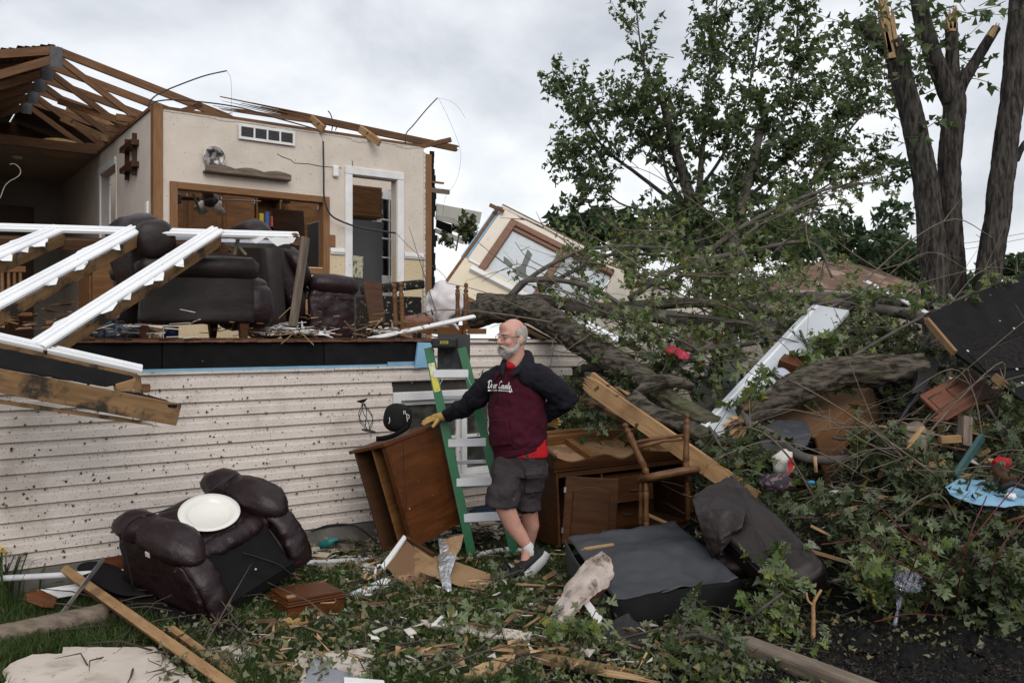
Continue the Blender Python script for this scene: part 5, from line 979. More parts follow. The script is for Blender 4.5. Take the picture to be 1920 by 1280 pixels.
# detached neighbour eave
ne = empty('broken_eave', P(855, 420, 12), 'white aluminium eave with gutter hanging beyond the broken wall end', 'eave')
m_eave = M_('eave_aluminium', (.42, .41, .37), .5, (.36, .35, .31), 3)
plate('fascia', [P(818, 382, 12.2), P(903, 398, 12.6), P(898, 420, 12.6), P(818, 404, 12.2)], .03, m_eave, ne); plate('gutter', [P(818, 404, 12.1), P(896, 421, 12.5), P(890, 430, 12.5), P(818, 412, 12.1)], .06, m_eave, ne)
plate('soffit', [P(818, 412, 12.3), P(850, 422, 12.5), P(846, 440, 12.5), P(818, 426, 12.3)], .02, m_sheath, ne); plate('soffit_panel', [P(848, 410, 12.4), P(886, 421, 12.5), P(879, 444, 12.5), P(846, 433, 12.4)], .02, m_eave, ne); plate('bottom_trim', [P(816, 428, 12.3), P(872, 448, 12.5), P(868, 458, 12.5), P(816, 436, 12.3)], .04, m_eave, ne)
# boards and furniture in the pile
def beamp(n, a, c, w, h, m, lb, ct, up=(0, 0, 1), **k): return beam(n, P(*a), P(*c), w, h, m, None, up=up, label=lb, cat=ct, **k)
wd = empty('white_door', P(1440, 700, 7.2), 'long white panelled door slanting through the branches', 'door')
MWD = frame3(P(1306, 806, 6.75), P(1352, 820, 6.6), P(1534, 575, 7.75)); dl = (P(1534, 575, 7.75)-P(1306, 806, 6.75)).length
mk('door_slab', B().box(0, .34, -.02, .02, 0, dl), M_('door_white', (.50, .53, .56), .5, (.44, .47, .50), 2, specks=((.05, .05, .04), 12, .72)), wd, MWD, bevel=.003)
mk('edge_strip', B().box(.05, .07, -.028, -.0205, .02, dl-.02), m_vinyl, wd, MWD); mk('edge_strip', B().box(.05, .07, .0205, .028, .02, dl-.02), m_vinyl, wd, MWD)
beamp('yellow_stud', (1352, 790, 6.8), (1612, 676, 7.3), .09, .038, m_lumber, 'pale stud under the broken trunk in the pile', 'stud', up=(0, -.6, .8))
A = P(1420, 852, 6.6)
bx = empty('brown_cabinet_box', P(1560, 850, 6.6), 'large brown plywood box half buried under the broken trunk', 'cabinet')
m_ply = M_('brown_plywood', (.185, .105, .057), .55, (.15, .082, .043), 4, (1, 5, 1)); m_plyd = M_('brown_plywood_side', (.16, .078, .036), .5, (.125, .06, .027), 4, (1, 1, 5))
t0, t1, t2, t3 = P(1490, 772, 6.9), P(1648, 716, 7.3), P(1528, 818, 6.5), P(1688, 740, 6.95)
MX2 = frame3(P(1528, 820, 6.4), P(1655, 712, 7.15), P(1528, 820, 6.4)+(P(1545, 905, 6.45)-P(1528, 820, 6.4)))
y2 = MX2.to_3x3() @ Vector((0, 1, 0)); s2 = 1 if y2.x < 0 else -1
mk('front_panel', B().box(0, .98, -.008, .008, 0, .42), m_plyd, bx, MX2); mk('top_panel', B().box(0, .98, min(.008*s2, .5*s2), max(.008*s2, .5*s2), -.008, .008), m_ply, bx, MX2); mk('end_panel', B().box(.972, .988, min(.008*s2, .5*s2), max(.008*s2, .5*s2), .01, .42), m_plyd, bx, MX2)
cdp = empty('cabinet_door', P(1780, 760, 6.6), 'reddish cabinet door with routed panels lying in the pile', 'cabinet door')
m_redw = M_('redwood_door', (.17, .068, .042), .5, (.13, .05, .03), 3, GR)
MCD = frame3(P(1722, 742, 6.5), P(1805, 700, 6.9), P(1752, 786, 6.35)); cl = (P(1805, 700, 6.9)-P(1722, 742, 6.5)).length
mk('slab', B().box(0, cl+.12, -.012, .012, 0, .26), m_redw, cdp, MCD, bevel=.004)
for a in (.04, .31):
    for s in (-1, 1): mk('routed_line', B().box(a, a+.20, .0125*s-.002, .0125*s+.002, .05, .062).box(a, a+.012, .0125*s-.002, .0125*s+.002, .0625, .20).box(a+.05, a+.20, .0125*s-.002, .0125*s+.002, .19, .20), m_furnd, cdp, MCD, kind='stuff')
beamp('dark_edge', (1752, 790, 6.3), (1838, 738, 6.75), .03, .05, m_redw, 'reddish moulding below the routed cabinet door', 'moulding')
plate('black_tool', [P(1722, 670, 6.8), P(1756, 682, 6.9), P(1750, 700, 6.8), P(1728, 735, 6.5), P(1700, 745, 6.45), P(1716, 715, 6.6)], .06, m_black, label='black plastic bracket at the broken trunk end', cat='bracket')
beamp('black_bar', (1722, 735, 6.5), (1680, 800, 6.3), .02, .02, m_black, 'thin black bar dropping from the bracket', 'bar')
mk('wooden_tray', B().box(0, .20, -.07, .07, 0, .07), m_furn, None, along(P(1462, 682, 7.1), P(1512, 700, 7.0), (0, -.5, 1)), bevel=.003, label='small brown wooden tray resting on the white door', cat='tray')
gsheet('paper_sheet', [[(1450, 692, 7.0), (1468, 686, 7.0), (1484, 700, 6.95)], [(1462, 708, 6.92), (1480, 704, 6.9), (1494, 716, 6.9)], [(1478, 722, 6.88), (1490, 722, 6.85), (1494, 724, 6.85)]], M_('lavender_paper', (.55, .56, .68), .8), None, solid=.002, label='pale lavender paper beside the small brown tray', cat='paper')
plate('dark_board', [P(1440, 735, 7.0), P(1488, 690, 7.2), P(1500, 718, 7.0), P(1462, 745, 6.9)], .02, m_furnd, label='dark brown board under the lavender paper', cat='board')
gsheet('grey_tarp', [[(1425, 800, 6.5), (1465, 785, 6.6), (1512, 790, 6.6)], [(1428, 830, 6.35), (1470, 815, 6.4), (1520, 815, 6.4)], [(1440, 850, 6.25), (1475, 845, 6.25), (1515, 835, 6.3)]], M_('slate_plastic', (.06, .064, .074), .45, (.04, .043, .05), 5, bump=.01, bs=8), None, solid=.004, nz=.01, sub=4, simple=.07, label='slate grey plastic sheet below the split trunk', cat='tarp')
plate('roof_panel', [P(1732, 594, 6.9), P(1810, 562, 7.2), P(1935, 508, 7.6), P(2060, 500, 7.7), P(2080, 820, 6.2), P(1935, 762, 6.25), P(1790, 660, 6.6)], .03, m_sheath, jag=0, label='large black roof sheathing panel at the right edge', cat='roof panel')
rp = bpy.data.objects['roof_panel']
for a, c in (((1745, 582), (1935, 705)), ((1770, 600), (1935, 540)), ((1800, 640), (1935, 580)), ((1850, 690), (1935, 650))):
    pass
m_tanw = M_('torn_ply_edge', (.24, .15, .075), .8, (.16, .095, .045), 12, GR)
beam('panel_edge', P(1732, 594, 6.86), P(1790, 662, 6.56), .03, .05, m_tanw, rp, sp0=.05); beam('panel_edge', P(1862, 705, 6.36), P(1900, 735, 6.28), .03, .06, m_tanw, rp, sp1=.1)
b = B(); rn = random.Random(3)
pn = (P(1935, 508, 7.6)-P(1732, 594, 6.9)).cross(P(1790, 660, 6.6)-P(1732, 594, 6.9)).normalized(); pn = pn if pn.y < 0 else -pn
def onpan(px, py):
    o = Vector((0, 0, CAMH)); d = P(px, py, 1)-o; A_ = P(1790, 610, 6.88); return o+d*((A_-o).dot(pn)/d.dot(pn))+pn*.012
beam('seam', onpan(1745, 583), onpan(1935, 700), .008, .004, m_siding_in, rp, up=pn)
for k, (p0_, p1_, p2_, p3_) in enumerate((((1738, 596), (1930, 530), (1930, 572), (1772, 628)), ((1774, 632), (1930, 578), (1930, 628), (1812, 662)), ((1814, 666), (1930, 634), (1930, 690), (1850, 700)))):
    plate('felt_course', [onpan(*q)-pn*.006+pn*.003*k for q in (p0_, p1_, p2_, p3_)], .010, M_('felt_shade%d' % k, (.013+.004*k, .012+.0035*k, .012+.0035*k), .92, (.008, .0075, .008), 40, bump=.002, spec=.08, specks=((.10, .095, .09), 30, .72)), rp, jag=.006, seed=k)
m_nail = M_('nail_cap', (.5, .5, .5), .5)
for x, y in ((1832, 573), (1870, 597), (1873, 604), (1900, 618), (1813, 660), (1850, 658), (1786, 611), (1767, 594), (1905, 694), (1915, 720), (1902, 570)):
    q = onpan(x, y); mk('cap_nail', B().lathe([(.001, 0), (.012, 0), (.010, .004), (.001, .005)], 8), m_nail, rp, Matrix.Translation(q) @ pn.to_track_quat('Z', 'Y').to_matrix().to_4x4())
for (x0_, y0_), (x1_, y1_) in (((1760, 590), (1935, 535)), ((1790, 628), (1935, 575)), ((1830, 665), (1935, 625))): beam('chalk_line', onpan(x0_, y0_), onpan(x1_, y1_), .004, .001, M_('chalk', (.045, .042, .042), .9) if 'chalk' not in MATS else MATS['chalk'], rp, up=pn, bevel=0)
beamp('white_lath', (1622, 527, 8.6), (1738, 587, 7.8), .05, .02, m_white, 'white lath sticking up out of the branches toward the roof panel', 'lath', up=(0, -.7, .7))
beamp('grey_post_stub', (1808, 840, 5.9), (1810, 785, 6.0), .10, .06, m_post, 'weathered grey post stub standing in the leaves', 'post', up=(1, 0, 0))
beamp('tan_block', (1762, 824, 5.9), (1800, 822, 5.9), .05, .05, m_lumber, 'tan wood block beside the grey post stub', 'block')
beamp('green_bar', (1790, 895, 5.5), (1842, 818, 5.75), .05, .03, M_('green_paint', (.035, .085, .085), .5), 'dark green painted bar leaning over the blue sheet', 'bar', up=(1, 0, .5))
gsheet('blue_plastic', [[(1772, 915, 5.35), (1800, 898, 5.5), (1845, 900, 5.5), (1890, 910, 5.45), (1940, 905, 5.45)], [(1785, 928, 5.25), (1820, 918, 5.32), (1860, 925, 5.3), (1900, 928, 5.28), (1940, 930, 5.25)], [(1820, 942, 5.18), (1850, 946, 5.15), (1880, 948, 5.12), (1910, 946, 5.12), (1940, 948, 5.1)]], m_foam, None, solid=.006, nz=.01, sub=4, simple=.06, label='sky blue plastic sheet among the leaves by the boot', cat='plastic sheet')
bt = empty('brown_boot', P(1880, 905, 5.3), 'worn brown boot lying on the blue sheet', 'boot')
mk('shaft', B().tube([P(1868, 875, 5.4), P(1880, 892, 5.35), P(1895, 905, 5.3)], [.045, .05, .05], 12), m_furnd, bt, smooth=True); mk('sole', B().tube([P(1878, 915, 5.25), P(1900, 905, 5.25), P(1925, 915, 5.2), P(1940, 928, 5.2)], .02, 8), m_black, bt, smooth=True)
crumple('red_cloth', P(1878, 868, 5.45), (.055, .04, .04), M_('red_fabric', (.36, .014, .014), .7), amp=.35, seed=4, label='small red cloth above the boot', cat='cloth')
crumple('pale_paper', P(1895, 930, 5.2), (.03, .03, .02), m_white, amp=.5, seed=6, label='crumpled white scrap on the blue sheet', cat='paper')
gsheet('polka_cloth', [[(1246, 650, 7.5), (1258, 645, 7.5), (1292, 662, 7.4)], [(1248, 662, 7.4), (1262, 660, 7.38), (1294, 670, 7.35)], [(1252, 668, 7.35), (1264, 672, 7.33), (1292, 674, 7.33)]], M_('red_polka', (.34, .02, .05), .8, (.34, .02, .05), 3, specks=((.6, .5, .5), 60, .66)), None, solid=.006, label='red dotted cloth caught under the branches', cat='cloth')
plate('brown_fibreboard', [P(1262, 648, 7.9), P(1285, 600, 8.3), P(1335, 612, 8.2), P(1320, 668, 7.7)], .02, M_('fibre_panel', (.12, .082, .065), .7), label='dull brown panel behind the dotted cloth', cat='panel')
beamp('upright_post', (1346, 660, 7.8), (1352, 575, 8.2), .08, .05, m_lumbold, 'brown upright post standing in the branches', 'post', up=(1, 0, 0))
beamp('red_board', (1175, 535, 9.6), (1280, 530, 9.6), .03, .05, m_furn, 'reddish board lying behind the fallen wall', 'board')
crumple('white_shirt', P(1468, 868, 5.9), (.075, .05, .09), M_('shirt_cotton', (.55, .52, .48), .9), amp=.35, s=2, seed=2, label='white shirt bundled in the leaves', cat='shirt')
gsheet('red_ribbon', [[(1472, 868, 5.8), (1484, 856, 5.85)], [(1480, 880, 5.75), (1492, 872, 5.8)], [(1470, 892, 5.7), (1480, 888, 5.72)]], MATS['red_fabric'], None, solid=.004, nz=.03, label='red cloth strip beside the white shirt', cat='cloth')
crumple('floral_cloth', P(1455, 905, 5.6), (.10, .06, .06), M_('floral_print', (.16, .10, .11), .9, (.03, .028, .035), 30, lo=.5, hi=.54), amp=.4, seed=3, label='dark floral cloth crumpled below the white shirt', cat='cloth')
crumple('blue_scrap', P(1521, 904, 5.6), (.025, .02, .014), M_('blue_plastic_bit', (.03, .20, .42), .4), amp=.15, seed=1, label='small bright blue plastic scrap in the leaves', cat='plastic')
for q, lb, sd in (((1620, 1145, 4.55), 'black cloth bundle on the mulch beside the upright twig', 1), ((1712, 1195, 4.3), 'black cloth bundle on the mulch beside the red stems', 2), ((1800, 1222, 4.2), 'black cloth bundle nearest the picture bottom', 3), ((1880, 1172, 4.35), 'black cloth bundle at the right edge of the mulch', 4), ((1800, 1120, 4.6), 'black cloth bundle behind the red stems', 5)):
    c0 = P(*q); c0.z = .03; an = sd*1.3
    def clothfn(s, t, c0=c0, an=an, sd=sd):
        x, y = (s-.5)*.30, (t-.5)*.20; w = Vector((x*6+sd*5, y*6, sd)); e = 1+.3*mnoise.noise(Vector((s*3, t*3, sd)))
        return c0+Vector((math.cos(an)*x-math.sin(an)*y, math.sin(an)*x+math.cos(an)*y, 0))*e+Vector((0, 0, .03+.06*mnoise.noise(w)+.03*mnoise.noise(w*2.3)+.02*mnoise.noise(w*5)-.10*(abs(s-.5)**2+abs(t-.5)**2)))
    mk('black_cloth', B().sheet(clothfn, 36, 28), m_blackfab, None, smooth=True, solid=.003, label=lb, cat='cloth')
pb = empty('plastic_wrap', P(1705, 1120, 4.7), 'clear crinkled flower wrapping caught in the leaves', 'plastic wrap')
m_clear = glass_mat('clear_film', (.86, .88, .92), .15, ((.6, .64, .78), 22, .0, .30))
crumple('film', P(1703, 1090, 4.75), (.075, .05, .06), m_clear, pb, amp=.30, s=3, seed=5, res=4, smooth=True); mk('tail', B().tube([P(1688, 1118, 4.7), P(1684, 1140, 4.65), P(1678, 1172, 4.55)], [.020, .008, .012], 8), m_clear, pb, smooth=True)
beam('landscape_timber', G(1388, 1206, .07), G(1690, 1320, .07), .11, .09, m_post, None, bevel=.03, label='round-edged landscape timber bordering the mulch', cat='timber')
beam('landscape_timber', G(1270, 1178, .04), G(1384, 1208, .04), .10, .07, m_post, None, bevel=.03, label='buried landscape timber end under the maple leaves', cat='timber')
# shoulder bits of pale lath lying about the pile
rl_ = random.Random(8)
for i, (a, c, lb) in enumerate((((1520, 985), (1560, 1005), 'short tan lath in the leaves below the leather back'), ((1150, 1020), (1085, 1030), 'pale lath in the grass behind the man shoe'), ((1640, 985), (1690, 1000), 'tan lath crossing the red stems'), ((1730, 800), (1700, 840), 'curved pale bark strip by the plywood box'))):
    beam('loose_lath', P(*a, 5.3), P(*c, 5.25), .03, .01, m_lumber, None, sp1=.05, label=lb, cat='lath')
gsheet('bark_slab', [[(1690, 800, 6.0), (1712, 792, 6.05), (1730, 790, 6.0)], [(1700, 825, 5.95), (1722, 822, 5.9), (1740, 815, 5.95)], [(1705, 850, 5.9), (1722, 852, 5.85), (1735, 848, 5.9)]], m_post, None, solid=.03, nz=.02, label='curved grey bark slab in the pile', cat='bark')
gsheet('bark_slab', [[(1680, 885, 5.7), (1696, 868, 5.75), (1716, 855, 5.8)], [(1678, 898, 5.65), (1694, 890, 5.65), (1712, 876, 5.7)]], m_splint, None, solid=.03, nz=.02, label='pale split bark slab below the grey one', cat='bark')
# ================================================================== the man
m_skin = M_('skin', (.52, .295, .23), .5, (.44, .215, .165), 9, spec=.4, bump=.0015, bs=30); 
m_skinleg = M_('leg_skin', (.48, .29, .21), .55, (.42, .24, .17), 7, spec=.35)
m_maroon = M_('maroon_fleece', (.052, .0065, .016), .9, (.040, .005, .012), 6, bump=.004, bs=14, spec=.15)
m_navy = M_('charcoal_fleece', (.0155, .0145, .020), .92, (.0115, .011, .015), 6, bump=.004, bs=14, spec=.12)
m_shorts = M_('grey_cargo_cotton', (.042, .035, .037), .9, (.030, .025, .027), 8, bump=.004, bs=16, spec=.15, specks=((.16, .14, .13), 24, .74))
m_tee = M_('red_tee', (.40, .008, .012), .85); m_glove = M_('yellow_leather_glove', (.45, .30, .10), .7, (.36, .225, .065), 9, bump=.003, bs=22)
m_hair = M_('grey_hair', (.40, .36, .33), .8, (.27, .235, .21), 40, bump=.004, bs=90); m_beard = M_('white_beard', (.50, .465, .44), .85, (.33, .295, .275), 34, bump=.008, bs=70)
m_shoe = M_('black_knit_shoe', (.012, .0115, .014), .7, bump=.002, bs=60); m_sole = M_('shoe_sole_white', (.45, .45, .45), .6); m_sock = M_('white_sock', (.62, .62, .62), .9, bump=.002, bs=60)
def cloth_tex(size):
    t = bpy.data.textures.new('folds', 'CLOUDS'); t.noise_scale = size; t.noise_depth = 2; return t
FT = cloth_tex(.10); FT2 = cloth_tex(.035)
def ruffle(o, s, tex=None):
    m = o.modifiers.new('d', 'DISPLACE'); m.texture = tex or FT; m.strength = s*1.5; m.mid_level = .5; m.texture_coords = 'LOCAL'
    m = o.modifiers.new('e', 'DISPLACE'); m.texture = FT2; m.strength = s*.55; m.mid_level = .5; m.texture_coords = 'LOCAL'; return o
man = empty('person', G(985, 1085), 'bearded man in maroon and charcoal hoodie leaning on the bookcase', 'person')
UPV = Vector((0, 0, 1)); fT = Vector((-.57, -.82, 0)).normalized(); lT = Vector((.82, -.57, 0)).normalized()
def loft(b, secs, n=32, e=1.0):
    vs = []; fs = []
    for c, l, d, tilt in secs:
        for k in range(n):
            a = 2*math.pi*k/n; ca, sa = math.cos(a), math.sin(a); q = c+lT*l*math.copysign(abs(ca)**e, ca)+fT*d*math.copysign(abs(sa)**e, sa)+UPV*(tilt*ca); vs.append(q)
    m = len(secs)
    for i in range(m-1):
        for k in range(n): fs.append((i*n+k, i*n+(k+1) % n, (i+1)*n+(k+1) % n, (i+1)*n+k))
    fs += [tuple(range(n))[::-1], tuple((m-1)*n+k for k in range(n))]
    return b.add(vs, [f[::-1] for f in fs])
ZB = 5.95
def sec(px, py, l, d, tilt=0, z=ZB): return (P(px, py, z), l, d, tilt)
# head frame
c = P(961, 630, 5.92); f = Vector((-.80, -.60, -.05)).normalized(); l_ = Vector((.60, -.80, 0)).normalized(); u_ = f.cross(l_); u_ = u_ if u_.z > 0 else -u_
HM_ = axes(c, f, l_, u_)
def H(a, b_, d): return c+f*a+l_*b_+u_*d
def hel(b, a, b_, d, r, e=1.0, nu=20, nv=14): return b.ell(H(a, b_, d), r, axes(Vector(), f, l_, u_), nu, nv, e)
body = B(); hel(body, -.008, 0, .012, (.102, .080, .106)); hel(body, .030, 0, -.055, (.066, .060, .080)); hel(body, .052, 0, -.105, (.040, .042, .034)); hel(body, .072, 0, .018, (.026, .056, .020)); hel(body, .075, 0, .055, (.02, .045, .04))
body.cap(H(.094, 0, .006), .010, H(.118, 0, -.036), .0165).cap(H(.108, .012, -.04), .010, H(.108, -.012, -.04), .010)
for s in (-1, 1):
    hel(body, -.006, .083*s, -.030, (.020, .010, .034)); hel(body, -.016, .088*s, -.024, (.012, .007, .026)); hel(body, .066, .036*s, -.038, (.030, .026, .026))
body.cap(H(.088, .02, -.082), .009, H(.088, -.02, -.082), .009)
nb_ = P(966, 690, 5.95); body.cap(H(-.022, 0, -.07), .062, nb_, .068); body.cap(nb_, .07, P(970, 760, ZB), .10); body.cap(P(970, 760, ZB), .10, P(975, 850, ZB), .11)
kR, aR, kL, aL = P(946, 948, 5.80), P(990, 1026, 5.84), P(990, 950, 5.98), P(989, 1035, 6.10)
body.chain([(P(955, 875, 5.90), .085), (kR, .066), (P(962, 985, 5.83), .060), (P(976, 1005, 5.84), .050), (aR, .036), (P(985, 1050, 5.82), .034)])
body.chain([(P(998, 875, 5.97), .085), (kL, .064), (P(996, 985, 6.04), .058), (P(992, 1012, 6.08), .044), (aL, .036), (P(985, 1050, 6.08), .03)])
sR, eR, wR = P(920, 716, 6.06), P(874, 762, 6.22), P(838, 779, 6.40); sL, eL, wL = P(1012, 710, 5.82), P(1064, 748, 5.84), P(1012, 786, 6.06)
body.chain([(P(960, 712, 5.98), .06), (sR, .05), (eR, .04), (wR, .03)]); body.chain([(P(975, 712, 5.93), .06), (sL, .05), (eL, .04), (wL, .03)])
body_o = mk('body', body, m_skin, man, remesh=.0065, smo=6)
# hoodie body, sleeves, hood
tb_ = B(); loft(tb_, [sec(962, 690, .07, .07), sec(966, 700, .15, .10), sec(969, 714, .195, .125), sec(970, 742, .212, .145), sec(970, 775, .212, .168), sec(970, 806, .208, .185), sec(972, 828, .200, .178, .02), sec(976, 848, .182, .160, .05)])
torso = ruffle(mk('hoodie_body', tb_, m_maroon, man, remesh=.011, smo=5), .022)
hem = B(); loft(hem, [sec(975, 840, .190, .168, .045), sec(976, 855, .186, .165, .055)]); mk('hoodie_hem', hem, m_maroon, man, remesh=.009, smo=2)
sl = B(); sl.chain([(P(952, 700, 6.02), .058), (P(935, 706, 6.04), .078), (sR, .088), (P(898, 740, 6.13), .082), (eR, .068), (P(855, 771, 6.31), .060), (P(842, 777, 6.38), .052)])
slv = ruffle(mk('right_sleeve', sl, m_navy, man, remesh=.010, smo=5), .022)
sl = B(); sl.chain([(P(975, 697, 5.90), .055), (P(992, 702, 5.83), .080), (sL, .094), (P(1040, 728, 5.82), .090), (P(1062, 748, 5.84), .076), (P(1038, 766, 5.94), .074), (P(1014, 783, 6.04), .058)])
slv2 = ruffle(mk('left_sleeve', sl, m_navy, man, remesh=.010, smo=5), .024)
hd = B(); hd.chain([(P(942, 702, 5.79), .014), (P(942, 690, 5.85), .024), (P(950, 676, 5.98), .032), (P(972, 664, 6.04), .040), (P(988, 668, 6.0), .048), (P(990, 682, 5.90), .046), (P(977, 693, 5.83), .036), (P(960, 702, 5.785), .018)]); hd.chain([(P(984, 682, 6.04), .062), (P(996, 696, 5.98), .066)])
ruffle(mk('hood', hd, m_navy, man, remesh=.008, smo=5), .012)
mk('tee_collar', B().ell(P(956, 686, 5.925), (.058, .058, .035)), m_tee, man, smooth=True)
ts = B(); loft(ts, [sec(978, 825, .178, .150, .03), sec(980, 846, .182, .156, .0), sec(980, 852, .18, .155, -.012)]); ruffle(mk('tee_hem', ts, m_tee, man, remesh=.009, smo=3), .01)
# shorts
so = B(); loft(so, [sec(978, 834, .172, .145), sec(977, 865, .180, .148), sec(976, 890, .178, .140)])
so.chain([(P(952, 878, 5.90), .112), (P(946, 915, 5.85), .106), (P(942, 930, 5.83), .104)]); so.chain([(P(999, 880, 5.94), .110), (P(993, 915, 5.95), .098), (P(990, 940, 5.97), .093)])
for cx_, cy_, zz, rr_ in ((941, 948, 5.815, .112), (988, 955, 5.965, .100)):
    so.tube([P(cx_+3, cy_-38, zz), P(cx_+1, cy_-18, zz), P(cx_, cy_, zz)], [rr_*.95, rr_, rr_*1.02], 22)
sho = ruffle(mk('shorts', so, m_shorts, man, remesh=.010, smo=4), .026)
# gloves
def glove(name, wr, pc, fdir, fan, nrm, thumb, curl):
    b = B(); fdir = fdir.normalized(); nrm = nrm.normalized(); side = fdir.cross(nrm).normalized()
    b.cap(wr, .036, wr.lerp(pc, .45), .034); b.cap(wr.lerp(pc, .5), .034, pc, .030)
    for i, (ln, o) in enumerate(((.074, -.030), (.088, -.010), (.083, .011), (.066, .030))):
        r0 = pc+side*o+fdir*.012; b.cap(pc+side*o*.8-fdir*.03, .019, r0, .0155); d = (fdir+side*o*fan).normalized(); p = r0; rr = .0135
        for k in range(3):
            q = p+d*ln*(.42, .32, .26)[k]; b.cap(p, rr, q, rr*.92, 10); p = q; rr *= .92; d = (d-nrm*curl*(.35+.12*k)).normalized()
    p = pc-fdir*.035+side*thumb*.03; d = (side*thumb*.8+fdir*.5-nrm*.35).normalized(); q = p+d*.045; b.cap(p, .019, q, .0155, 10); b.cap(q, .015, q+(d+fdir*.5-nrm*.3).normalized()*.036, .0125, 10)
    return mk(name, b, m_glove, man, remesh=.0045, smo=2)
glove('right_glove', P(838, 779, 6.38), P(815, 783, 6.44), Vector((-1, .10, -.34)), 9, Vector((-.12, -.30, .95)), -1, .25)
glove('left_glove', P(1010, 786, 6.04), P(1024, 789, 6.07), Vector((1, .2, -.12)), 4, Vector((.05, .75, .6)), 1, .3)
# face
er = B()
for s in (-1, 1):
    e_ = B().ell(H(.0835, .034*s, -.004), (.011, .013, .0085), axes(Vector(), f, l_, u_)); mk('eye', e_, M_('eye_white', (.5, .46, .43), .3) if 'eye_white' not in MATS else MATS['eye_white'], man, smooth=True)
    mk('iris', B().ell(H(.0915, .033*s, -.005), (.004, .0055, .0055), axes(Vector(), f, l_, u_)), m_black, man, smooth=True)
    mk('eyebrow', B().tube([H(.098, .012*s, .014), H(.097, .034*s, .019), H(.082, .054*s, .012)], .0045, 6), m_hair, man, smooth=True)
bd = B(); bd.cap(H(.103, .0, -.060), .009, H(.092, .03, -.074), .010).cap(H(.103, .0, -.060), .009, H(.092, -.03, -.074), .010); hel(bd, .068, 0, -.112, (.034, .040, .036)); hel(bd, .080, 0, -.098, (.020, .022, .016))
for s in (-1, 1): bd.chain([(H(.092, .03*s, -.074), .012), (H(.076, .042*s, -.100), .019), (H(.040, .060*s, -.092), .020), (H(.012, .071*s, -.060), .014), (H(.006, .078*s, -.020), .009)])
beard_o = mk('beard', bd, m_beard, man, remesh=.005, smo=4)
hb2 = B(); bm = bmesh.new(); bmesh.ops.create_uvsphere(bm, u_segments=36, v_segments=24, radius=1); keep = []
for v in bm.verts: v.co = Vector((v.co.x*.1045-.008, v.co.y*.0825, v.co.z*.1085+.012))
fs_ = [fc for fc in bm.faces if (lambda q: q.z > -.085 and q.x < .035-.5*max(0, q.z-.0) and q.z < .062-.35*max(0, q.x+.03) and not (q.x > .0 and q.z < -.005))(fc.calc_center_median())]
idx = {}; vv = []; ff = []
for fc in fs_:
    t = []
    for v in fc.verts:
        if v.index not in idx: idx[v.index] = len(vv); vv.append(tuple(v.co))
        t.append(idx[v.index])
    ff.append(tuple(t))
bm.free(); mk('hair', B().add(vv, ff), m_hair, man, HM_, smooth=True, solid=.006)
m_wire = M_('glasses_wire', (.10, .09, .085), .35, metal=.7)
gl = B()
for s in (-1, 1): gl.tube([H(.108-.25*max(0, abs(.034+.024*math.cos(k*.3491))-.034), s*(.034+.025*math.cos(k*.3491)), -.007+.019*math.sin(k*.3491)) for k in range(19)], .0016, 5)
gl.tube([H(.111, .009, -.003), H(.113, 0, -.001), H(.111, -.009, -.003)], .0016, 5)
for s in (-1, 1): gl.tube([H(.102, .059*s, -.003), H(.06, .080*s, -.004), H(.0, .088*s, -.006), H(-.02, .088*s, -.016)], .0018, 5)
mk('glasses', gl, m_wire, man, smooth=True)
# shoes and socks
sh_ = B(); sh_.chain([(P(1016, 1036, 5.86), .036), (P(1000, 1048, 5.84), .044), (P(980, 1064, 5.80), .046), (P(958, 1081, 5.76), .036)]); sh_.cap(P(996, 1032, 5.85), .045, P(1008, 1040, 5.86), .04)
mk('right_shoe', sh_, m_shoe, man, remesh=.007, smo=4)
sn = (P(1020, 1050, 5.8)-P(995, 1030, 5.8)).normalized()
mk('right_sole', B().tube(spline([P(1026, 1036, 5.85), P(1018, 1050, 5.83), P(998, 1070, 5.79), P(978, 1086, 5.75), P(964, 1091, 5.74)]), [.016, .018, .02, .016, .012], 12, flat=1.9), m_sole, man, smooth=True)
sh_ = B(); sh_.chain([(P(1004, 1052, 6.13), .04), (P(985, 1055, 6.06), .046), (P(955, 1064, 5.98), .042), (P(940, 1068, 5.94), .034)]); sh_.cap(P(990, 1040, 6.10), .046, P(990, 1052, 6.09), .048); mk('left_shoe', sh_, m_shoe, man, remesh=.008, smo=4)
mk('left_sole', B().tube([P(1010, 1064, 6.14), P(975, 1070, 6.03), P(938, 1078, 5.93)], .02, 10), m_sole, man, smooth=True)
mk('sock', B().cap(P(988, 1023, 5.84), .041, P(994, 1034, 5.845), .044), m_sock, man, smooth=True); mk('sock', B().cap(P(990, 1030, 6.09), .041, P(990, 1042, 6.10), .043), m_sock, man, smooth=True)
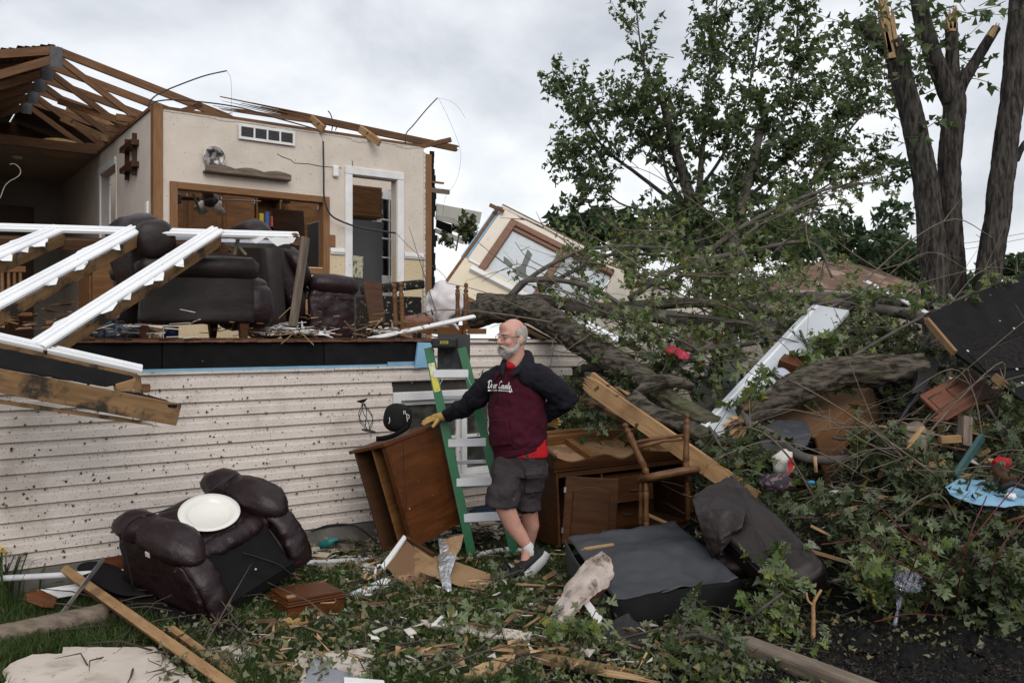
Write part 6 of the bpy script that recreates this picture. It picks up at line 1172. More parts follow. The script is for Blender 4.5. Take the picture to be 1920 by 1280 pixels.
# details draped on the clothes by looking up the cloth surface
bpy.context.view_layer.update(); dg = bpy.context.evaluated_depsgraph_get()
def draper(o):
    ev = o.evaluated_get(dg); me = ev.to_mesh(); Mw = WM[o.name]; vs = [Mw @ v.co for v in me.vertices]; t = BVHTree.FromPolygons(vs, [tuple(p.vertices) for p in me.polygons]); ev.to_mesh_clear()
    def hit(px, py, off=.003):
        o_ = Vector((0, 0, CAMH)); d = (P(px, py, 1)-o_).normalized(); r = t.ray_cast(o_, d); return (r[0]-d*off) if r[0] else P(px, py, 5.78)
    return hit
def strands(o, n, l, name, mat, down):
    ev = o.evaluated_get(dg); me = ev.to_mesh(); Mw = WM[o.name]; b = B(); ps = list(me.polygons)
    for i in range(n):
        p = random.choice(ps); q = Mw @ p.center; nn = p.normal; d = (nn*.8+down+Vector((random.gauss(0, .3), random.gauss(0, .3), random.gauss(0, .3)))).normalized(); s = d.orthogonal().normalized()*.0011
        b.add([q-s, q+s, q+d*l*random.uniform(.5, 1.2)], [(0, 1, 2)])
    ev.to_mesh_clear(); mk(name, b, mat, man, kind='stuff')
strands(beard_o, 1500, .013, 'beard_strands', m_beard, Vector((0, 0, -.7))); strands(bpy.data.objects['hair'], 900, .009, 'hair_strands', m_hair, Vector((.2, .2, -.6)))
tors = draper(torso); shhit = draper(sho)
def txt(strokes_, x0, y0, sx, sy, slope):
    b = B()
    for s in strokes_:
        s = spline([Vector((a, b_, 0)) for a, b_ in s], 4); b.tube([tors(x0+p.x*sx+p.y*sy*.22, y0-p.y*sy+p.x*sx*slope, .004) for p in s], .0030, 5)
    return b
LET = []; 
def put(o, *ss):
    for s in ss: LET.append([(x+o, y) for x, y in s])
put(0, [(.25, 1.0), (.2, .1), (.5, 0), (.95, .3), (.95, .8), (.6, 1.05), (.0, .95), (-.1, .7)])
for o in (1.15, 1.75): put(o, [(.3, .5), (.05, .35), (.1, .05), (.35, .0), (.5, .25), (.3, .5), (.6, .45)])
put(2.4, [(.0, .45), (.1, .5), (.12, 0)], [(.12, .3), (.3, .5), (.45, .45)])
put(3.3, [(.8, .85), (.5, 1.05), (.15, .7), (.15, .25), (.45, 0), (.85, .2)])
put(4.2, [(.3, .5), (.05, .35), (.1, .05), (.35, .0), (.5, .25), (.3, .5), (.6, .45)])
put(4.85, [(.0, .5), (.05, .1), (.25, 0), (.45, .15), (.47, .5), (.47, .1), (.6, .0)])
put(5.5, [(.05, 0), (.07, .5)], [(.07, .3), (.3, .5), (.42, .35), (.45, 0), (.55, .05)])
put(6.1, [(.2, .95), (.15, .15), (.3, 0), (.45, .1)], [(-.02, .6), (.42, .62)])
put(6.6, [(.0, .5), (.05, .15), (.25, .1), (.4, .5)], [(.42, .5), (.35, -.2), (.7, -.45), (1.0, -.2), (.7, .15)])
mk('chest_lettering', txt(LET, 914, 727, 6.0, 13.5, .055), m_white, man, kind='stuff')
b = B()
for k in range(2): b.tube([tors(915+46*t, 731+3.0*t+k*1.6*(1-t)-4*(1-t)*t, .0035) for t in np.linspace(0, 1, 14)], .0026, 4)
mk('lettering_swash', b, m_white, man, kind='stuff')
for q in (((946, 694), (938, 712), (932, 738), (930, 756)), ((938, 700), (927, 715), (920, 745), (918, 764))): mk('drawstring', B().tube([tors(x, y, .006) for x, y in [(p.x, p.y) for p in spline([Vector((a, b_, 0)) for a, b_ in q], 5)]], .0042, 6), m_navy, man, smooth=True)
def patch(hit, poly4, nu, nv, off):
    a, b_, c_, d = [Vector((x, y, 0)) for x, y in poly4]; return B().sheet(lambda s, t: hit(*(a.lerp(b_, s).lerp(d.lerp(c_, s), t)).xy, off), nu, nv)
mk('front_pocket', patch(tors, [(920, 786), (952, 784), (960, 834), (922, 838)], 12, 14, .006), m_maroon, man, smooth=True, solid=.004)
mk('cargo_pocket', patch(shhit, [(986, 888), (1016, 884), (1014, 922), (984, 926)], 10, 12, .008), m_shorts, man, smooth=True, solid=.006)
mk('pocket_flap', patch(shhit, [(984, 879), (1019, 875), (1018, 889), (985, 893)], 10, 5, .013), m_shorts, man, smooth=True, solid=.006)
# ================================================================== foliage tools
def mkbig(name, V, T, mat, parent=None, kind=None, label=None, cat=None, group=None, smooth=False):
    me = bpy.data.meshes.new(name); c = V.mean(0); c[2] = V[:, 2].min(); V = V-c
    me.vertices.add(len(V)); me.vertices.foreach_set('co', V.astype(np.float32).ravel())
    me.loops.add(T.size); me.loops.foreach_set('vertex_index', T.astype(np.int32).ravel())
    me.polygons.add(len(T)); me.polygons.foreach_set('loop_start', np.arange(0, T.size, T.shape[1], dtype=np.int32)); me.polygons.foreach_set('loop_total', np.full(len(T), T.shape[1], dtype=np.int32))
    me.update(); me.validate(); me.materials.append(mat)
    o = bpy.data.objects.new(name, me); COL.objects.link(o); finish(o, Matrix.Translation(Vector(c)), parent)
    return tag(o, label, cat, group, kind)
_h = [(.08, .07), (.0, .30), (.13, .24), (.20, .33), (.24, .15), (.36, .32), (.38, .60), (.50, .46), (.56, .34), (.50, .13), (.64, .17), (.70, .28), (.80, .14)]
_out = [(0, 0)] + _h + [(1.0, 0)] + [(x, -y) for x, y in _h[::-1]]; _nl = len(_out)
LEAF = np.array([(x, y, 0) for x, y in _out] + [(.34, 0, 0)]); LT = np.array([(_nl, i, (i+1) % _nl) for i in range(_nl)])
_o2 = [(0, 0), (.25, .48), (.55, .22), (1, 0), (.55, -.22), (.25, -.48)]
LEAF2 = np.array([(x, y, 0) for x, y in _o2]); LT2 = np.array([(0, 1, 2), (0, 2, 3), (0, 3, 4), (0, 4, 5)])
def unit(a): return a/np.maximum(np.linalg.norm(a, axis=-1, keepdims=True), 1e-9)
def leaves(pos, dirs, size, nrm=None, tpl=(LEAF, LT), flip=.35, spread=.9):
    pos = np.asarray(pos); n = len(pos); d = unit(np.asarray(dirs)+rng.normal(0, .35, (n, 3)))
    up = rng.normal(0, spread, (n, 3))+(np.array([0, 0, 1]) if nrm is None else nrm)
    y = unit(np.cross(up, d)); z = np.cross(d, y); f = np.where(rng.random(n) < flip, -1, 1)[:, None]; y = y*f; z = z*f
    s = (size*rng.uniform(.6, 1.25, n))[:, None, None]; L_, T_ = tpl
    X, Y = L_[None, :, 0], L_[None, :, 1]; c1, c2, c3 = (rng.normal(m_, .28, n)[:, None] for m_ in (.28, -.2, 0)); ZZ = c1*np.abs(Y)+c2*X*X+c3*X*Y*1.6
    V = pos[:, None, :]+s*(d[:, None, :]*L_[None, :, 0:1]+y[:, None, :]*L_[None, :, 1:2]+z[:, None, :]*ZZ[..., None])
    T = (T_[None]+(np.arange(n)*len(L_))[:, None, None]).reshape(-1, 3)
    return V.reshape(-1, 3), T
class Spray:
    """collects twigs and leaf places for one thing"""
    def __init__(s): s.b = B(); s.p = []; s.d = []
    def twig(s, p, d, l, r=.006, n=7, droop=.25, gap=.02, bare=.15, tw=True):
        p = Vector(p); d = Vector(d).normalized(); pts = [p]; k = 4
        for i in range(k):
            d = (d+Vector((0, 0, -droop/k))+Vector((random.gauss(0, .12), random.gauss(0, .12), random.gauss(0, .12)))).normalized(); pts.append(pts[-1]+d*l/k)
        if tw: s.b.tube(pts, [r, r*.35], 4, False)
        for i in range(n):
            t = bare+(1-bare)*(i+1)/n; j = min(int(t*k), k-1); q = pts[j].lerp(pts[j+1], t*k-j); ax = (pts[j+1]-pts[j]).normalized()
            sd = ax.orthogonal().normalized(); sd.rotate(Matrix.Rotation(random.uniform(0, 6.28), 3, ax)); dd = (ax*.6+sd+Vector((0, 0, -.45))).normalized()
            s.p.append(tuple(q+dd*gap)); s.d.append(tuple(dd))
        return pts
    def along(s, pts, n, l, t0=.25, t1=1., ang=.8, ln=8, droop=.25, up=0., r=.006):
        for i in range(n):
            t = random.uniform(t0, t1)*(len(pts)-1); j = min(int(t), len(pts)-2); q = pts[j].lerp(pts[j+1], t-j); ax = (pts[j+1]-pts[j]).normalized()
            sd = ax.orthogonal().normalized(); sd.rotate(Matrix.Rotation(random.uniform(0, 6.28), 3, ax))
            s.twig(q, ax*(1-ang*.5)+sd*ang+Vector((0, 0, up)), l*random.uniform(.4, 1.2), r, ln, droop)
    def finish(s, parent, lm, size, tm=None, tpl=(LEAF, LT), flip=.35, spread=.9, name='foliage'):
        if s.b.v: mk('twigs', s.b, tm or m_twig, parent, smooth=True, kind='stuff')
        if s.p:
            V, T = leaves(np.array(s.p), np.array(s.d), size, tpl=tpl, flip=flip, spread=spread); mkbig(name, V, T, lm, parent, kind='stuff')
def limb(parent, q, r, mat=m_barkg, name='limb', n=8, res=5, rough=.05, ridge=0, wobble=.25):
    pts = spline([P(*a) for a in q], res)
    if not hasattr(r, '__len__'): r = (r, r*.5)
    if ridge:   # deep furrowed bark as real relief
        d = [0]
        for i in range(1, len(pts)): d.append(d[-1]+(pts[i]-pts[i-1]).length)
        m = max(12, int(d[-1]/.022)); ps = []
        for k in range(m+1):
            t = d[-1]*k/m; j = min(int(np.searchsorted(d, t, 'right'))-1, len(pts)-2); j = max(j, 0); ps.append(pts[j].lerp(pts[j+1], (t-d[j])/max(d[j+1]-d[j], 1e-6)))
        pts = ps
    m = len(pts); rr = list(np.interp(np.linspace(0, 1, m), np.linspace(0, 1, len(r)), r))
    b = B().tube([wob(p, 3, rr[i]*wobble) for i, p in enumerate(pts)], rr, n, rough=0 if ridge else rough)
    if ridge:
        off = Vector((random.uniform(0, 50), 0, 0)); L_ = 0; vs = []
        for i in range(m):
            L_ += (pts[i]-pts[i-1]).length if i else 0; cc = sum((Vector(b.v[i*n+k]) for k in range(n)), Vector())/n
            for k in range(n):
                a = 2*math.pi*k/n; v = Vector(b.v[i*n+k])-cc; w = Vector((math.cos(a)*rr[i]*20, math.sin(a)*rr[i]*20, L_*5))+off
                g = 1-abs(mnoise.noise(w))*2; g2 = mnoise.noise(w*.35); vs.append(tuple(cc+v*(1+(ridge*g+.05*g2)/max(rr[i]*8, .6))))
        b.v[:m*n] = vs
    mk(name, b, mat, parent, smooth=True); return pts

# ================================================================== ground under the fallen tree: matted leaves and soil
def pile_h(x, y):
    ys = np.interp(x, [.3, 1.3, 1.5, 2.0, 2.4], [8.0, 7.2, 6.2, 5.0, 4.55]); k = min(1, max(0, (x-.35)/.8)); k = k*k*(3-2*k)
    e = max(0, y-ys); h = np.interp(x, [1.2, 2.35, 2.8], [.62, .66, 1.08])*(1-math.exp(-e/1.25))*k*(1-min(1, max(0, (y-10.5)/4)))
    return h+.09*mnoise.noise(Vector((x*2.1, y*2.1, 0)))*min(1, e)*k
mk('debris_mound', B().sheet(lambda s, t: (-.2+11*s, 4.2+11*t, pile_h(-.2+11*s, 4.2+11*t)-.012), 110, 110), M_('matted_leaves_shaded', (.009, .011, .005), .98, (.004, .004, .003), 14, bump=.03, bs=25), None, smooth=True, kind='structure')  # near-black colour puts deep gap shadow into the matted leaves

# ================================================================== fallen tree across the pile
ft = empty('fallen_maple', P(1100, 700, 7.5), 'fallen maple with a thick arching trunk behind the man', 'tree')
limb(ft, [(878, 590, 8.35), (930, 581, 8.2), (985, 580, 8.0), (1030, 596, 7.8), (1075, 629, 7.6), (1130, 664, 7.4), (1200, 705, 7.2), (1270, 762, 6.95), (1348, 797, 6.8)], (.11, .118, .112, .105, .09, .075, .065), m_bark, 'trunk', 44, 7, .04, .17)
limb(ft, [(1185, 748, 6.75), (1215, 775, 6.65), (1270, 795, 6.55), (1335, 822, 6.4)], (.075, .07, .06), m_bark, 'limb', 26, ridge=.09)
limb(ft, [(1190, 742, 6.8), (1225, 718, 6.9), (1265, 712, 6.95), (1300, 725, 6.95)], (.03, .055, .05, .03), m_bark, 'limb', 22, ridge=.09)
limb(ft, [(895, 565, 8.7), (960, 567, 8.6), (1020, 565, 8.55), (1090, 575, 8.5)], (.075, .07, .055), m_bark, 'limb', 24, ridge=.09)
for a, c in (((1200, 752, 6.72), (1150, 722, 6.8)), ((1205, 760, 6.7), (1175, 735, 6.72)), ((1195, 745, 6.75), (1165, 730, 6.8)), ((900, 570, 8.65), (872, 562, 8.65)), ((900, 575, 8.6), (880, 578, 8.62))):
    beam('split_end', P(*a), P(*c), .03, .015, m_splint, ft, sp1=.12)
LB = [  # long limbs of the fallen crown
 ([(1000, 562, 8.6), (1100, 577, 8.5), (1220, 572, 8.4), (1330, 568, 8.3), (1460, 588, 8.2)], (.05, .06, .05, .035)),
 ([(1060, 580, 8.4), (1180, 587, 8.3), (1300, 604, 8.1), (1420, 614, 8.0), (1560, 612, 8.0), (1700, 626, 7.9)], (.06, .075, .07, .05)),
 ([(1090, 690, 7.7), (1180, 690, 7.6), (1240, 688, 7.6), (1290, 674, 7.6), (1336, 645, 7.7)], (.035, .045, .04, .03)),
 ([(955, 556, 8.3), (990, 526, 8.3), (1080, 531, 8.1), (1160, 568, 7.9), (1240, 640, 7.6), (1330, 692, 7.4)], (.03, .022, .012)),
 ([(962, 552, 8.5), (1010, 510, 8.5), (1090, 470, 8.5), (1180, 462, 8.5), (1290, 468, 8.6)], (.025, .02, .012)),
 ([(1010, 545, 8.6), (1080, 505, 8.6), (1150, 477, 8.6), (1260, 480, 8.7), (1370, 492, 8.7)], (.025, .018, .012)),
 ([(1180, 560, 8.3), (1270, 502, 8.4), (1390, 474, 8.6), (1520, 455, 8.7), (1560, 520, 8.5)], (.032, .025, .012)),
 ([(1250, 540, 8.5), (1370, 440, 8.8), (1480, 380, 9.0), (1580, 348, 9.2), (1665, 342, 9.3)], (.028, .02, .009)),
 ([(1360, 500, 8.6), (1400, 440, 8.7), (1470, 400, 8.8), (1550, 360, 9.0)], (.022, .016, .01)),
 ([(1390, 465, 8.4), (1420, 520, 8.2), (1460, 560, 8.0)], (.015, .012, .01)),
 ([(1520, 562, 8.0), (1600, 574, 7.9), (1690, 588, 7.8), (1760, 606, 7.6)], (.055, .05, .045)),
 ([(1510, 555, 8.2), (1600, 560, 8.2), (1700, 570, 8.1), (1770, 575, 8.0)], (.05, .04, .03)),
 ([(1300, 660, 7.6), (1420, 640, 7.7), (1560, 622, 7.8), (1720, 618, 7.9)], (.03, .03, .02)),
 ([(1530, 712, 6.9), (1620, 655, 7.1), (1700, 610, 7.3), (1800, 560, 7.5), (1925, 518, 7.7)], (.018, .014, .010)),
 ([(1400, 630, 7.7), (1500, 600, 7.8), (1590, 560, 7.9), (1640, 530, 8.0)], (.02, .016, .01)),
 ([(1070, 560, 8.0), (1170, 600, 7.8), (1280, 640, 7.6), (1350, 690, 7.4)], (.018, .014, .010)),
 ([(1250, 590, 8.0), (1370, 600, 7.9), (1480, 625, 7.7), (1560, 640, 7.6)], (.018, .014, .010)),
]
sp1 = Spray()
for q, r in LB:
    pts = limb(ft, q, r, m_barkg, 'limb', 9); L_ = sum((pts[i+1]-pts[i]).length for i in range(len(pts)-1))
    sp1.along(pts, int(L_*8), .45, .12, 1, .8, 9, .35, .25)
for px, py, z, n, sx, sy in ((1230, 520, 8.4, 26, 130, 45), (1350, 520, 8.2, 34, 120, 50), (1450, 535, 8.0, 30, 90, 40), (1150, 460, 8.8, 20, 80, 35), (1180, 630, 7.5, 34, 70, 40), (1400, 550, 8.2, 16, 100, 30), (1240, 440, 9.0, 16, 60, 30)):
    for i in range(n): sp1.twig(P(random.gauss(px, sx*.5), random.gauss(py, sy*.5), z+random.gauss(0, .3)), (random.gauss(0, 1), random.gauss(0, .6), random.gauss(.2, .5)), random.uniform(.2, .5), .005, 8, .4)
sp1.finish(ft, m_leaf, .066, flip=.4)
sp1b = Spray()
for px, py, z, n, sx, sy in ((1160, 770, 7.3, 70, 70, 50), (1090, 790, 7.7, 46, 40, 45), (1250, 700, 7.6, 36, 60, 30), (1150, 705, 7.6, 22, 50, 20), (1580, 660, 7.7, 50, 90, 30), (1670, 645, 7.7, 44, 60, 20), (1620, 720, 7.5, 22, 60, 20), (1700, 690, 7.3, 18, 40, 25)):
    for i in range(n): sp1b.twig(P(random.gauss(px, sx*.55), random.gauss(py, sy*.55), z+random.gauss(0, .25)), (random.gauss(0, 1), random.gauss(0, .6), random.gauss(0, .5)), random.uniform(.2, .55), .005, 9, .5)
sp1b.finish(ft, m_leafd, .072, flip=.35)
# broken log with splintered end
bl = empty('broken_log', P(1540, 720, 6.7), 'thick mossy broken log with a splintered end on the pile', 'log')
limb(bl, [(1395, 782, 6.55), (1440, 755, 6.6), (1500, 725, 6.65), (1560, 703, 6.7), (1630, 692, 6.75), (1728, 690, 6.8)], (.085, .10, .108, .108, .105, .10, .095), m_bark, 'trunk', 44, 7, .04, .18)
for i in range(16):
    a = P(1408+random.uniform(-6, 14), 772+random.uniform(-20, 26), 6.5+random.uniform(-.06, .12)); c = P(random.uniform(1345, 1385), 800+random.uniform(-22, 26), 6.45+random.uniform(-.06, .1)); beam('splinter', a, c, random.uniform(.02, .05), random.uniform(.008, .02), m_splint if i % 3 else m_lumdirty, bl, sp1=.06, up=(random.gauss(0, .4), -.6, .8))
limb(bl, [(1408, 800, 6.45), (1440, 815, 6.4), (1475, 840, 6.3), (1510, 858, 6.2), (1560, 862, 6.15), (1640, 852, 6.1), (1660, 850, 6.1)], (.05, .045, .035, .03, .02), m_barkg, 'limb', 10)
limb(bl, [(1395, 775, 6.5), (1430, 840, 6.3), (1480, 890, 6.2)], (.03, .03, .02), m_barkg, 'limb', 8)
shb = Spray()
for i in range(30): shb.twig(P(random.gauss(1400, 25), random.gauss(830, 25), 6.3), (random.gauss(0, 1), -.3, random.gauss(-.3, .5)), .25, .004, 6, .6)
shb.finish(bl, m_leafd, .085)

# ================================================================== loose leafy branches over the mound (one thing each)
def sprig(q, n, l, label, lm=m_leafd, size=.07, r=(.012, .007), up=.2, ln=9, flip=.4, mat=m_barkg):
    t = empty('leafy_branch', P(*q[0]), label, 'branch', 'fallen leafy branches'); pts = limb(t, q, r, mat, 'stem', 7, 5); s = Spray(); s.along(pts, n, l, .1, 1, .85, ln, .4, up, .004); s.finish(t, lm, size, flip=flip); return t
sprig([(1410, 985, 5.6), (1500, 970, 5.5), (1600, 978, 5.4), (1700, 985, 5.35), (1800, 960, 5.3), (1930, 940, 5.25)], 46, .35, 'long grey leafy branch crossing the pile below the blue sheet')
sprig([(1440, 1010, 5.3), (1470, 1060, 5.0), (1480, 1110, 4.75), (1465, 1165, 4.55)], 16, .24, 'maple branch with bright leaves against the leather back', m_leaf, .08)
sprig([(1400, 1165, 4.7), (1430, 1140, 4.6), (1470, 1110, 4.6)], 9, .22, 'maple branch beside the front skirt of the grey recliner', m_leaf)
sprig([(1250, 1200, 4.5), (1310, 1190, 4.45), (1380, 1215, 4.3), (1420, 1250, 4.15)], 15, .26, 'maple leaves spread below the grey recliner', m_leafd)
sprig([(1200, 1255, 4.25), (1280, 1245, 4.2), (1350, 1270, 4.1)], 14, .26, 'maple branch at the picture bottom beside the splintered plank', m_leafd)
sprig([(1330, 800, 6.3), (1360, 850, 6.1), (1400, 900, 5.9), (1450, 960, 5.7)], 26, .3, 'leafy branch drooping past the long plank', m_leafd)
sprig([(1500, 620, 7.4), (1525, 680, 7.1), (1530, 720, 6.9)], 18, .3, 'bright leafy branch hanging before the white door', m_leaf, .1)
sprig([(1440, 690, 6.9), (1420, 720, 6.8), (1400, 750, 6.7)], 14, .25, 'leafy branch hanging over the upper white door', m_leaf, .09)
sprig([(1560, 1090, 4.9), (1600, 1080, 4.85), (1660, 1060, 4.9), (1720, 1050, 4.9)], 40, .32, 'leafy branch lying behind the upright twig', m_leaf)
sprig([(1740, 1100, 4.8), (1820, 1080, 4.8), (1900, 1100, 4.7)], 36, .32, 'leafy branch among the red stems at the right', m_leafd)
sprig([(1650, 880, 5.9), (1700, 900, 5.7), (1760, 940, 5.5)], 30, .32, 'leafy branch below the routed cabinet door', m_leafd)
sprig([(1850, 760, 6.2), (1880, 800, 6.0), (1920, 830, 5.8)], 30, .35, 'dark leafy branch under the black roof panel', m_leafd)
sprig([(1560, 820, 6.2), (1620, 830, 6.1), (1680, 850, 6.0)], 24, .3, 'leafy branch in front of the brown plywood box', m_leafd)
sprig([(1340, 1020, 5.6), (1400, 1010, 5.5), (1440, 1000, 5.4)], 12, .25, 'leafy branch behind the grey recliner', m_leafd)
sprig([(855, 470, 11.5), (862, 440, 11.6), (880, 430, 11.6)], 12, .3, 'small leafy branch below the broken eave', m_leafd, .11)
sprig([(810, 1215, 4.6), (860, 1190, 4.7), (930, 1180, 4.75)], 16, .22, 'leafy twig lying on the cream board', m_leaf, .07, (.006, .004))
sprig([(1080, 1225, 4.4), (1100, 1190, 4.5), (1060, 1200, 4.5)], 26, .2, 'bright moss-green leafy twig before the seat pad', m_leaf, .06, (.006, .004))
sprig([(890, 1120, 5.6), (960, 1100, 5.75), (1040, 1090, 5.8)], 26, .2, 'leafy twig around the man shoe', m_leafd, .06, (.006, .004))
sprig([(1100, 700, 8.0), (1085, 760, 7.9), (1060, 830, 7.8)], 40, .35, 'dark leafy branch behind the man elbow', m_leafd, .1)
ut = empty('upright_twig', G(1525, 1205), 'pale broken twig standing upright in the mulch', 'twig'); limb(ut, [(1524, 1205, 4.62), (1525, 1160, 4.62), (1526, 1130, 4.62), (1540, 1105, 4.62)], (.013, .011, .007), m_lumber, 'stem', 7); limb(ut, [(1526, 1135, 4.62), (1515, 1125, 4.62), (1512, 1110, 4.62)], (.008, .005), m_lumber, 'fork', 6)
wire('pale_stick', [P(1528, 855, 5.6), P(1530, 885, 5.6)], .012, m_splint, label='pale stick standing in the leaves by the blue scrap', cat='stick')
for i, q in enumerate((((1660, 1290), (1700, 1220), (1760, 1090), (1830, 1000), (1930, 880)), ((1680, 1180), (1690, 1120), (1720, 1040)), ((1790, 1160), (1800, 1080), (1820, 1000), (1850, 930)), ((1600, 1000), (1680, 1050), (1780, 1100), (1930, 1130)), ((1640, 1165), (1720, 1150), (1830, 1170), (1900, 1230)), ((1760, 1290), (1810, 1200), (1840, 1090)), ((1540, 1020), (1640, 1010), (1740, 1015)), ((1720, 1110), (1800, 1060), (1900, 1030)), ((1640, 940), (1700, 1000), (1760, 1050)), ((1850, 1140), (1870, 1040), (1930, 960)))):
    wire('dogwood_twig', [P(x, y, 4.75+.25*math.sin(k*1.7+i)-.0009*max(0, y-1100)) for k, (x, y) in enumerate(q)], .0034, m_redtwig, label='red dogwood stem, '+('longest one rising from the mulch to the right edge', 'short one beside the plastic wrap', 'upright one left of the long stem top', 'one sagging across the branches to the right edge', 'one trailing along the black cloth', 'one leaning up from the picture bottom', 'level one behind the plastic wrap', 'one slanting behind the black cloth', 'thin one under the long grey branch', 'steep one nearest the right edge')[i], cat='shrub stem', group='red dogwood stems')

# ================================================================== leaf litter, fresh twigs and grass
pos = []; dr_ = []
for i in range(9500):
    x = random.uniform(.3, 6.5); y = random.uniform(4.4, 10.5); h = pile_h(x, y)
    if h < .03 or x > y*.66: continue
    pos.append((x, y, h+abs(random.gauss(0, .035)))); a = random.uniform(0, 6.28); dr_.append((math.cos(a), math.sin(a), random.gauss(.1, .4)))
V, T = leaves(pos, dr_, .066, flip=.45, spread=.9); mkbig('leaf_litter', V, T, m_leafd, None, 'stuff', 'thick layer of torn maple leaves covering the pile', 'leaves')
pos = []; dr_ = []
for i in range(1100):
    px = random.uniform(560, 1500) if i % 3 else random.uniform(1180, 1560); py = random.uniform(1040, 1290); q = G(px, py, .04)
    pos.append((q.x, q.y, .03+abs(random.gauss(0, .02)))); a = random.uniform(0, 6.28); dr_.append((math.cos(a), math.sin(a), random.gauss(.1, .3)))
V, T = leaves(pos, dr_, .048, flip=.4, spread=.7); mkbig('leaf_litter', V, T, m_leaf, None, 'stuff', 'torn leaves scattered over the lawn', 'leaves')
b = B()
for i in range(1300):
    if i < 950: x = random.uniform(1.2, 5); y = random.uniform(4.8, 9); h = pile_h(x, y)+.03
    else: q = G(random.uniform(150, 1450), random.uniform(1060, 1290)); x, y, h = q.x, q.y, .035
    a = random.uniform(0, 6.28); l = random.uniform(.08, .4); d = Vector((math.cos(a), math.sin(a), random.gauss(.1, .25))); p = Vector((x, y, h)); k = random.uniform(.6, 1.8); l *= k; b.tube([p, p+d*l*.5+Vector((random.gauss(0, .03), random.gauss(0, .03), .02)), p+d*l], [.0035*k, .0028*k, .0012], 4, False)
mk('loose_twigs', b, m_twig, None, kind='stuff', label='thin broken twigs strewn over lawn and pile', cat='twigs')
pos = []; dr_ = []
for i in range(11000):
    if i % 3: x = random.uniform(.3, 6.5); y = random.uniform(4.3, 9.5); h = pile_h(x, y)+.03
    else:
        q = G(random.uniform(300, 1420), random.uniform(1040, 1300)); x, y = q.x, q.y; h = max(pile_h(x, y), 0)+.03
    if x > y*.66: continue
    pos.append((x, y, h+abs(random.gauss(0, .04)))); a = random.uniform(0, 6.28); dr_.append((math.cos(a), math.sin(a), random.gauss(.1, .5)))
V, T = leaves(pos, dr_, .034, tpl=(LEAF2, LT2), flip=.45, spread=1.2); mkbig('shredded_leaves', V, T, leaf_mat('shredded_leaf', (.030, .040, .014), (.15, .15, .075), (.16, .17, .10), .2), None, 'stuff', 'shredded leaf and bark bits over pile and lawn', 'leaves')
pos = []; dr_ = []
for i in range(7000):
    q = G(random.uniform(1380, 1960), random.uniform(1110, 1300)); pos.append((q.x, q.y, .03+abs(random.gauss(0, .014)))); a = random.uniform(0, 6.28); dr_.append((math.cos(a), math.sin(a), random.gauss(.1, .4)))
V, T = leaves(pos, dr_, .026, tpl=(LEAF2*np.array([1, .45, 1]), LT2), flip=.5, spread=1.0); mkbig('mulch_chips', V, T, leaf_mat('bark_chip', (.006, .005, .004), (.030, .023, .017), (.02, .016, .012), .02), None, 'stuff', 'dark shredded bark mulch chips on the bed', 'mulch')
n = 95000; px = rng.uniform(-60, 1480, n); py = 1010+290*rng.random(n)**.85
z = CAMH*F/(py-HY); gx = (px-CX)/F*z; gy = z
hw = ((gx-HO.x)*HM.x+(gy-HO.y)*HM.y); pn_ = np.array([mnoise.noise(Vector((x*1.7, y*1.7, 4))) for x, y in zip(gx, gy)])
def inpoly(x, y, q):
    r = np.zeros(len(x), bool); m = len(q)
    for i in range(m):
        (x0, y0), (x1, y1) = q[i], q[i-1]; c_ = ((y0 > y) != (y1 > y)) & (x < (x1-x0)*(y-y0)/((y1-y0) or 1e-9)+x0); r ^= c_
    return r
cov = np.zeros(n, bool)
for q in ([(4, 1268), (18, 1252), (60, 1236), (118, 1222), (290, 1222), (345, 1268), (400, 1306), (20, 1306)], [(558, 1232), (705, 1222), (690, 1300), (560, 1306)], [(788, 1168), (850, 1171), (998, 1191), (994, 1206), (800, 1180)], [(388, 1222), (470, 1217), (478, 1236), (420, 1254)], [(722, 1168), (758, 1160), (803, 1210), (766, 1228)], [(165, 1100), (250, 1080), (420, 1165), (556, 1215), (430, 1215), (300, 1170)], [(930, 1216), (1248, 1278), (1240, 1295), (930, 1235)]): cov |= inpoly(px, py, q)
ok = ~cov & (hw < -.05) & (pn_ > -.28) & (px < 1180+(1290-py)*1.2)
gx, gy = gx[ok], gy[ok]; n = len(gx); h = rng.uniform(.03, .085, n); a = rng.uniform(0, 6.28, n); ln_ = rng.uniform(.2, .9, n); w = rng.uniform(.0022, .0042, n); fa = rng.uniform(0, 6.28, n)
base_ = np.stack([gx, gy, np.zeros(n)], 1); lean = np.stack([np.cos(a), np.sin(a), np.zeros(n)], 1)*(ln_*h)[:, None]; wd = np.stack([np.cos(fa), np.sin(fa), np.zeros(n)], 1)*w[:, None]
upv = np.array([0, 0, 1.])*h[:, None]
V = np.stack([base_-wd, base_+wd, base_+wd*.7+lean*.35+upv*.6, base_-wd*.7+lean*.35+upv*.6, base_+lean+upv], 1).reshape(-1, 3)
T = (np.array([(0, 1, 2), (0, 2, 3), (3, 2, 4)])[None]+(np.arange(n)*5)[:, None, None]).reshape(-1, 3)
mkbig('grass', V, T, m_grass, None, 'stuff', 'short green lawn grass between the debris', 'grass')
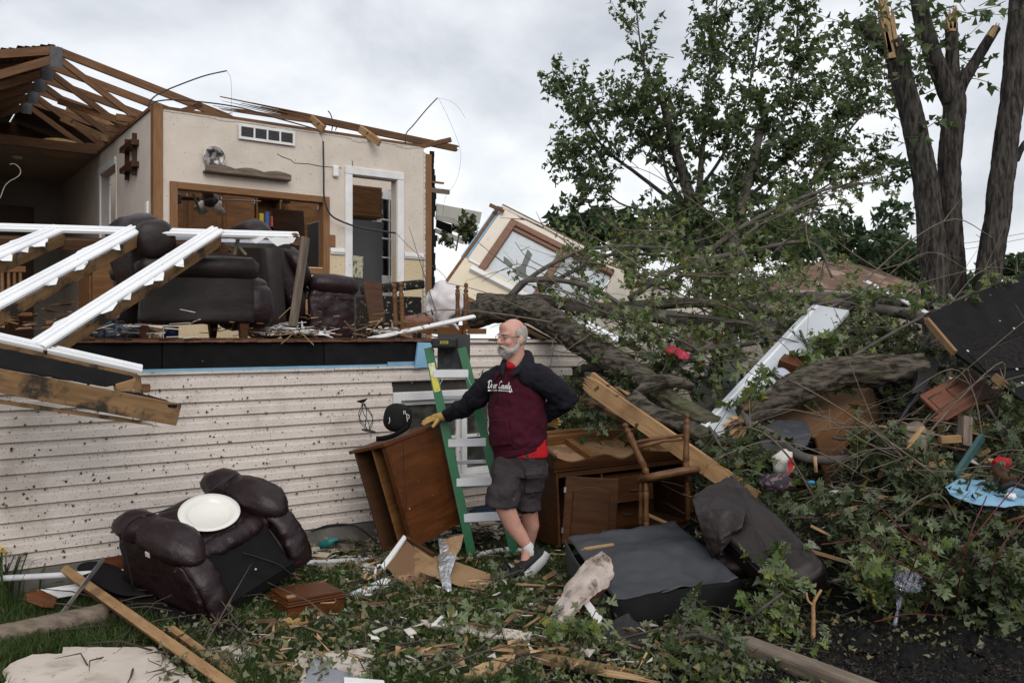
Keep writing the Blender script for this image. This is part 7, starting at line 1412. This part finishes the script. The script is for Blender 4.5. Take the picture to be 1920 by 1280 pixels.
# broken boards, scraps and bare twigs through the pile
def scatter(name, n, mat, lmin, lmax, wmin, wmax, th, label, cat, zone, tilt=.35):
    b = B()
    for i in range(n):
        x, y, h = zone(); a = random.uniform(0, 6.28); l = random.uniform(lmin, lmax); w = random.uniform(wmin, wmax); t = random.uniform(*th); p = Vector((x, y, h+.03+random.uniform(0, .08)))
        M = along(p, p+Vector((math.cos(a), math.sin(a), random.gauss(0, tilt))), (random.gauss(0, .5), random.gauss(0, .5), 1)); e = random.uniform(0, .08)
        b.hexa([M @ Vector(q) for q in ((0, 0, 0), (l, e*.5, 0), (l-e, w*.9, 0), (e*.4, w, 0), (0, 0, t), (l, e*.5, t), (l-e, w*.9, t), (e*.4, w, t))])
    return mk(name, b, mat, None, label=label, cat=cat, kind='stuff')
def zmound():
    while True:
        x = random.uniform(1.0, 5.2); y = random.uniform(5.0, 9)
        if x < y*.62 and pile_h(x, y) > .05: return x, y, pile_h(x, y)
def zlawn():
    q = G(random.uniform(480, 1300), random.uniform(1045, 1280)); return q.x, q.y, -.01
m_mixw = M_('mixed_broken_wood', (.36, .23, .12), .8, (.12, .065, .03), 3, island=.55, lo=.4, hi=.6); m_mixd = M_('mixed_dark_scraps', (.05, .045, .045), .7, (.012, .011, .011), 3, island=.5); m_mixp = M_('mixed_pale_scraps', (.55, .52, .48), .8, (.36, .32, .27), 3, island=.3)
scatter('wood_scraps', 170, m_mixw, .10, .50, .015, .07, (.008, .03), 'splintered boards jutting from the leafy pile', 'wood scraps', zmound)
scatter('dark_scraps', 70, m_mixd, .08, .32, .06, .22, (.004, .012), 'dark torn scraps in the leafy pile', 'scraps', zmound)
scatter('pale_scraps', 60, m_mixp, .05, .22, .03, .10, (.003, .01), 'pale torn scraps in the leafy pile', 'scraps', zmound)
scatter('wood_scraps', 240, m_mixw, .04, .22, .008, .035, (.004, .012), 'wood splinters strewn over the lawn', 'wood scraps', zlawn, .08)
scatter('pale_scraps', 150, m_mixp, .02, .10, .015, .05, (.002, .006), 'pale paper and plaster scraps over the lawn', 'scraps', zlawn, .1)
b = B()
for i in range(240):
    if i < 170: x, y, h = zmound(); p = Vector((x, y, h+random.uniform(.02, .25)))
    else: p = P(random.uniform(1000, 1720), random.uniform(420, 720), random.uniform(7.4, 8.6))
    a = random.gauss(0, .5)+(math.pi if random.random() < .5 else 0); d = Vector((math.cos(a), math.sin(a)*.5, random.gauss(.1, .35))); l = random.uniform(.5, 1.5); r = random.uniform(.003, .009); bend = Vector((random.gauss(0, .1), random.gauss(0, .1), random.gauss(.05, .12)))
    pts = spline([p, p+d*l*.35+bend, p+d*l*.7+bend*1.3, p+d*l], 4); b.tube(pts, [r, r*.35], 5, False)
    for k in range(random.randint(1, 4)): j = random.randint(2, len(pts)-2); b.tube([pts[j], pts[j]+(d*.5+Vector((random.gauss(0, .5), random.gauss(0, .4), random.gauss(.2, .5))))*l*.3], [r*.55, r*.2], 4, False)
mk('bare_twigs', b, M_('pale_bare_twig', (.17, .14, .105), .85, (.10, .08, .06), 8), None, smooth=True, kind='stuff', label='long bare twigs tangled through the fallen crown and pile', cat='twigs')
# plastered bits on the siding
pos = []; dr_ = []
for i in range(420):
    u, hh = random.uniform(-2.7, 2.0), random.uniform(.2, 1.38); q = HL(u, -.02, hh); pos.append(tuple(q)); a = random.uniform(0, 6.28); dr_.append(tuple(HD*math.cos(a)+Vector((0, 0, math.sin(a)))))
V, T = leaves(pos, dr_, .02, nrm=np.array(-HM)*2.5, tpl=(LEAF2, LT2), spread=.3); mkbig('plastered_leaves', V, T, leaf_mat('wet_leaf_bits', (.035, .04, .015), (.09, .075, .04), (.06, .06, .03), .1), None, 'stuff', 'shredded leaf bits plastered on the siding', 'leaves')
# lilies at the left edge
ly = empty('yellow_lilies', G(20, 1130), 'clump of yellow lilies with strap leaves by the siding', 'flowers'); b = B()
for i in range(46):
    q = G(random.gauss(8, 18), random.uniform(1110, 1150)); a = random.uniform(0, 6.28); l = random.uniform(.18, .38); o = Vector((math.cos(a), math.sin(a), 0))
    pts = [q, q+o*.02+Vector((0, 0, l*.5)), q+o*.07+Vector((0, 0, l*.85)), q+o*.15+Vector((0, 0, l*.9))]; s_ = o.cross(Vector((0, 0, 1)))*.007
    for k in range(3): b.add([pts[k]-s_, pts[k]+s_, pts[k+1]+s_*(1-.4*k/2), pts[k+1]-s_*(1-.4*k/2)], [(0, 1, 2, 3)])
mk('strap_leaves', b, m_grass, ly, kind='stuff')
m_yel = M_('lily_petal', (.55, .40, .03), .6)
for x, y in ((3, 1032), (10, 1040), (-4, 1038)):
    c = P(x, y, 5.35); f = B()
    for k in range(6):
        a = k*1.047; o = Vector((math.cos(a), math.sin(a)*.6, .5)); f.add([c, c+o*.03+Vector((-o.y, o.x, 0))*.012, c+o*.055, c+o*.03-Vector((-o.y, o.x, 0))*.012], [(0, 1, 2, 3)])
    mk('flower', f, m_yel, ly)
mk('flower_stems', B().tube([G(5, 1125), P(4, 1035, 5.35)], .003, 5).tube([G(12, 1125), P(11, 1043, 5.35)], .003, 5), m_grass, ly, kind='stuff')

# ================================================================== standing trees
mt = empty('leafy_maple', P(1350, 787, 17), 'tall leafy maple with several stems behind the fallen crown', 'tree')
sp2 = Spray()
ST = [([(1318, 640), (1316, 520), (1312, 450), (1290, 360), (1262, 260), (1243, 190)], (.30, .26, .2, .13)), ([(1314, 450), (1312, 350), (1320, 250), (1332, 120), (1345, -10)], (.17, .12, .05, .03)),
      ([(1285, 395), (1200, 330), (1130, 275), (1085, 200), (1035, 130)], (.10, .07, .04, .02)), ([(1290, 400), (1252, 330), (1236, 250), (1205, 110), (1190, -10)], (.10, .06, .04, .02)),
      ([(1318, 345), (1350, 300), (1390, 220), (1415, 110), (1430, 0)], (.08, .05, .03)), ([(1372, 640), (1374, 520), (1378, 440), (1402, 340), (1428, 240), (1440, 200)], (.26, .22, .17, .11)),
      ([(1392, 380), (1450, 325), (1495, 260), (1520, 170)], (.09, .06, .03)), ([(1380, 450), (1470, 410), (1535, 320), (1565, 240), (1620, 120), (1655, 40)], (.14, .11, .07, .03)), ([(1405, 340), (1470, 220), (1492, 90), (1500, -20)], (.08, .05, .03)),
      ([(1535, 325), (1600, 235), (1660, 170), (1700, 140)], (.06, .04, .02)), ([(1300, 360), (1240, 300), (1200, 230), (1170, 170)], (.06, .03, .015)), ([(1500, 380), (1580, 330), (1650, 290)], (.05, .03, .015)), ([(1250, 400), (1160, 380), (1080, 300), (1060, 290)], (.05, .03, .015)), ([(1170, 440), (1110, 390), (1085, 330), (1075, 295)], (.04, .02, .015))]
for i, (q, r) in enumerate(ST):
    z = 17+((i*37) % 5-2)*.45; pts = limb(mt, [(x, y, z) for x, y in q], [v*.5 for v in r], m_barkg if i else m_barks, 'stem', 9)
    L_ = sum((pts[k+1]-pts[k]).length for k in range(len(pts)-1)); sp2.along(pts, int(L_*12), .7, .34, 1, .85, 15, .1, .35, .008)
for px, py, n, sx, sy in ((1330, 90, 34, 50, 60), (1240, 220, 30, 70, 50), (1440, 330, 80, 70, 60), (1540, 260, 60, 60, 60), (1600, 150, 40, 40, 60), (1130, 200, 30, 60, 40), (1500, 120, 36, 40, 70), (1350, 250, 34, 40, 50), (1330, 420, 40, 60, 30), (1480, 430, 60, 70, 30), (1100, 350, 18, 30, 40), (1250, 420, 26, 60, 30), (1400, 40, 20, 60, 30)):
    for i in range(int(n*.85)): sp2.twig(P(random.gauss(px, sx*.6), random.gauss(py, sy*.6), 17+random.gauss(0, .9)), (random.gauss(0, 1), random.gauss(0, 1), random.gauss(.4, .6)), random.uniform(.35, .75), .010, 14, .1)
sp2.finish(mt, m_leafbg, .118, tpl=(LEAF2, LT2), flip=.2, spread=1.0)
def trunk(parent, q, r, z, mat=m_barks, name='trunk', n=16): return limb(parent, [(x, y, z) for x, y in q], r, mat, name, n*3, 7, .035, .10, .08)
bm1 = empty('snapped_tree', P(1780, 866, 10.5), 'bare twin-trunked tree with snapped pale tops', 'tree')
trunk(bm1, [(1770, 900), (1760, 640), (1752, 520), (1742, 400), (1728, 300), (1705, 200), (1684, 120), (1672, 80)], (.25, .18, .16, .145, .13, .11), 10.5)
trunk(bm1, [(1790, 900), (1790, 640), (1788, 520), (1780, 400), (1782, 280), (1790, 200), (1785, 165)], (.24, .17, .15, .13, .125, .125), 10.7)
trunk(bm1, [(1785, 190), (1760, 130), (1738, 70), (1722, 0), (1712, -40)], (.11, .095, .085), 10.7, name='limb', n=12); trunk(bm1, [(1786, 185), (1785, 120), (1784, 45)], (.09, .07, .065), 10.75, name='limb', n=12); trunk(bm1, [(1796, 175), (1808, 150), (1835, 105), (1868, 52)], (.07, .06, .05), 10.7, name='limb', n=10); trunk(bm1, [(1675, 105), (1645, 80), (1620, 55), (1600, 38)], (.06, .045, .03), 10.5, name='limb', n=9)
for a, c, w in (((1672, 110), (1652, -20), .09), ((1668, 100), (1648, 20), .05), ((1678, 90), (1668, 10), .06), ((1784, 60), (1786, 8), .08), ((1780, 55), (1774, 18), .05), ((1788, 55), (1796, 0), .04), ((1855, 70), (1876, 42), .07)):
    beam('split_top', P(*a, 10.42), P(*c, 10.42), w, .06, m_splint, bm1, up=(0, 1, 0), sp1=.18)
s3 = Spray()
for px, py, n, sx, sy in ((1640, 90, 14, 30, 40), (1790, 90, 12, 40, 30), (1720, 120, 10, 20, 40), (1830, 30, 10, 30, 15), (1700, 250, 8, 20, 60), (1600, 60, 8, 20, 20)):
    for i in range(n): s3.twig(P(random.gauss(px, sx), random.gauss(py, sy), 10.6+random.gauss(0, .4)), (random.gauss(.3, 1), random.gauss(0, .5), random.gauss(.4, .5)), random.uniform(.3, .7), .006, 7, .1)
s3.finish(bm1, m_leafbg, .11, tpl=(LEAF2, LT2), flip=.2)
bm2 = empty('snapped_tree', P(1860, 866, 10.3), 'single bare leaning trunk at the right picture edge', 'tree')
trunk(bm2, [(1835, 900), (1842, 640), (1852, 520), (1868, 420), (1882, 300), (1898, 180), (1908, 60), (1916, -40)], (.20, .15, .14, .13, .12, .11), 10.3)
limb(bm2, [(1905, 300, 10.3), (1920, 270, 10.3), (1935, 262, 10.3)], (.04, .03), m_barks, 'limb')
for px, py, z, w, h, n, nm, lb in ((1170, 455, 24, 1.5, .9, 1500, 'far_tree', 'low green tree behind the fallen wall'), (1080, 440, 26, .8, .7, 700, 'far_tree', 'small green tree just beyond the fallen wall top'), (1620, 470, 32, 2.4, 1.5, 2600, 'far_tree', 'dark green tree behind the brown roof'), (1700, 500, 30, 1.4, 1.0, 1000, 'far_tree', 'green tree between the brown roof and the bare trunks'), (1480, 440, 30, 2.6, 1.6, 2600, 'far_tree', 'dark tree mass low behind the leafy maple'), (1340, 460, 28, 2.2, 1.2, 2400, 'far_tree', 'shaded trees behind the leafy maple base'), (1912, 505, 30, .8, .6, 500, 'far_tree', 'small green tree at the far right edge'), (1835, 530, 34, .8, .5, 300, 'far_tree', 'low bush between the two bare trunks')):
    c = P(px, py, z); t = empty(nm, (c.x, c.y, 0), lb, 'tree'); mk('trunk', B().tube([(c.x, c.y, 0), (c.x+.1, c.y, c.z*.6), (c.x, c.y, c.z)], [.25, .2, .08], 8), m_barks, t, smooth=True)
    cl = [(rng.normal(0, .5, 3)*np.array([w, w, h]), rng.uniform(.25, .55)) for _ in range(18)]; pp = []
    for cc, rr in cl:
        m = n//18; d = unit(rng.normal(0, 1, (m, 3)))*rng.uniform(.4, 1, (m, 1))**.5*rr*np.array([w*.7, w*.7, h*.8]); pp.append(cc+d)
    pp = np.concatenate(pp)+np.array(c); V, T = leaves(pp, rng.normal(0, 1, (len(pp), 3)), .26, tpl=(LEAF2, LT2), spread=1.2); mkbig('crown', V, T, m_leaffar, t, 'stuff')
# neighbour houses
nb = empty('neighbour_house', P(1580, 700, 25), 'neighbouring house with a weathered brown hipped roof', 'house')
m_rf = M_('brown_shingles', (.17, .105, .075), .9, (.10, .06, .042), 2.2, (1, 1, 4), bump=.02, bs=6, blotch=((.26, .19, .14), 1.2, .55, .08)); m_nw = M_('stucco_beige', (.26, .235, .20), .9)
e0, e1, e2, e3 = P(1385, 548, 23), P(1740, 552, 25), P(1760, 540, 31), P(1380, 538, 31); ap, ap2 = P(1562, 482, 27), P(1590, 490, 28.5)
b = B().add([e0, e1, e2, e3, ap, ap2], [(0, 1, 5, 4), (1, 2, 5), (2, 3, 4, 5), (3, 0, 4)]); mk('roof', b, m_rf, nb)
mk('wall', B().add([e0+Vector((.3, .3, -.02)), e1+Vector((-.3, .3, -.02)), e2+Vector((-.3, -.3, -.02)), e3+Vector((.3, -.3, -.02))]+[Vector((q.x, q.y, 0)) for q in (e0, e1, e2, e3)], [(0, 1, 5, 4), (1, 2, 6, 5), (2, 3, 7, 6), (3, 0, 4, 7)]), m_nw, nb)
mk('fascia', B().tube([e0, e1], .08, 4), m_nw, nb)
nb2 = empty('neighbour_house', P(1960, 700, 24), 'brown roof slope of a second house at the far right edge', 'house')
mk('roof', B().add([P(1872, 542, 24), P(1990, 470, 26), P(2080, 480, 30), P(2060, 560, 23), P(1880, 548, 24)], [(0, 1, 2, 3), (0, 3, 4)]), m_rf, nb2); mk('wall', B().box(15, 19, 24, 29, 0, 2.6), m_nw, nb2)
for i, (a, c) in enumerate((((1700, 470), (1960, 430)), ((1700, 482), (1960, 440)), ((1830, 440), (1960, 520)))): wire('power_line', [P(*a, 40), P((a[0]+c[0])/2, (a[1]+c[1])/2+3, 40), P(*c, 40)], .012, m_cable, label=('upper', 'lower', 'steep')[i]+' thin power line behind the bare trunks', cat='power line')
